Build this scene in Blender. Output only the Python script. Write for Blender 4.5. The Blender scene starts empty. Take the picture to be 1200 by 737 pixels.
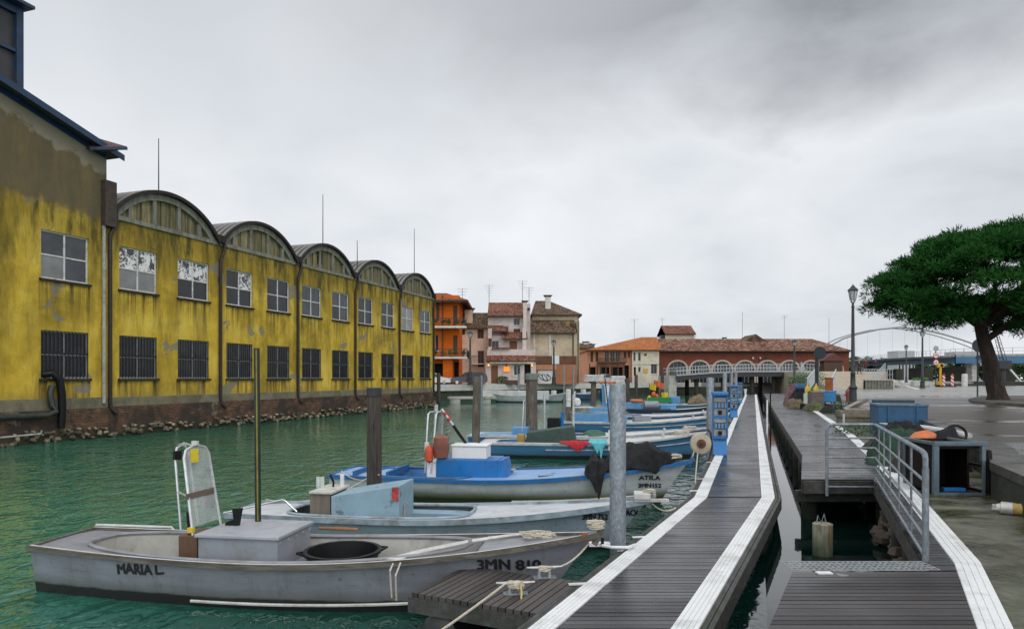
import bpy, bmesh, math, random
from mathutils import Vector, Matrix, Euler
R = math.radians; PI = math.pi
random.seed(7)
S = bpy.context.scene
COL = S.collection

# ------------------------------------------------------------------ camera (24 mm, level, rising front)
F, CX, HY, EYE = 800.0, 600.0, 443.0, 2.6
cam_d = bpy.data.cameras.new('camera'); cam = bpy.data.objects.new('camera', cam_d); COL.objects.link(cam)
cam_d.lens = 24; cam_d.sensor_width = 36; cam_d.sensor_fit = 'HORIZONTAL'
cam_d.shift_y = (HY - 368.5) / 1200.0
cam_d.clip_start = 0.1; cam_d.clip_end = 6000
cam.location = (0, 0, EYE); cam.rotation_euler = (R(90), 0, 0)
S.camera = cam

def G(px, py, z=0.0):
    "where the sight line through a photo point meets the level z"
    Y = F * (EYE - z) / (py - HY)
    return Vector(((px - CX) * Y / F, Y, z))
def A(px, py, Y):
    "the photo point at distance Y"
    return Vector(((px - CX) * Y / F, Y, EYE - (py - HY) * Y / F))

# ------------------------------------------------------------------ materials
def new_mat(name):
    m = bpy.data.materials.new(name); m.use_nodes = True
    nt = m.node_tree; b = nt.nodes['Principled BSDF']
    return m, nt, b
class N:
    "tiny node builder"
    def __init__(s, nt): s.nt = nt; s.tc = None
    def n(s, typ, **kw):
        x = s.nt.nodes.new(typ)
        for k, v in kw.items(): setattr(x, k, v)
        return x
    def link(s, a, b): s.nt.links.new(a, b)
    def obj(s):
        if not s.tc: s.tc = s.n('ShaderNodeTexCoord')
        return s.tc.outputs['Object']
    def mapped(s, scale=(1, 1, 1), rot=(0, 0, 0), src=None):
        m = s.n('ShaderNodeMapping'); m.inputs['Scale'].default_value = scale; m.inputs['Rotation'].default_value = rot
        s.link(src or s.obj(), m.inputs['Vector']); return m.outputs[0]
    def noise(s, scale, detail=4, rough=.6, vec=None, dist=0):
        t = s.n('ShaderNodeTexNoise'); t.inputs['Scale'].default_value = scale; t.inputs['Detail'].default_value = detail
        t.inputs['Roughness'].default_value = rough; t.inputs['Distortion'].default_value = dist
        s.link(vec or s.obj(), t.inputs['Vector']); return t.outputs['Fac']
    def ramp(s, fac, stops, interp='LINEAR'):
        r = s.n('ShaderNodeValToRGB'); r.color_ramp.interpolation = interp
        e = r.color_ramp.elements
        while len(e) < len(stops): e.new(.5)
        for el, (p, c) in zip(e, stops):
            el.position = p; el.color = (c, c, c, 1) if isinstance(c, (int, float)) else (c[0], c[1], c[2], 1)
        s.link(fac, r.inputs[0]); return r.outputs[0]
    def mix(s, fac, a, b, mode='MIX'):
        m = s.n('ShaderNodeMix', data_type='RGBA', blend_type=mode)
        for v, i in ((fac, 0), (a, 6), (b, 7)):
            if isinstance(v, (int, float)): m.inputs[i].default_value = v if i == 0 else (v, v, v, 1)
            elif isinstance(v, (tuple, list)): m.inputs[i].default_value = (v[0], v[1], v[2], 1)
            else: s.link(v, m.inputs[i])
        return m.outputs[2]
    def math(s, op, a, b=0.0, clamp=False):
        m = s.n('ShaderNodeMath', operation=op); m.use_clamp = clamp
        for i, v in enumerate((a, b)):
            if isinstance(v, (int, float)): m.inputs[i].default_value = v
            else: s.link(v, m.inputs[i])
        return m.outputs[0]
    def sep(s, vec=None):
        x = s.n('ShaderNodeSeparateXYZ'); s.link(vec or s.obj(), x.inputs[0]); return x.outputs
    def bump(s, h, strength, dist, b):
        x = s.n('ShaderNodeBump'); x.inputs['Strength'].default_value = strength; x.inputs['Distance'].default_value = dist
        s.link(h, x.inputs['Height']); s.link(x.outputs[0], b.inputs['Normal']); return x
    def island(s):
        return s.n('ShaderNodeNewGeometry').outputs['Random Per Island']

MATS = {}
def mat(name, col, rough=.6, var=.25, scale=6, metal=0.0, dirt=None, dirt_amt=.5, dscale=2.5, bump=0.15, bdist=.01, stretch=(1, 1, 1), island=0.0, spec=.5, edge=(.48, .62)):
    "painted / plain surface with tonal variation, patches of dirt and a fine bump"
    if name in MATS: return MATS[name]
    m, nt, b = new_mat(name); q = N(nt)
    v = q.mapped(stretch)
    n1 = q.noise(scale, 5, .65, v)
    lo = tuple(c * (1 - var) for c in col); hi = tuple(min(1, c * (1 + var)) for c in col)
    c = q.ramp(n1, [(.3, lo), (.7, hi)])
    if island:
        k = q.math('ADD', q.math('MULTIPLY', q.island(), island * 2), 1 - island)
        kk = q.n('ShaderNodeCombineColor'); [q.link(k, kk.inputs[i]) for i in range(3)]
        c = q.mix(1.0, c, kk.outputs[0], 'MULTIPLY')
    r = q.ramp(q.noise(scale * 1.7, 3, .6, v), [(.3, max(0.02, rough - .12)), (.75, min(1, rough + .12))])
    if dirt:
        d = q.ramp(q.noise(dscale, 6, .7, v, .4), [(edge[0], 0.0), (edge[1], 1.0)])
        c = q.mix(q.math('MULTIPLY', d, dirt_amt), c, dirt)
        r = q.mix(q.math('MULTIPLY', d, .6), r, .8)
    q.link(c, b.inputs['Base Color']); q.link(r, b.inputs['Roughness'])
    b.inputs['Metallic'].default_value = metal
    b.inputs['Specular IOR Level'].default_value = spec
    if bump: q.bump(q.noise(scale * 4, 4, .7, v), bump, bdist, b)
    MATS[name] = m; return m

# ------------------------------------------------------------------ meshes
class MB:
    "collects shapes, builds ONE mesh object"
    def __init__(s): s.v = []; s.f = []; s.mi = []; s.cur = 0
    def add(s, vs, fs):
        o = len(s.v); s.v += [Vector(p) for p in vs]
        for f in fs: s.f.append([o + i for i in f]); s.mi.append(s.cur)
        return s
    def box(s, x0, x1, y0, y1, z0, z1):
        return s.add([(x0, y0, z0), (x1, y0, z0), (x1, y1, z0), (x0, y1, z0), (x0, y0, z1), (x1, y0, z1), (x1, y1, z1), (x0, y1, z1)],
                     [(3, 2, 1, 0), (4, 5, 6, 7), (0, 1, 5, 4), (1, 2, 6, 5), (2, 3, 7, 6), (3, 0, 4, 7)])
    def cbox(s, c, size, rz=0.0, ry=0.0, rx=0.0):
        M = Euler((rx, ry, rz)).to_matrix(); h = [k / 2 for k in size]
        vs = [Vector(c) + M @ Vector((sx * h[0], sy * h[1], sz * h[2])) for sx, sy, sz in
              ((-1, -1, -1), (1, -1, -1), (1, 1, -1), (-1, 1, -1), (-1, -1, 1), (1, -1, 1), (1, 1, 1), (-1, 1, 1))]
        return s.add(vs, [(3, 2, 1, 0), (4, 5, 6, 7), (0, 1, 5, 4), (1, 2, 6, 5), (2, 3, 7, 6), (3, 0, 4, 7)])
    def bar(s, a, b, w, h, up=(0, 0, 1)):
        "rectangular bar from a to b, w across, h along up"
        a = Vector(a); b = Vector(b); d = (b - a).normalized(); up = Vector(up)
        if abs(d.dot(up)) > .98: up = Vector((0, 1, 0))
        x = d.cross(up).normalized(); u = x.cross(d).normalized()
        vs = []
        for p in (a, b):
            for i, j in ((-1, -1), (1, -1), (1, 1), (-1, 1)): vs.append(p + x * (i * w / 2) + u * (j * h / 2))
        return s.add(vs, [(0, 1, 2, 3), (7, 6, 5, 4), (0, 4, 5, 1), (1, 5, 6, 2), (2, 6, 7, 3), (3, 7, 4, 0)])
    def tube(s, pts, r, seg=8, caps=True, closed=False):
        pts = [Vector(p) for p in pts]; n = len(pts)
        rs = r if isinstance(r, (list, tuple)) else [r] * n
        o = len(s.v); prev = None
        for i, p in enumerate(pts):
            if closed: d = pts[(i + 1) % n] - pts[i - 1]
            else: d = pts[min(i + 1, n - 1)] - pts[max(i - 1, 0)]
            d.normalize()
            if prev is None:
                x = d.orthogonal().normalized()
            else:
                x = (prev - d * prev.dot(d))
                x = x.normalized() if x.length > 1e-6 else d.orthogonal().normalized()
            prev = x; y = d.cross(x)
            for k in range(seg):
                a = 2 * PI * k / seg
                s.v.append(p + (x * math.cos(a) + y * math.sin(a)) * rs[i])
        m = n if closed else n - 1
        for i in range(m):
            for k in range(seg):
                a = o + i * seg; b = o + ((i + 1) % n) * seg; k2 = (k + 1) % seg
                s.f.append([a + k, a + k2, b + k2, b + k]); s.mi.append(s.cur)
        if caps and not closed:
            s.f.append([o + k for k in reversed(range(seg))]); s.mi.append(s.cur)
            s.f.append([o + (n - 1) * seg + k for k in range(seg)]); s.mi.append(s.cur)
        return s
    def lathe(s, prof, c=(0, 0, 0), seg=16):
        "profile of (r, z) around the vertical through c"
        o = len(s.v); c = Vector(c)
        for r, z in prof:
            for k in range(seg):
                a = 2 * PI * k / seg; s.v.append(c + Vector((r * math.cos(a), r * math.sin(a), z)))
        for i in range(len(prof) - 1):
            for k in range(seg):
                k2 = (k + 1) % seg
                s.f.append([o + i * seg + k, o + i * seg + k2, o + (i + 1) * seg + k2, o + (i + 1) * seg + k]); s.mi.append(s.cur)
        if prof[0][0] > 1e-4: s.f.append([o + k for k in reversed(range(seg))]); s.mi.append(s.cur)
        if prof[-1][0] > 1e-4: s.f.append([o + (len(prof) - 1) * seg + k for k in range(seg)]); s.mi.append(s.cur)
        return s
    def prism(s, poly, off):
        "polygon extruded along off"
        n = len(poly); off = Vector(off); poly = [Vector(p) for p in poly]
        return s.add(poly + [p + off for p in poly], [list(reversed(range(n))), list(range(n, 2 * n))] +
                     [[i, (i + 1) % n, n + (i + 1) % n, n + i] for i in range(n)])
    def grid(s, rows):
        o = len(s.v); m = len(rows[0])
        for r in rows: s.v += [Vector(p) for p in r]
        for i in range(len(rows) - 1):
            for j in range(m - 1):
                s.f.append([o + i * m + j, o + i * m + j + 1, o + (i + 1) * m + j + 1, o + (i + 1) * m + j]); s.mi.append(s.cur)
        return s
    def blob(s, c, r, seg=10, rings=6, jit=.15, rnd=random):
        "uneven lump"
        rows = []
        rr = (r, r, r) if isinstance(r, (int, float)) else r
        for i in range(rings + 1):
            th = PI * i / rings; row = []
            for k in range(seg):
                j = 1 + rnd.uniform(-jit, jit) if 0 < i < rings else 1
                a = 2 * PI * k / seg
                row.append(Vector(c) + Vector((rr[0] * j * math.sin(th) * math.cos(a), rr[1] * j * math.sin(th) * math.sin(a), rr[2] * j * math.cos(th))))
            rows.append(row + [row[0].copy()])
        return s.grid(rows)
    def build(s, name, mats, parent=None, smooth=False, bevel=0.0, world=False, loc=None, weld=False):
        if not isinstance(mats, (list, tuple)): mats = [mats]
        me = bpy.data.meshes.new(name)
        vs = s.v
        if world and parent is not None:
            M = wmat(parent).inverted(); vs = [M @ p for p in vs]
        if loc is not None: vs = [p - Vector(loc) for p in vs]
        me.from_pydata([tuple(p) for p in vs], [], s.f)
        for m in mats: me.materials.append(m)
        if len(mats) > 1: me.polygons.foreach_set('material_index', s.mi)
        if bevel or weld:
            bm = bmesh.new(); bm.from_mesh(me)
            bmesh.ops.remove_doubles(bm, verts=bm.verts, dist=1e-4)
            if bevel:
                es = [e for e in bm.edges if len(e.link_faces) == 2 and e.calc_face_angle(0) > .5]
                bmesh.ops.bevel(bm, geom=es, offset=bevel, segments=2, profile=.6, affect='EDGES', clamp_overlap=True)
            bm.to_mesh(me); bm.free()
        if smooth:
            me.polygons.foreach_set('use_smooth', [True] * len(me.polygons))
            try: me.set_sharp_from_angle(angle=R(38))
            except Exception: pass
        me.update()
        o = bpy.data.objects.new(name, me); COL.objects.link(o)
        if loc is not None: o.location = loc
        if parent is not None: o.parent = parent
        return o
def wmat(o):
    M = Matrix.Translation(o.location) @ o.rotation_euler.to_matrix().to_4x4() @ Matrix.Diagonal((*o.scale, 1))
    return wmat(o.parent) @ M if o.parent else M
def tag(o, label, cat, group=None, kind=None):
    if label: o['label'] = label
    if cat: o['category'] = cat
    if group: o['group'] = group
    if kind: o['kind'] = kind
    return o
def thing(name, label, cat, loc=(0, 0, 0), rz=0.0, group=None):
    o = bpy.data.objects.new(name, None); COL.objects.link(o); o.empty_display_size = .3
    o.location = loc; o.rotation_euler = (0, 0, rz)
    return tag(o, label, cat, group)
def structure(o): o['kind'] = 'structure'; return o
def kids(o): return [c for c in bpy.data.objects if c.parent == o]
def dup(root, loc, rz=0.0, label=None, scale=None):
    r = root.copy(); COL.objects.link(r); r.location = loc; r.rotation_euler = (0, 0, rz)
    if scale: r.scale = scale if isinstance(scale, tuple) else (scale,) * 3
    if label: r['label'] = label
    def rec(a, b):
        for ch in kids(a):
            if ch == b: continue
            c = ch.copy(); COL.objects.link(c); c.parent = b; rec(ch, c)
    rec(root, r); return r
def text_mesh(body, size=1.0, bold=0.0, shear=0.0):
    "letter outlines as flat triangles in x/y, origin at lower left"
    cu = bpy.data.curves.new('lettering', 'FONT'); cu.body = body; cu.size = size; cu.offset = bold; cu.shear = shear
    cu.resolution_u = 3
    o = bpy.data.objects.new('lettering', cu); COL.objects.link(o)
    dg = bpy.context.evaluated_depsgraph_get()
    me = bpy.data.meshes.new_from_object(o.evaluated_get(dg))
    bm = bmesh.new(); bm.from_mesh(me)
    bmesh.ops.triangulate(bm, faces=bm.faces)
    bmesh.ops.subdivide_edges(bm, edges=[e for e in bm.edges if e.calc_length() > size * .4], cuts=1)
    vs = [v.co.copy() for v in bm.verts]; bm.verts.index_update(); fs = [[v.index for v in f.verts] for f in bm.faces]
    bm.free(); bpy.data.meshes.remove(me); bpy.data.objects.remove(o); bpy.data.curves.remove(cu)
    return vs, fs
def wall(mb, P, ud, nd, u0, u1, z0, z1, holes, depth=.15):
    "wall skin in the plane through P along ud (outward normal nd) with holes (u0,u1,z0,z1) and their reveals"
    P = Vector(P); ud = Vector(ud); nd = Vector(nd)
    us = sorted({u0, u1, *[h[0] for h in holes], *[h[1] for h in holes]}); zs = sorted({z0, z1, *[h[2] for h in holes], *[h[3] for h in holes]})
    pt = lambda u, z, d=0: P + ud * u + nd * (-d) + Vector((0, 0, z))
    for a, b in zip(us, us[1:]):
        for c, d in zip(zs, zs[1:]):
            um, zm = (a + b) / 2, (c + d) / 2
            if any(h[0] < um < h[1] and h[2] < zm < h[3] for h in holes): continue
            mb.add([pt(a, c), pt(b, c), pt(b, d), pt(a, d)], [(0, 1, 2, 3)])
    for a, b, c, d in [h[:4] for h in holes]:
        q = [(a, c), (b, c), (b, d), (a, d)]
        for i in range(4):
            (ua, za), (ub, zb) = q[i], q[(i + 1) % 4]
            mb.add([pt(ua, za), pt(ub, zb), pt(ub, zb, depth), pt(ua, za, depth)], [(3, 2, 1, 0)])

# ------------------------------------------------------------------ light, sky
def make_world():
    w = bpy.data.worlds.new('World'); S.world = w; w.use_nodes = True
    nt = w.node_tree; q = N(nt); bg = nt.nodes['Background']
    sky = q.n('ShaderNodeTexSky', sky_type='NISHITA'); sky.sun_disc = False
    sky.sun_elevation = R(48); sky.sun_rotation = R(140); sky.dust_density = 4; sky.air_density = 1.0
    tc = q.n('ShaderNodeTexCoord'); d = tc.outputs['Generated']
    x, y, z = q.sep(d)
    zc = q.math('ADD', q.math('MAXIMUM', z, 0.0), .34)
    cb = q.n('ShaderNodeCombineXYZ')
    q.link(q.math('DIVIDE', x, zc), cb.inputs[0]); q.link(q.math('DIVIDE', y, zc), cb.inputs[1])
    v = cb.outputs[0]
    big = q.noise(.9, 5, .5, q.mapped((1, .8, 1), src=v), .5)
    fine = q.noise(2.6, 6, .55, v, .3)
    n = q.math('ADD', q.math('MULTIPLY', big, .7), q.math('MULTIPLY', fine, .3))
    cloud = q.ramp(n, [(.30, (.55, .58, .62)), (.45, (.74, .775, .82)), (.60, (.90, .925, .955))])
    # a darker bank overhead to the right, brighter overcast towards the zenith and behind
    dk = q.math('MULTIPLY', q.ramp(q.math('ADD', z, q.math('MULTIPLY', q.math('SUBTRACT', fine, .5), .35)), [(.30, 0.0), (.47, 1.0)]),
                q.ramp(q.math('ADD', q.math('MULTIPLY', x, .8), q.math('MULTIPLY', big, .5)), [(-.1, .25), (.55, 1.0)]))
    cloud = q.mix(q.math('MULTIPLY', dk, .78), cloud, (.16, .175, .205))
    # ramp colours clamp at 1 in places, so scale by a value instead
    zz = q.math('SUBTRACT', q.math('ADD', z, q.math('MULTIPLY', y, -.55)), .26)
    gain = q.math('ADD', 1.0, q.math('MULTIPLY', q.math('MAXIMUM', q.math('MINIMUM', q.math('DIVIDE', zz, .5), 1.0), 0.0), TOPGAIN))
    vm = q.n('ShaderNodeVectorMath', operation='SCALE'); q.link(cloud, vm.inputs[0]); q.link(gain, vm.inputs['Scale'])
    sk = q.n('ShaderNodeVectorMath', operation='SCALE'); q.link(sky.outputs[0], sk.inputs[0]); sk.inputs['Scale'].default_value = .02
    c10 = q.n('ShaderNodeVectorMath', operation='SCALE'); q.link(vm.outputs[0], c10.inputs[0]); c10.inputs['Scale'].default_value = 10.0
    ad = q.n('ShaderNodeVectorMath', operation='ADD'); q.link(c10.outputs[0], ad.inputs[0]); q.link(sk.outputs[0], ad.inputs[1])
    q.link(ad.outputs[0], bg.inputs['Color']); bg.inputs['Strength'].default_value = .1
TOPGAIN = 1.1
make_world()
sd = bpy.data.lights.new('sun', 'SUN'); sun = bpy.data.objects.new('sun', sd); COL.objects.link(sun)
sd.energy = 1.05; sd.angle = R(28); sd.color = (1, .96, .9)
sun.rotation_euler = (R(42), 0, R(40))      # high, from behind right of the camera
S.view_settings.view_transform = 'Standard'; S.view_settings.look = 'None'; S.view_settings.exposure = 0.0; S.view_settings.gamma = 1.0
S.cycles.max_bounces = 6; S.cycles.diffuse_bounces = 3; S.cycles.glossy_bounces = 4; S.cycles.transparent_max_bounces = 12
try:
    S.cycles.use_denoising = True
except Exception: pass

# ------------------------------------------------------------------ shared materials
def water_mat():
    m, nt, b = new_mat('canal_water'); q = N(nt)
    v = q.mapped((1, 1, 1), (0, 0, R(18)))
    c = q.ramp(q.noise(.09, 3, .5, v), [(.3, (.013, .110, .068)), (.7, (.024, .160, .105))])
    b.inputs['Roughness'].default_value = .035; b.inputs['IOR'].default_value = 1.62
    w1 = q.noise(1.25, 2, .5, q.mapped((1.5, .95, 1), (0, 0, R(10))), .7)
    w2 = q.noise(4.6, 2, .5, q.mapped((1.3, .9, 1), (0, 0, R(-12))), .5)
    # sheltered water beside the pontoons is calmer than the open canal
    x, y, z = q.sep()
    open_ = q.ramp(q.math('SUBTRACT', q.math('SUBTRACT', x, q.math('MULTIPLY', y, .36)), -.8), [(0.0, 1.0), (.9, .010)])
    shade_mask = q.ramp(q.math('DIVIDE', q.math('ADD', q.math('SUBTRACT', x, q.math('MULTIPLY', y, .36)), 14.0), 14.0), [(.30, 1.0), (.62, .40), (.92, .22)])
    c = q.mix(shade_mask, (.0015, .012, .011), c)  # painted shade: water colour darkens towards the moored boats and pontoons
    c = q.mix(open_, (.0015, .010, .008), c)      # shade between pontoon and quay, painted into the water colour
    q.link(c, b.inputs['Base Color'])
    calm = q.ramp(q.noise(.12, 2, .5), [(.36, .5), (.6, 1.0)])
    far = q.ramp(q.math('DIVIDE', y, 90), [(.38, 1.0), (.70, .10)])
    h = q.math('MULTIPLY', q.math('ADD', q.math('MULTIPLY', w1, .75), q.math('MULTIPLY', w2, .25)), q.math('MULTIPLY', q.math('MULTIPLY', open_, calm), far))
    q.bump(h, 1.0, .24, b)
    return m
def boards_mat(name, lo, hi, rough=.42, axis=(1, 14, 14)):
    m, nt, b = new_mat(name); q = N(nt)
    g = q.noise(5, 6, .7, q.mapped(axis), .2)
    t = q.math('ADD', q.math('MULTIPLY', q.island(), .62), q.math('MULTIPLY', g, .42))
    c = q.ramp(t, [(.15, tuple(k * .6 for k in lo)), (.5, tuple((a + b_) / 2 for a, b_ in zip(lo, hi))), (.9, hi)])
    wet = q.ramp(q.noise(.9, 4, .6), [(.4, 0.0), (.65, 1.0)])
    c = q.mix(q.math('MULTIPLY', wet, .45), c, tuple(k * .5 for k in lo))
    dr = q.ramp(q.noise(3.1, 2, .5), [(.755, 0.0), (.77, .55)]); c = q.mix(dr, c, (.30, .30, .28))
    q.link(c, b.inputs['Base Color']); q.link(q.ramp(wet, [(0, rough + .1), (1, rough - .16)]), b.inputs['Roughness'])
    q.bump(g, .35, .006, b); return m
def galv_mat():
    m, nt, b = new_mat('galvanised_steel'); q = N(nt)
    v = q.n('ShaderNodeTexVoronoi'); v.inputs['Scale'].default_value = 42; q.link(q.mapped((1, 1, .6)), v.inputs['Vector'])
    t = q.math('ADD', q.math('MULTIPLY', q.sep(v.outputs['Color'])[0], .28), q.math('MULTIPLY', q.noise(5, 6, .75, q.mapped((1, 1, .5))), .75))
    c = q.ramp(t, [(.25, (.14, .165, .185)), (.55, (.22, .25, .275)), (.85, (.38, .42, .45))])
    q.link(c, b.inputs['Base Color']); b.inputs['Metallic'].default_value = .35
    q.link(q.ramp(t, [(.2, .62), (.9, .38)]), b.inputs['Roughness']); q.bump(t, .1, .004, b); return m
def pile_mat(name, col, rust=(.060, .044, .032), low=.35):
    "weathered timber pile, wet and weedy below a tide line"
    m, nt, b = new_mat(name); q = N(nt)
    g = q.noise(3, 7, .75, q.mapped((14, 14, .7)), .3)
    c = q.ramp(g, [(.36, tuple(k * .25 for k in col)), (.5, col), (.64, tuple(min(1, k * 2.1) for k in col))])
    c = q.mix(q.math('MULTIPLY', q.ramp(q.noise(1.6, 4, .6), [(.45, 0.0), (.6, 1.0)]), .55), c, rust)
    z = q.math('ADD', q.sep()[2], q.math('MULTIPLY', q.noise(4, 3), .25))
    c = q.mix(q.ramp(z, [(low, 1.0), (low + .25, 0.0)]), c, (.012, .018, .010))
    q.link(c, b.inputs['Base Color']); b.inputs['Roughness'].default_value = .8
    q.bump(g, .8, .025, b); return m
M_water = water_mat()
M_deck = boards_mat('wet_grey_decking', (.016, .016, .0165), (.085, .084, .086), .27)
M_deck2 = boards_mat('brownish_decking', (.018, .0155, .015), (.070, .060, .058), .38)
M_fing = boards_mat('finger_slats', (.035, .030, .027), (.11, .095, .085), .55, (14, 1, 14))
M_beam = mat('edge_timber', (.055, .053, .050), .6, .5, 4, dirt=(.03, .04, .02), dirt_amt=.7, stretch=(3, .4, 3), bump=.4)
M_white = mat('white_ribbed_strip', (.74, .75, .74), .55, .06, 30, dirt=(.36, .35, .31), dirt_amt=.5, dscale=1.9, bump=.3, bdist=.006)
M_galv = galv_mat()
M_pile = pile_mat('timber_pile', (.115, .098, .078))
M_pile_d = pile_mat('dark_timber_pile', (.050, .043, .037))
M_black = mat('black_plastic', (.006, .006, .0065), .5, .3, 5, bump=.2, spec=.25)
M_float = mat('dark_float', (.025, .027, .028), .35, .3, 3, dirt=(.03, .05, .02), dirt_amt=.6)
M_conc = mat('pale_concrete', (.42, .41, .37), .8, .18, 2.2, dirt=(.12, .11, .08), dirt_amt=.6, dscale=1.1, bump=.5)
M_conc_d = mat('dark_weedy_concrete', (.035, .036, .024), .8, .4, 1.5, dirt=(.02, .03, .012), dirt_amt=.8, dscale=.8, bump=.8, bdist=.03)
M_rope = mat('rope_fibre', (.50, .45, .36), .9, .3, 60, bump=.5)
M_blue = mat('blue_enamel', (.022, .155, .40), .35, .12, 3, dirt=(.05, .10, .17), dirt_amt=.35)
M_alu = mat('bare_aluminium', (.62, .63, .64), .35, .12, 8, metal=.7)

def lerp(tab, y):
    if y <= tab[0][0]: a, b = tab[0], tab[1]
    elif y >= tab[-1][0]: a, b = tab[-2], tab[-1]
    else:
        for a, b in zip(tab, tab[1:]):
            if a[0] <= y <= b[0]: break
    return a[1] + (b[1] - a[1]) * (y - a[0]) / (b[0] - a[0])

# ------------------------------------------------------------------ water
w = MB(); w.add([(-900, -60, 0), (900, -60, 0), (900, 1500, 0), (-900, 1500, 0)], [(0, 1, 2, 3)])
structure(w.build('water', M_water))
bd = MB(); bd.add([(-2500, -400, -1.6), (2500, -400, -1.6), (2500, 3500, -1.6), (-2500, 3500, -1.6)], [(0, 1, 2, 3)])
structure(bd.build('ground', mat('canal_bed', (.03, .05, .035), .9)))

# ------------------------------------------------------------------ floating pontoon
PL = [(2.6, -1.50), (5.71, .02), (12.0, 3.09), (88.0, 29.99)]
PR = [(2.6, .16), (5.71, 1.68), (12.0, 4.74), (88.0, 31.64)]
ZD = .5
pont = thing('pontoon', 'long floating pontoon of grey decking with white ribbed edge strips', 'pontoon', (1.0, 6, 0))
def strips(mb, off0, off1, tab, ys, z0, z1):
    for a, b in zip(ys, ys[1:]):
        p = [(lerp(tab, a) + off0, a), (lerp(tab, a) + off1, a), (lerp(tab, b) + off1, b), (lerp(tab, b) + off0, b)]
        mb.prism([(x, y, z0) for x, y in p], (0, 0, z1 - z0))
dk = MB(); y = 2.6
while y < 88:
    pitch = .098 if y < 40 else .2
    gap = .013
    za = ZD + random.uniform(-.002, .002)
    a, b = y, y + pitch - gap
    if not (11.95 < y < 12.06):
        dk.add([(lerp(PL, a) + .34, a, za), (lerp(PR, a) - .36, a, za), (lerp(PR, b) - .36, b, za), (lerp(PL, b) + .34, b, za),
                (lerp(PL, a) + .34, a, za - .03), (lerp(PR, a) - .36, a, za - .03), (lerp(PR, b) - .36, b, za - .03), (lerp(PL, b) + .34, b, za - .03)],
               [(0, 1, 2, 3), (0, 4, 5, 1), (1, 5, 6, 2), (2, 6, 7, 3), (3, 7, 4, 0)])
    y += pitch
dk.build('deck', M_deck, pont, world=True)
ys_n = [2.6, 5.71, 11.99]; ys_f = [12.01, 30, 55, 88]
for tab, o0, o1 in ((PL, .11, .335), (PR, -.355, -.12)):
    st = MB()
    for ysx in (ys_n, ys_f):
        k = 5; wv = (o1 - o0) / k
        for i in range(k):      # ribbed: five long ribs with fine grooves
            strips(st, o0 + i * wv + .003, o0 + (i + 1) * wv - .003, tab, ysx, ZD - .02, ZD + .010)
        strips(st, o0, o1, tab, ysx, ZD - .03, ZD + .004)
    st.build('edge_strip', M_white, pont, world=True)
for tab, o0, o1 in ((PL, 0, .105), (PR, -.115, 0)):
    st = MB(); sg = -1 if o0 == 0 else 1
    for ysx in (ys_n, ys_f):
        strips(st, o0, o0 + (o1 - o0) * .45, tab, ysx, ZD - .26, ZD - .008)
        strips(st, o0 + (o1 - o0) * .55, o1, tab, ysx, ZD - .20, ZD - .004)
    st.build('side_beam', M_beam, pont, world=True)
yy = 2.6
while yy < 87:
    fl = MB(); strips(fl, .16, 1.5, PL, [yy, min(yy + 2.2, 11.9) if yy < 11.9 else yy + 2.2], -.25, .24)
    fl.build('float', M_float, pont, world=True); yy += 2.75
sup = MB(); strips(sup, .12, 1.54, PL, [2.6, 5.71, 12, 30, 55, 88], .30, .455); sup.build('frame', mat('dark_frame', (.02, .02, .02), .7), pont, world=True)
for py, wd in ((6.95, .2), (9.0, .18), (12.7, .17), (14.2, .17), (17.0, .15)):
    x = lerp(PL, py); m_ = MB(); m_.cbox((x + .05, py, ZD + .008), (wd, .05, .012), R(8)); m_.build('clip', M_white, pont, world=True)

# finger jetty with its float and two cleats
fing = thing('finger_jetty', 'short slatted timber finger jetty sticking out left of the pontoon under two mooring cleats', 'jetty', (-.1, 6.9, 0))
o_ = Vector((.22, 6.12, 0)); e_ = Vector((-1.22, .60, 0)); s_ = Vector((.49, .98, 0))
fm = MB(); nb = 17
for i in range(nb):
    f0, f1 = i / nb, (i + .82) / nb
    p = [o_ + e_ * f0, o_ + e_ * f1, o_ + e_ * f1 + s_ * .98, o_ + e_ * f0 + s_ * .98]
    fm.prism([(k.x, k.y, .452) for k in p], (0, 0, .042))
fm.build('slats', M_fing, fing, world=True)
fb = MB()
for t in (.02, .96): fb.bar(o_ + s_ * t + Vector((0, 0, .375)), o_ + s_ * t + e_ + Vector((0, 0, .375)), .06, .15)
fb.bar(o_ + e_ + Vector((0, 0, .37)), o_ + e_ + s_ + Vector((0, 0, .37)), .06, .15)
fb.build('frame_beam', M_beam, fing, world=True)
ff = MB(); c0 = o_ + e_ * .82 + s_ * .08; c1 = o_ + e_ * .82 + s_ * 1.0
ff.tube([c0 + Vector((0, 0, .08)), c0 * .95 + c1 * .05 + Vector((0, 0, .08)), c1 * .95 + c0 * .05 + Vector((0, 0, .08)), c1 + Vector((0, 0, .08))], [.12, .2, .2, .12], 18)
ff.build('float', M_float, fing, smooth=True, world=True)
def cleat(loc, rz, label):
    t = thing('mooring_cleat', label, 'cleat', loc, rz, 'mooring cleats')
    m_ = MB()
    m_.cbox((0, 0, .008), (.24, .09, .016)); m_.build('base_plate', M_galv, t, bevel=.003)
    m_ = MB()
    for x in (-.055, .055): m_.tube([(x, 0, .01), (x * .9, 0, .10)], [.022, .016], 10)
    m_.tube([(-.19, 0, .112), (-.1, 0, .108), (.1, 0, .108), (.19, 0, .112)], [.012, .018, .018, .012], 10)
    m_.build('horns', mat('cast_steel', (.42, .42, .40), .45, .3, 8, .6), t, smooth=True)
    return t
cA = G(638, 676, .5); cB = G(604, 695, .5)
cleat((cA.x, cA.y, .494), R(8), 'galvanised cleat at the back of the finger jetty, taking the white bow line')
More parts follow.
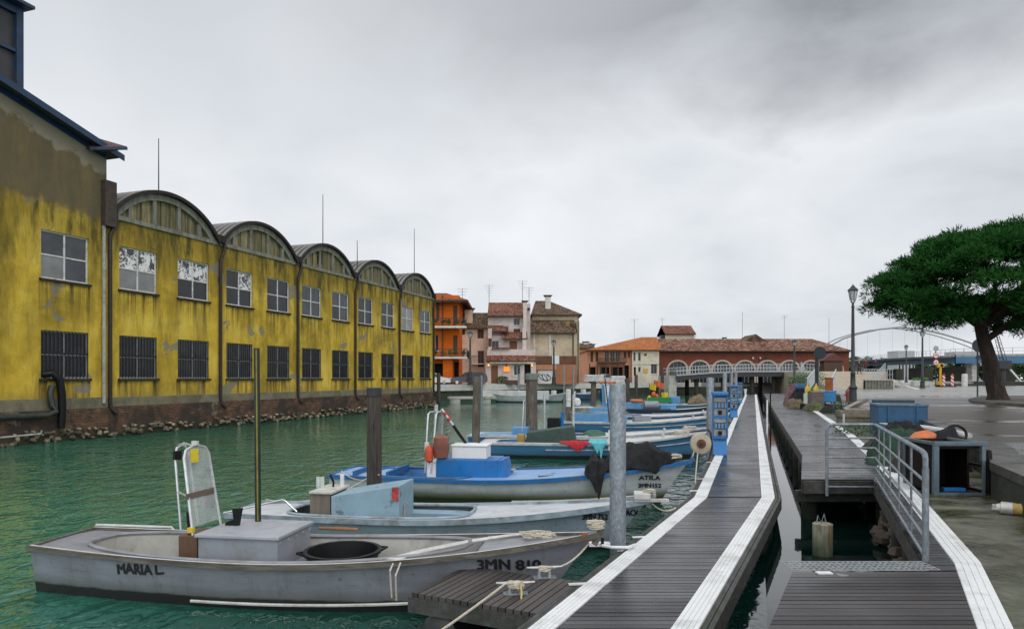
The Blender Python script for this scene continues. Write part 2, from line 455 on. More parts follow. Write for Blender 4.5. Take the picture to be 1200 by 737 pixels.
cleat((cB.x, cB.y, .494), R(6), 'galvanised cleat at the front edge of the finger jetty, wound with yellow and beige rope')
def sag(a, b, s, n=14):
    a, b = Vector(a), Vector(b); return [a.lerp(b, i / n) - Vector((0, 0, s * 4 * (i / n) * (1 - i / n))) for i in range(n + 1)]
def coil(c, r, turns, h, n=16, jit=.25, rnd=random):
    return [Vector(c) + Vector(((r + rnd.uniform(-jit, jit) * r) * math.cos(2 * PI * i / n), (r + rnd.uniform(-jit, jit) * r) * math.sin(2 * PI * i / n) * .6, h * i / (n * turns) + rnd.uniform(0, .01))) for i in range(int(n * turns))]
def rope(pts, r, label, m_=None, cat='rope', group='mooring ropes'):
    x = MB(); x.tube(pts, r, 6); o = x.build('mooring_rope', m_ or M_rope, smooth=True)
    return tag(o, label, cat, group)
rr = random.Random(3)
rope(coil((cA.x, cA.y, .56), .06, 4, .05, rnd=rr) + sag((cA.x + .1, cA.y, .60), A(690, 636, 7.75), .06), .011, 'pale line from the nearest grey bow down to the rear jetty cleat')
rope(coil((cB.x, cB.y, .55), .07, 4, .06, rnd=rr) + sag((cB.x - .1, cB.y - .02, .60), (-1.0, 5.3, .35), .02), .012, 'beige rope running down left from the front jetty cleat')
rope(coil((cB.x, cB.y, .56), .05, 2, .05, rnd=rr) + [(cB.x + .06, cB.y - .1, .54), (cB.x + .05, cB.y - .17, .45), (cB.x + .06, cB.y - .18, .2), (cB.x + .04, cB.y - .18, -.05)], .010, 'yellowish rope end hanging over the finger jetty edge', mat('yellow_rope', (.45, .36, .12), .9, .3, 60))

# ------------------------------------------------------------------ galvanised guide piles, posts
def guide_pile(px0, px1, ytop, Y, label, x=None):
    r = (px1 - px0) / 2 * Y / F; c = A((px0 + px1) / 2, HY, Y); z1 = A(0, ytop, Y).z
    t = thing('guide_pile', label, 'pile', (c.x, c.y, 0), 0, 'galvanised guide piles along the pontoon')
    m_ = MB(); m_.lathe([(r, -1.4), (r, z1 - .02), (r * .93, z1), (0, z1 + .01)], seg=28); m_.build('tube', M_galv, t, smooth=True)
    return t, r
t, r = guide_pile(714.5, 733.5, 450, 8.45, 'thick galvanised steel pile in front, beside the bow of the nearest grey boat')
m_ = MB(); m_.box(-.02, .30, -.13, .10, ZD - .05, ZD - .005); m_.box(-.36, -.1, -.06, .05, ZD + .03, ZD + .07); m_.tube([(-.1, 0, ZD + .05), (-.2, -.09, ZD + .05), (-.1, -.17, ZD + .05), (.1, -.17, ZD + .05), (.2, -.05, ZD + .05)], .02, 8)
m_.build('bracket', M_white, t)
m_ = MB(); m_.cbox((-.2, -.07, ZD + .1), (.035, .03, .09)); m_.build('bolt', M_black, t)
guide_pile(828, 836.5, 442.5, 19.6, 'galvanised pile left of the nearest blue service pedestal')
guide_pile(847, 852, 436.7, 33, 'galvanised pile just right of and behind the nearest blue pedestal')
guide_pile(856, 859, 434.8, 50, 'thin far galvanised pile, left one of a close pair near the footbridge')
guide_pile(861, 864, 434.8, 52, 'thin far galvanised pile, right one of a close pair near the footbridge')
for (px, yt, yb, Y, r, lab, m_, nm) in ((902.8, 461, 529, 24.2, .025, 'dark steel stake in the water strip between pontoon and boardwalk', M_black, 'stake'),
                                   (899, 468.5, 520, 26.0, .032, 'white plastic stake beside the dark one right of the pontoon', M_white, 'stake')):
    x = MB(); c = A(px, HY, Y); x.tube([(c.x, Y, -1.3), (c.x, Y, A(0, yt, Y).z)], r, 10); tag(x.build(nm, m_, smooth=True, loc=(c.x, Y, 0)), lab, 'stake')

# ------------------------------------------------------------------ blue service pedestals
M_case = mat('grey_meter_case', (.21, .225, .235), .3, .2, 7, dirt=(.42, .43, .42), dirt_amt=.5, dscale=6)
M_glass_dk = mat('dark_glass', (.03, .04, .045), .08, .3, 3, bump=0)
def pedestal(Y, px, label, wpx=18.5):
    c = A(px, HY, Y)
    t = thing('service_pedestal', label, 'pedestal', (c.x, Y, ZD + .012), R(-14), 'blue service pedestals on the pontoon')
    w = .195
    m_ = MB(); m_.box(-w, w, -.02, .16, .40, 1.66); m_.build('body', M_blue, t, bevel=.03)
    m_ = MB(); m_.prism([(-w * .95, -.22, 0), (-w * .95, .16, 0), (-w * .95, .16, .42), (-w * .95, -.05, .42)], (w * 1.9, 0, 0)); m_.build('foot', M_blue, t, bevel=.02)
    m_ = MB(); m_.box(-w - .025, w + .025, -.17, .19, 1.60, 1.72); m_.build('cap', M_blue, t, bevel=.04)
    for z0 in (.50, 1.06):
        m_ = MB(); m_.box(-w + .02, w - .02, -.10, -.01, z0, z0 + .50); p = m_.build('meter_box', M_case, t, bevel=.02)
        m_ = MB(); m_.box(-w + .05, w - .05, -.112, -.095, z0 + .2, z0 + .38); m_.build('window', M_glass_dk, p)
        m_ = MB()
        for k in range(4): m_.box(-w + .06 + k * .085, -w + .12 + k * .085, -.122, -.112, z0 + .22, z0 + .36)
        m_.build('sockets', mat('socket_blue', (.12, .22, .36), .4), p)
        m_ = MB(); m_.cbox((0, -.115, z0 + .10), (.10, .05, .10)); m_.cbox((0, -.14, z0 + .06), (.05, .02, .05)); m_.build('latch', M_black, p, bevel=.008)
        m_ = MB()
        for (a, b_) in (((-w, z0 - .03), (w, z0 - .03)), ((w, z0 - .03), (w, z0 + .53)), ((-w, z0 + .53), (-w, z0 - .03))): m_.bar((a[0], -.10, a[1]), (b_[0], -.10, b_[1]), .03, .08)
        m_.build('surround', M_blue, p)
    return t
pedestal(18.7, 843.5, 'nearest blue service pedestal, two grey meter boxes on a sloping blue foot')
pedestal(36.5, 860, 'second blue service pedestal, midway along the pontoon')
pedestal(58, 867, 'farthest blue service pedestal near the pontoon end')
x = MB(); c = G(873.5, 463.5, ZD); x.lathe([(.10, .01), (.12, .35), (.2, .8), (.19, .8), (.1, .36), (0, .34)], seg=12)
o = x.build('bollard', M_white, smooth=True); o.location = c; tag(o, 'small white flared post behind the far blue pedestals', 'bollard')

# ------------------------------------------------------------------ boardwalk on piles, with its hole and railing
ZW = .8
WL = [(2.6, .62), (4.9, 1.84), (6.64, 2.76), (12.2, 5.17), (16, 6.8), (29.6, 11.6), (80, 29.5)]
RI = [(2.6, 1.98), (4.9, 3.34), (6.64, 4.30), (9.35, 5.50), (12.2, 6.75), (22.3, 10.85), (53.3, 22.4), (80, 32.2)]
HR = [(6.4, 3.90), (12.2, 6.45)]
bw = thing('boardwalk', 'weathered timber boardwalk on piles right of the pontoon, with a railed opening', 'boardwalk', (4, 8, 0))
def boards(mb, L, Rr, y0, y1, pitch, z):
    y = y0
    while y < y1 - .02:
        a, b = y, min(y + pitch - .013, y1); za = z + random.uniform(-.0025, .0025)
        mb.add([(L(a), a, za), (Rr(a), a, za), (Rr(b), b, za), (L(b), b, za), (L(a), a, za - .035), (Rr(a), a, za - .035), (Rr(b), b, za - .035), (L(b), b, za - .035)],
               [(0, 1, 2, 3), (0, 4, 5, 1), (1, 5, 6, 2), (2, 6, 7, 3), (3, 7, 4, 0)])
        y += pitch
m_ = MB()
boards(m_, lambda y: lerp(WL, y), lambda y: lerp(RI, y), 2.6, 6.38, .092, ZW)
m_.build('near_deck', M_deck2, bw, world=True)
m_ = MB()
boards(m_, lambda y: lerp(HR, y), lambda y: lerp(RI, y), 6.40, 12.2, .092, ZW)
boards(m_, lambda y: lerp(WL, y), lambda y: lerp(RI, y), 12.2, 42, .105, ZW); boards(m_, lambda y: lerp(WL, y), lambda y: lerp(RI, y), 42, 80, .3, ZW)
m_.build('deck', M_deck, bw, world=True)
m_ = MB(); ys = [2.6, 4.9, 6.64, 9.35, 12.2, 22.3, 53.3, 80]
for i in range(4): strips(m_, i * .065 + .004, (i + 1) * .065 - .003, RI, ys, ZW - .02, ZW + .012)
strips(m_, 0, .26, RI, ys, ZW - .03, ZW + .005)
m_.build('edge_strip', M_white, bw, world=True)
m_ = MB()
m_.bar((5.20, 12.17, .66), (6.9, 12.17, .66), .07, .22); m_.bar((5.20, 12.5, .45), (6.9, 12.5, .45), .12, .2)
for tab, ys_ in ((WL, [12.2, 16, 29.6, 80]), (HR, [6.5, 12.1])): strips(m_, 0.0, .07, tab, ys_, .55, .762)
strips(m_, .02, .08, WL, [2.6, 4.9, 6.3], .60, .762)
m_.bar((2.66, 6.36, .62), (3.95, 6.36, .62), .05, .24)
m_.build('fascia_beam', M_beam, bw, world=True)
pl = []
y = 12.7
while y < 80:
    for off in (.14, 1.5):
        if off < 1 or y < 30: pl.append((lerp(WL, y) + off, y, .14 if off < 1 else .11, .6))
    y += 2.3 if y < 40 else 4.6
pl += [(lerp(HR, y) + .1, y, .07, .7) for y in (7.2, 8.4, 9.6, 10.8)]
pl += [(x, y, .13, .66) for x, y in ((2.3, 5.4), (1.7, 4.3), (3.6, 5.9), (2.9, 4.2))]
for x, y, r_, zt in pl:
    m_ = MB(); m_.tube([(x, y, -1.4), (x, y, zt)], r_, 12); m_.build('pile', M_pile_d, bw, smooth=True, world=True)
# steel grating at the edge of the opening
m_ = MB(); gx0, gx1, gy0, gy1 = 2.64, 4.02, 6.41, 6.70
for i in range(27):
    x = gx0 + (gx1 - gx0) * i / 26; m_.box(x - .003, x + .003, gy0, gy1, ZW - .006, ZW + .004)
for i in range(5):
    yy = gy0 + (gy1 - gy0) * i / 4; m_.box(gx0, gx1, yy - .004, yy + .004, ZW - .006, ZW + .006)
m_.build('grating', mat('grating_steel', (.36, .38, .39), .5, .3, 20, .2), bw, world=True)
m_ = MB(); m_.cbox((2.88, 6.30, ZW + .006), (.14, .06, .012)); m_.build('plate', M_white, bw, world=True)
# pile standing in the opening
c = G(964, 650, 0); ph = .46
m_ = MB(); m_.lathe([(.135, -1.4), (.14, ph), (.12, ph + .01), (0, ph + .01)], seg=20)
def hole_pile_mat():
    m, nt, b = new_mat('stained_concrete_pile'); q = N(nt)
    c = q.ramp(q.noise(4, 5, .7, q.mapped((3, 3, .6))), [(.3, (.10, .12, .08)), (.6, (.30, .30, .22)), (.8, (.45, .43, .33))])
    c = q.mix(q.ramp(q.noise(5, 4, .6, q.mapped((2, 2, .3))), [(.5, 0.0), (.62, .8)]), c, (.16, .06, .02))
    z = q.math('ADD', q.sep()[2], q.math('MULTIPLY', q.noise(3, 3), .2)); c = q.mix(q.ramp(z, [(.1, .9), (.45, 0.0)]), c, (.03, .05, .015))
    q.link(c, b.inputs['Base Color']); b.inputs['Roughness'].default_value = .8; return m
t = thing('concrete_pile', 'short rust-stained round pile standing in the water inside the boardwalk opening', 'pile', (c.x, c.y, 0))
m_.build('shaft', hole_pile_mat(), t, smooth=True)
m_ = MB()
m_.tube([(-.10, 0, ph - .04), (-.06, .02, ph + .12), (-.02, 0, ph + .01), (.03, .02, ph + .14), (.06, 0, ph - .03)], .010, 6)
m_.build('strap', M_galv, t)
# railing
rl = thing('railing', 'galvanised tube railing guarding the opening in the boardwalk, with flat uprights', 'railing', (5.4, 12.1, 0))
def rail_pt(k, z): # along the side of the opening, k 0 near .. 1 far
    a = Vector((lerp(HR, 6.72) + .03, 6.72, z)); b = Vector((lerp(HR, 12.08) + .03, 12.08, z)); return a.lerp(b, k)
zf = 1.78; zn = 1.86
Lx = A(969, 0, 12.08).x
m_ = MB()
pn = rail_pt(0, zn)
cor = [Vector((Lx, 12.08, zf - .1)), Vector((Lx + .03, 12.08, zf - .02)), Vector((Lx + .1, 12.08, zf)), rail_pt(1, zf) - Vector((.05, 0, 0)), rail_pt(.985, zf), rail_pt(.04, zn), rail_pt(.01, zn - .01), rail_pt(0, zn - .05), rail_pt(0, zn - .16)]
m_.tube(cor, .026, 12); m_.build('handrail', M_galv, rl, smooth=True, world=True)
m_ = MB(); m_.tube([(Lx, 12.08, .52), (Lx, 12.08, zf - .09)], .026, 12); m_.build('post', M_galv, rl, smooth=True, world=True)
m_ = MB(); m_.tube([rail_pt(0, .76), rail_pt(0, zn - .15)], .032, 12); m_.build('post', M_galv, rl, smooth=True, world=True)
for i in range(6):
    z1 = zf - .24 - i * .172; z0 = zn - .27 - i * .185
    m_ = MB(); m_.tube([(Lx, 12.08, z1), rail_pt(.995, z1), rail_pt(.98, z1), rail_pt(.02, z0 - .012)], .016, 8)
    e = rail_pt(.02, z0 - .012); d = (rail_pt(0, z0) - rail_pt(1, z1)).normalized()
    m_.build('rail', M_galv, rl, smooth=True, world=True)
for k in (.93, .78, .62, .43, .22):
    m_ = MB(); p = rail_pt(k, 0); zt = zn + (zf - zn) * k - .02
    d = (rail_pt(1, 0) - rail_pt(0, 0)).normalized(); m_.cbox((p.x + .03, p.y, (zt + .55) / 2), (.10, .014, zt - .55), math.atan2(d.y, d.x))
    m_.build('upright', M_galv, rl, world=True)

# ------------------------------------------------------------------ right quay: ledge, wall, asphalt
QE = [(2.0, 4.2), (6.0, 5.55), (9.06, 6.8), (10.5, 7.39), (12.7, 8.85), (14.65, 9.75), (19.3, 11.9), (22, 13.1), (26, 14.5), (33, 16.0), (42, 20.3), (53, 25.5), (80, 34.6), (95, 41.0)]
ZQ, ZL = 1.3, .755
def ledge_mat():
    m, nt, b = new_mat('wet_mossy_concrete'); q = N(nt)
    n1 = q.noise(1.1, 6, .65, q.mapped((.8, 1.5, 1), (0, 0, R(-18))), .5)
    n2 = q.noise(9, 5, .7)
    c = q.ramp(q.math('ADD', q.math('MULTIPLY', n1, .7), q.math('MULTIPLY', n2, .3)), [(.34, (.014, .013, .005)), (.46, (.055, .050, .022)), (.56, (.12, .118, .085)), (.74, (.21, .21, .17))])
    g = q.ramp(q.noise(1.9, 5, .7), [(.54, 0.0), (.64, .55)])
    c = q.mix(g, c, (.035, .055, .012))
    q.link(c, b.inputs['Base Color'])
    q.link(q.ramp(n1, [(.34, .10), (.46, .30), (.6, .62)]), b.inputs['Roughness'])
    q.bump(n2, .4, .02, b); return m
def asphalt_mat():
    m, nt, b = new_mat('wet_asphalt'); q = N(nt)
    x, y, z = q.sep()
    big = q.noise(.10, 4, .6, q.mapped((1, 2.6, 1)), .6)
    mid = q.noise(.6, 5, .65, q.mapped((1, 2.2, 1)))
    fine = q.noise(40, 3, .7)
    c = q.ramp(q.math('ADD', q.math('MULTIPLY', mid, .6), q.math('MULTIPLY', fine, .4)), [(.3, (.038, .031, .023)), (.7, (.095, .079, .060))])
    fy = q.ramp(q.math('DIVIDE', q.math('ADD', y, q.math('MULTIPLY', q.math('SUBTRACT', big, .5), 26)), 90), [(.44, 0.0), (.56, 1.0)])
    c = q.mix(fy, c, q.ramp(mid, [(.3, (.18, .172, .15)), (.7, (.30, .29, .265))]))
    pud = q.ramp(q.math('ADD', q.math('MULTIPLY', big, .6), q.math('MULTIPLY', mid, .4)), [(.50, 0.0), (.57, 1.0)])
    c = q.mix(q.math('MULTIPLY', pud, .7), c, (.040, .035, .030))
    q.link(c, b.inputs['Base Color']); q.link(q.mix(pud, .40, .09), b.inputs['Roughness']); q.bump(fine, .25, .01, b); return m
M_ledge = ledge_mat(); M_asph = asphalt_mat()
m_ = MB()
ysl = [2.0, 4.9, 6.64, 9.35, 12.2, 17, 22.3, 30, 40, 53.3, 66, 80]
for a, b in zip(ysl, ysl[1:]):
    p = [(lerp(RI, a) + .262, a), (lerp(QE, a) + .3, a), (lerp(QE, b) + .3, b), (lerp(RI, b) + .262, b)]
    m_.prism([(x, y, -1.5) for x, y in p], (0, 0, ZL + 1.5))
structure(m_.build('concrete_ledge', M_ledge))
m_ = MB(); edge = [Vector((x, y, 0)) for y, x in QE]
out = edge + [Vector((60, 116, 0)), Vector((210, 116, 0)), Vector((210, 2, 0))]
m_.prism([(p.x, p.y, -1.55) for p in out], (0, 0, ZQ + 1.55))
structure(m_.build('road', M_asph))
# stone coping along the quay edge, dark wall face
m_ = MB(); fc = MB()
for (y0, x0), (y1, x1) in zip(QE, QE[1:]):
    if y0 >= 80: continue
    d = Vector((x1 - x0, y1 - y0, 0)).normalized(); nrm = Vector((-d.y, d.x, 0)); L = (Vector((x1, y1, 0)) - Vector((x0, y0, 0))).length
    k = max(1, round(L / 1.6))
    for i in range(k):
        a = Vector((x0, y0, 0)).lerp(Vector((x1, y1, 0)), i / k) + d * .006; b = Vector((x0, y0, 0)).lerp(Vector((x1, y1, 0)), (i + 1) / k) - d * .006
        m_.prism([a + nrm * .03 + Vector((0, 0, ZQ - .12)), b + nrm * .03 + Vector((0, 0, ZQ - .12)), b - nrm * .42 + Vector((0, 0, ZQ - .12)), a - nrm * .42 + Vector((0, 0, ZQ - .12))], (0, 0, .13))
    p0 = Vector((x0, y0, 0)); p1 = Vector((x1, y1, 0))
    fc.prism([p0 + nrm * .012, p1 + nrm * .012, p1 + nrm * .002, p0 + nrm * .002], (0, 0, ZQ - .125))
structure(m_.build('kerb', mat('wet_stone_coping', (.085, .080, .072), .35, .3, 3, dirt=(.05, .048, .04), dirt_amt=.7, dscale=.9, island=.2)))
structure(fc.build('quay_wall', M_conc_d))
# rubble slope showing under the ledge in the opening
rr = random.Random(5); m_ = MB()
for i in range(60):
    y = rr.uniform(6.9, 12); x = lerp(HR, y) + rr.uniform(.02, .55); m_.blob((x, y, rr.uniform(-.1, .1) + (x - lerp(HR, y)) * 1.0), (rr.uniform(.1, .24), rr.uniform(.1, .22), rr.uniform(.07, .15)), 8, 5, .25, rr)
tag(m_.build('rubble', mat('tan_rubble', (.06, .045, .03), .85, .4, 6, island=.35)), 'tan rubble stones banked up in the dark water under the boardwalk opening', 'rubble', kind='stuff')

# tree pit with its kerb
m_ = MB(); tp = [Vector(p) for p in ((30.2, 44.5, 0), (62, 44.5, 0), (62, 40.0, 0), (33.0, 34.0, 0), (27.4, 37.2, 0))]
tp = [G(1135, 470, ZQ), G(1150, 465.5, ZQ), G(1230, 465.5, ZQ), G(1260, 480, ZQ), G(1200, 476.5, ZQ), G(1140, 472.5, ZQ)]
m_.prism([(p.x, p.y, ZQ) for p in tp][::-1], (0, 0, .13)); structure(m_.build('tree_pit', mat('damp_soil_kerb', (.12, .105, .09), .8, .4, 2, dirt=(.04, .045, .02), dirt_amt=.7, dscale=.4)))
# worn pale marking on the far asphalt
m_ = MB(); a, b = G(1050, 449.2, ZQ), G(1075, 456, ZQ)
m_.add([a + Vector((0, 0, .004)), a + Vector((1.0, 0, .004)), b + Vector((.35, 0, .004)), b + Vector((-.2, 0, .004))], [(0, 1, 2, 3)]); structure(m_.build('road_marking', mat('worn_white_paint', (.55, .54, .52), .7, .2, 3)))

# ------------------------------------------------------------------ things on the ledge
M_rust = mat('rust', (.13, .055, .025), .85, .45, 5, dirt=(.05, .022, .012), dirt_amt=.6, bump=.5)
M_skip = mat('worn_blue_steel', (.018, .080, .165), .55, .25, 4, dirt=(.09, .06, .045), dirt_amt=.6, dscale=2.2, edge=(.55, .66))
M_wood = mat('grey_wood', (.14, .12, .10), .75, .4, 3, stretch=(1, 8, 8), dirt=(.05, .04, .03), dirt_amt=.5, island=.3)
M_plank = mat('driftwood', (.34, .30, .26), .75, .35, 4, dirt=(.10, .08, .06), dirt_amt=.6, island=.3)
M_crate = mat('chipped_blue_frame', (.095, .135, .16), .5, .2, 6, dirt=(.10, .07, .05), dirt_amt=.7, dscale=4, edge=(.56, .64))
M_crdk = mat('dark_soaked_wood', (.012, .009, .007), .6, .5, 3, stretch=(8, 8, 1), dirt=(.10, .055, .025), dirt_amt=.5, dscale=4, edge=(.60, .72), spec=.2)
# open crate with blue frame
c0 = A(1095, 575, 10.75); c1 = A(1152, 575, 10.75); W = c1.x - c0.x
t = thing('open_crate', 'open-fronted steel crate with chipped pale blue frame and soaked dark inside', 'crate', (c0.x, 10.75, ZL), R(-3))
D, Hh = .95, .82
m_ = MB(); m_.box(.03, W - .03, D - .03, D, 0, Hh); m_.box(W - .09, W - .055, .30, D - .03, 0, Hh * .98); m_.box(.03, W - .05, .05, D - .03, Hh - .09, Hh - .05); m_.box(.03, W - .03, .03, D - .03, .015, .05); m_.box(.015, .04, .1, D - .03, .05, Hh)
m_.build('lining', M_crdk, t)
m_ = MB()
for x in (0, W - .05): m_.box(x, x + .05, D - .05, D + .004, 0, Hh)
m_.box(-.02, .06, -.03, .03, 0, Hh + .02); m_.box(-.02, W + .02, -.04, .03, Hh - .03, Hh + .03); m_.box(-.02, .03, 0, D, Hh - .03, Hh + .02); m_.box(W - .045, W - .004, .02, D, Hh - .028, Hh + .018); m_.box(W - .06, W, -.035, .03, Hh - .28, Hh); m_.box(-.02, W - .002, -.02, .03, 0, .045); m_.box(W - .05, W - .002, -.028, -.003, .02, Hh - .2)
m_.build('frame', M_crate, t, bevel=.006)
m_ = MB(); m_.box(.22, .55, .12, .2, .05, .10); m_.build('slat', M_blue, t)
m_ = MB(); m_.box(W - .05, W - .015, .03, D, .45, .49); m_.box(W - .04, W - .015, .03, D, .05, .09); m_.build('side_rail', M_crdk, t)
c = A(1158.5, 575, 10.9); t = tag(MB().tube([(0, 0, 0), (0, 0, .62), (.01, 0, .70)], [.05, .05, .03], 10).build('steel_stake', M_crdk, loc=None, smooth=True), 'short dark rusty stake at the foot of the quay wall beside the open crate', 'stake'); t.location = (c.x, 10.9, ZL)
# yellow hose end with silver coupling
c = A(1172, 590, 9.3)
t = thing('hose', 'thick yellow suction hose with silver coupling lying on the wet ledge', 'hose', (c.x, 9.3, ZL + .085), R(-38))
m_ = MB(); m_.tube([(.10 + i * .045, .0 + .0006 * i * i, .0) for i in range(40)], [.075 + (.006 if i % 2 else 0) for i in range(40)], 14); m_.build('tube', mat('yellow_hose', (.50, .33, .09), .6, .2, 5, dirt=(.15, .10, .05), dirt_amt=.5), t, smooth=True)
m_ = MB(); m_.tube([(-.04, 0, 0), (0, 0, 0), (.01, 0, 0), (.14, 0, 0), (.15, 0, 0)], [.05, .06, .085, .085, .075], 14); m_.cbox((-.05, .03, .02), (.08, .03, .03)); m_.cbox((-.05, -.04, -.01), (.08, .03, .03)); m_.build('coupling', mat('pale_alloy', (.55, .53, .48), .5, .3, 8, .4), t, smooth=True)
# heap of nets, foliage-like green mesh, orange buoy, pipe
def heap(name, c, r, n, m_, label, cat, seed, flat=.55, size=(.08, .2), kind=None, group=None):
    rr = random.Random(seed); x = MB()
    for i in range(n):
        a = rr.uniform(0, 2 * PI); k = rr.random() ** .5; px, py = r[0] * k * math.cos(a), r[1] * k * math.sin(a)
        s_ = rr.uniform(*size); z = r[2] * (1 - k * k) * rr.uniform(.35, 1)
        x.blob((px, py, max(s_ * .4, z)), (s_ * rr.uniform(.7, 1.5), s_ * rr.uniform(.7, 1.5), s_ * flat), 8, 5, .3, rr)
    o = x.build(name, m_, smooth=True); o.location = c; return tag(o, label, cat, group, kind)
def net_mat(name, a, b_, scale=55):
    m, nt, b = new_mat(name); q = N(nt)
    v = q.n('ShaderNodeTexVoronoi', feature='DISTANCE_TO_EDGE'); v.inputs['Scale'].default_value = scale; q.link(q.mapped((1, 1, .6)), v.inputs['Vector'])
    c = q.mix(q.ramp(v.outputs[0], [(.03, 1.0), (.12, 0.0)]), a, b_)
    c = q.mix(q.ramp(q.noise(5, 4, .7), [(.35, 0.0), (.7, 1.0)]), c, tuple(k * .3 for k in a)); q.link(c, b.inputs['Base Color'])
    b.inputs['Roughness'].default_value = .85; q.bump(q.math('ADD', q.noise(14, 4, .7), v.outputs[0]), 1.0, .04, b); return m
M_net_g = net_mat('green_net', (.022, .075, .040), (.05, .14, .075)); M_net_b = net_mat('black_net', (.010, .010, .011), (.035, .035, .037)); M_net_t = net_mat('tan_net', (.22, .16, .085), (.42, .33, .2))
M_net_o = net_mat('grey_brown_net', (.06, .055, .045), (.16, .14, .11))
def cloth_heap(name, c, rx, ry, h, m_, label, cat, seed, rz=0, fold=.18, res=34, group=None):
    "a heaped net / tarpaulin: one continuous folded sheet lying over itself"
    from mathutils import noise as nz
    rows = []; off = Vector((seed * 7.3, seed * 3.1, 0))
    for i in range(res + 1):
        row = []
        for j in range(res + 1):
            u, v = i / res * 2 - 1, j / res * 2 - 1
            rad = min(1.0, math.hypot(u, v) if max(abs(u), abs(v)) < .001 else max(abs(u), abs(v)))
            ang = math.atan2(v, u); wob = 1 + .22 * nz.noise(Vector((math.cos(ang) * 1.6, math.sin(ang) * 1.6, seed)))
            x, y = rad * math.cos(ang) * rx * wob, rad * math.sin(ang) * ry * wob
            base = h * (1 - rad ** 3)
            f = nz.noise(Vector((x * 2.6, y * 2.6, seed)) + off) * .6 + abs(nz.noise(Vector((x * 6, y * 6, seed)))) * .5
            f2 = nz.noise(Vector((x * 13, y * 13, seed * 2))) * .25
            row.append((x, y, max(0.0, base * (1 + f * .35) + (f + f2) * fold * .8 * h * (1 - rad ** 4))))
        rows.append(row)
    x = MB(); x.grid(rows); o = x.build(name, m_, smooth=True); o.location = c; o.rotation_euler.z = rz; return tag(o, label, cat, group)
p = A(1063, 520, 14.6)
cloth_heap('net_heap', (p.x + .0, 14.5, ZL), .75, .9, .66, M_net_g, 'heap of dark green fishing net behind the railing beside the orange buoy', 'net', 1, .3)
cloth_heap('net_heap', (9.75, 16.4, ZL), .75, 1.3, .55, M_net_o, 'grey-brown fishing net piled below the blue skip', 'net', 2, .5)
cloth_heap('net_heap', (p.x + .55, 15.6, ZL), .6, 1.0, .75, M_net_b, 'black net spilling over the quay edge behind the open crate', 'net', 3, .3)
cloth_heap('net_heap', (A(1034, 0, 14.4).x, 14.2, ZL), .42, .6, .22, M_net_g, 'low green net scrap lying on the white boardwalk edge strip', 'net', 4, .1)
p = A(1078, 518, 12.9)
t = thing('buoy', 'orange plastic buoy lying among the nets behind the railing', 'buoy', (p.x - .12, 12.7, ZL + .70), R(20))
m_ = MB(); m_.tube([(-.36, 0, -.14), (-.33, 0, -.13), (-.2, 0, -.08), (0, 0, 0), (.2, 0, .05), (.36, 0, .07), (.40, 0, .08)], [.025, .05, .12, .16, .13, .05, .025], 16); m_.build('float_body', mat('orange_plastic', (.55, .14, .035), .45, .2, 4, dirt=(.2, .09, .05), dirt_amt=.5), t, smooth=True)
m_ = MB(); m_.tube([(.40 + .05 * math.cos(a), .05 * math.sin(a), .08) for a in [i * PI / 5 for i in range(10)]], .012, 6, closed=True); m_.build('eye', M_black, t, smooth=True)
cloth_heap('net_heap', (p.x - .06, 13.0, ZL), .42, .45, .52, M_net_o, 'brown net bundle lying under the orange buoy', 'net', 9, .3)
# pale pipe and dark hoop on the nets
p = A(1112, 506, 15.2)
m_ = MB(); m_.tube([(-.55, .9, .10), (-.2, .3, .06), (.1, -.25, .0), (.2, -.5, -.05)], .075, 12); o = m_.build('pipe', mat('pale_pvc', (.50, .50, .48), .5, .15, 4, dirt=(.2, .18, .15), dirt_amt=.5), smooth=True); o.location = (p.x, 15.3, 1.38); tag(o, 'pale plastic pipe lying along the quay edge above the crate', 'pipe')
m_ = MB(); m_.tube([(.22 * math.cos(a), .05 * math.sin(a), .17 * math.sin(a)) for a in [i * PI / 10 for i in range(20)]], .028, 8, closed=True); o = m_.build('hoop', M_black, smooth=True); o.location = (A(1124, 0, 14.4).x, 14.5, 1.42); tag(o, 'black rubber hoop propped on the quay edge above the crate', 'hoop')
cloth_heap('net_heap', (A(1106, 0, 13.8).x, 13.9, ZL), .55, .5, .72, M_net_b, 'low black net bundle along the quay edge under the black hoop', 'net', 12, .6)
m_ = MB(); m_.cbox((0, 0, 0), (.95, .5, .02), .3, .08, .1); o = m_.build('sheet', mat('pale_board', (.5, .48, .44), .7, .2, 3)); o.location = (A(1050, 0, 17.2).x, 16.9, 1.42); tag(o, 'pale board lying on the net heap in front of the blue skip', 'board')
# blue skip
p = A(1031, 0, 21.5); W = 1.40
t = thing('skip', 'big worn blue steel skip with dark lid standing behind the nets', 'skip', (p.x, 21.6, ZL), R(-16))
m_ = MB(); T = .05; Hs = 1.0
m_.box(0, W, 0, T, 0, Hs); m_.box(0, W, 1.1, 1.1 + T, 0, Hs); m_.box(0, T, T, 1.1, 0, Hs); m_.box(W - T, W, T, 1.1, 0, Hs); m_.box(T, W - T, T, 1.1, .05, .1)
m_.build('body', M_skip, t, bevel=.01)
m_ = MB(); m_.box(-.03, W + .03, -.03, T + .02, Hs - .03, Hs + .03); m_.box(-.03, T, T, 1.12, Hs - .03, Hs + .028); m_.box(W - T, W + .03, T, 1.12, Hs - .03, Hs + .028); m_.build('rim', mat('scuffed_blue_rim', (.07, .17, .26), .5, .3, 6, dirt=(.15, .12, .1), dirt_amt=.5), t, bevel=.01)
m_ = MB(); m_.box(.08, W - .12, .95, 1.25, Hs + .03, Hs + .13); m_.build('lid', mat('dark_teal_steel', (.02, .055, .075), .6), t, bevel=.01)
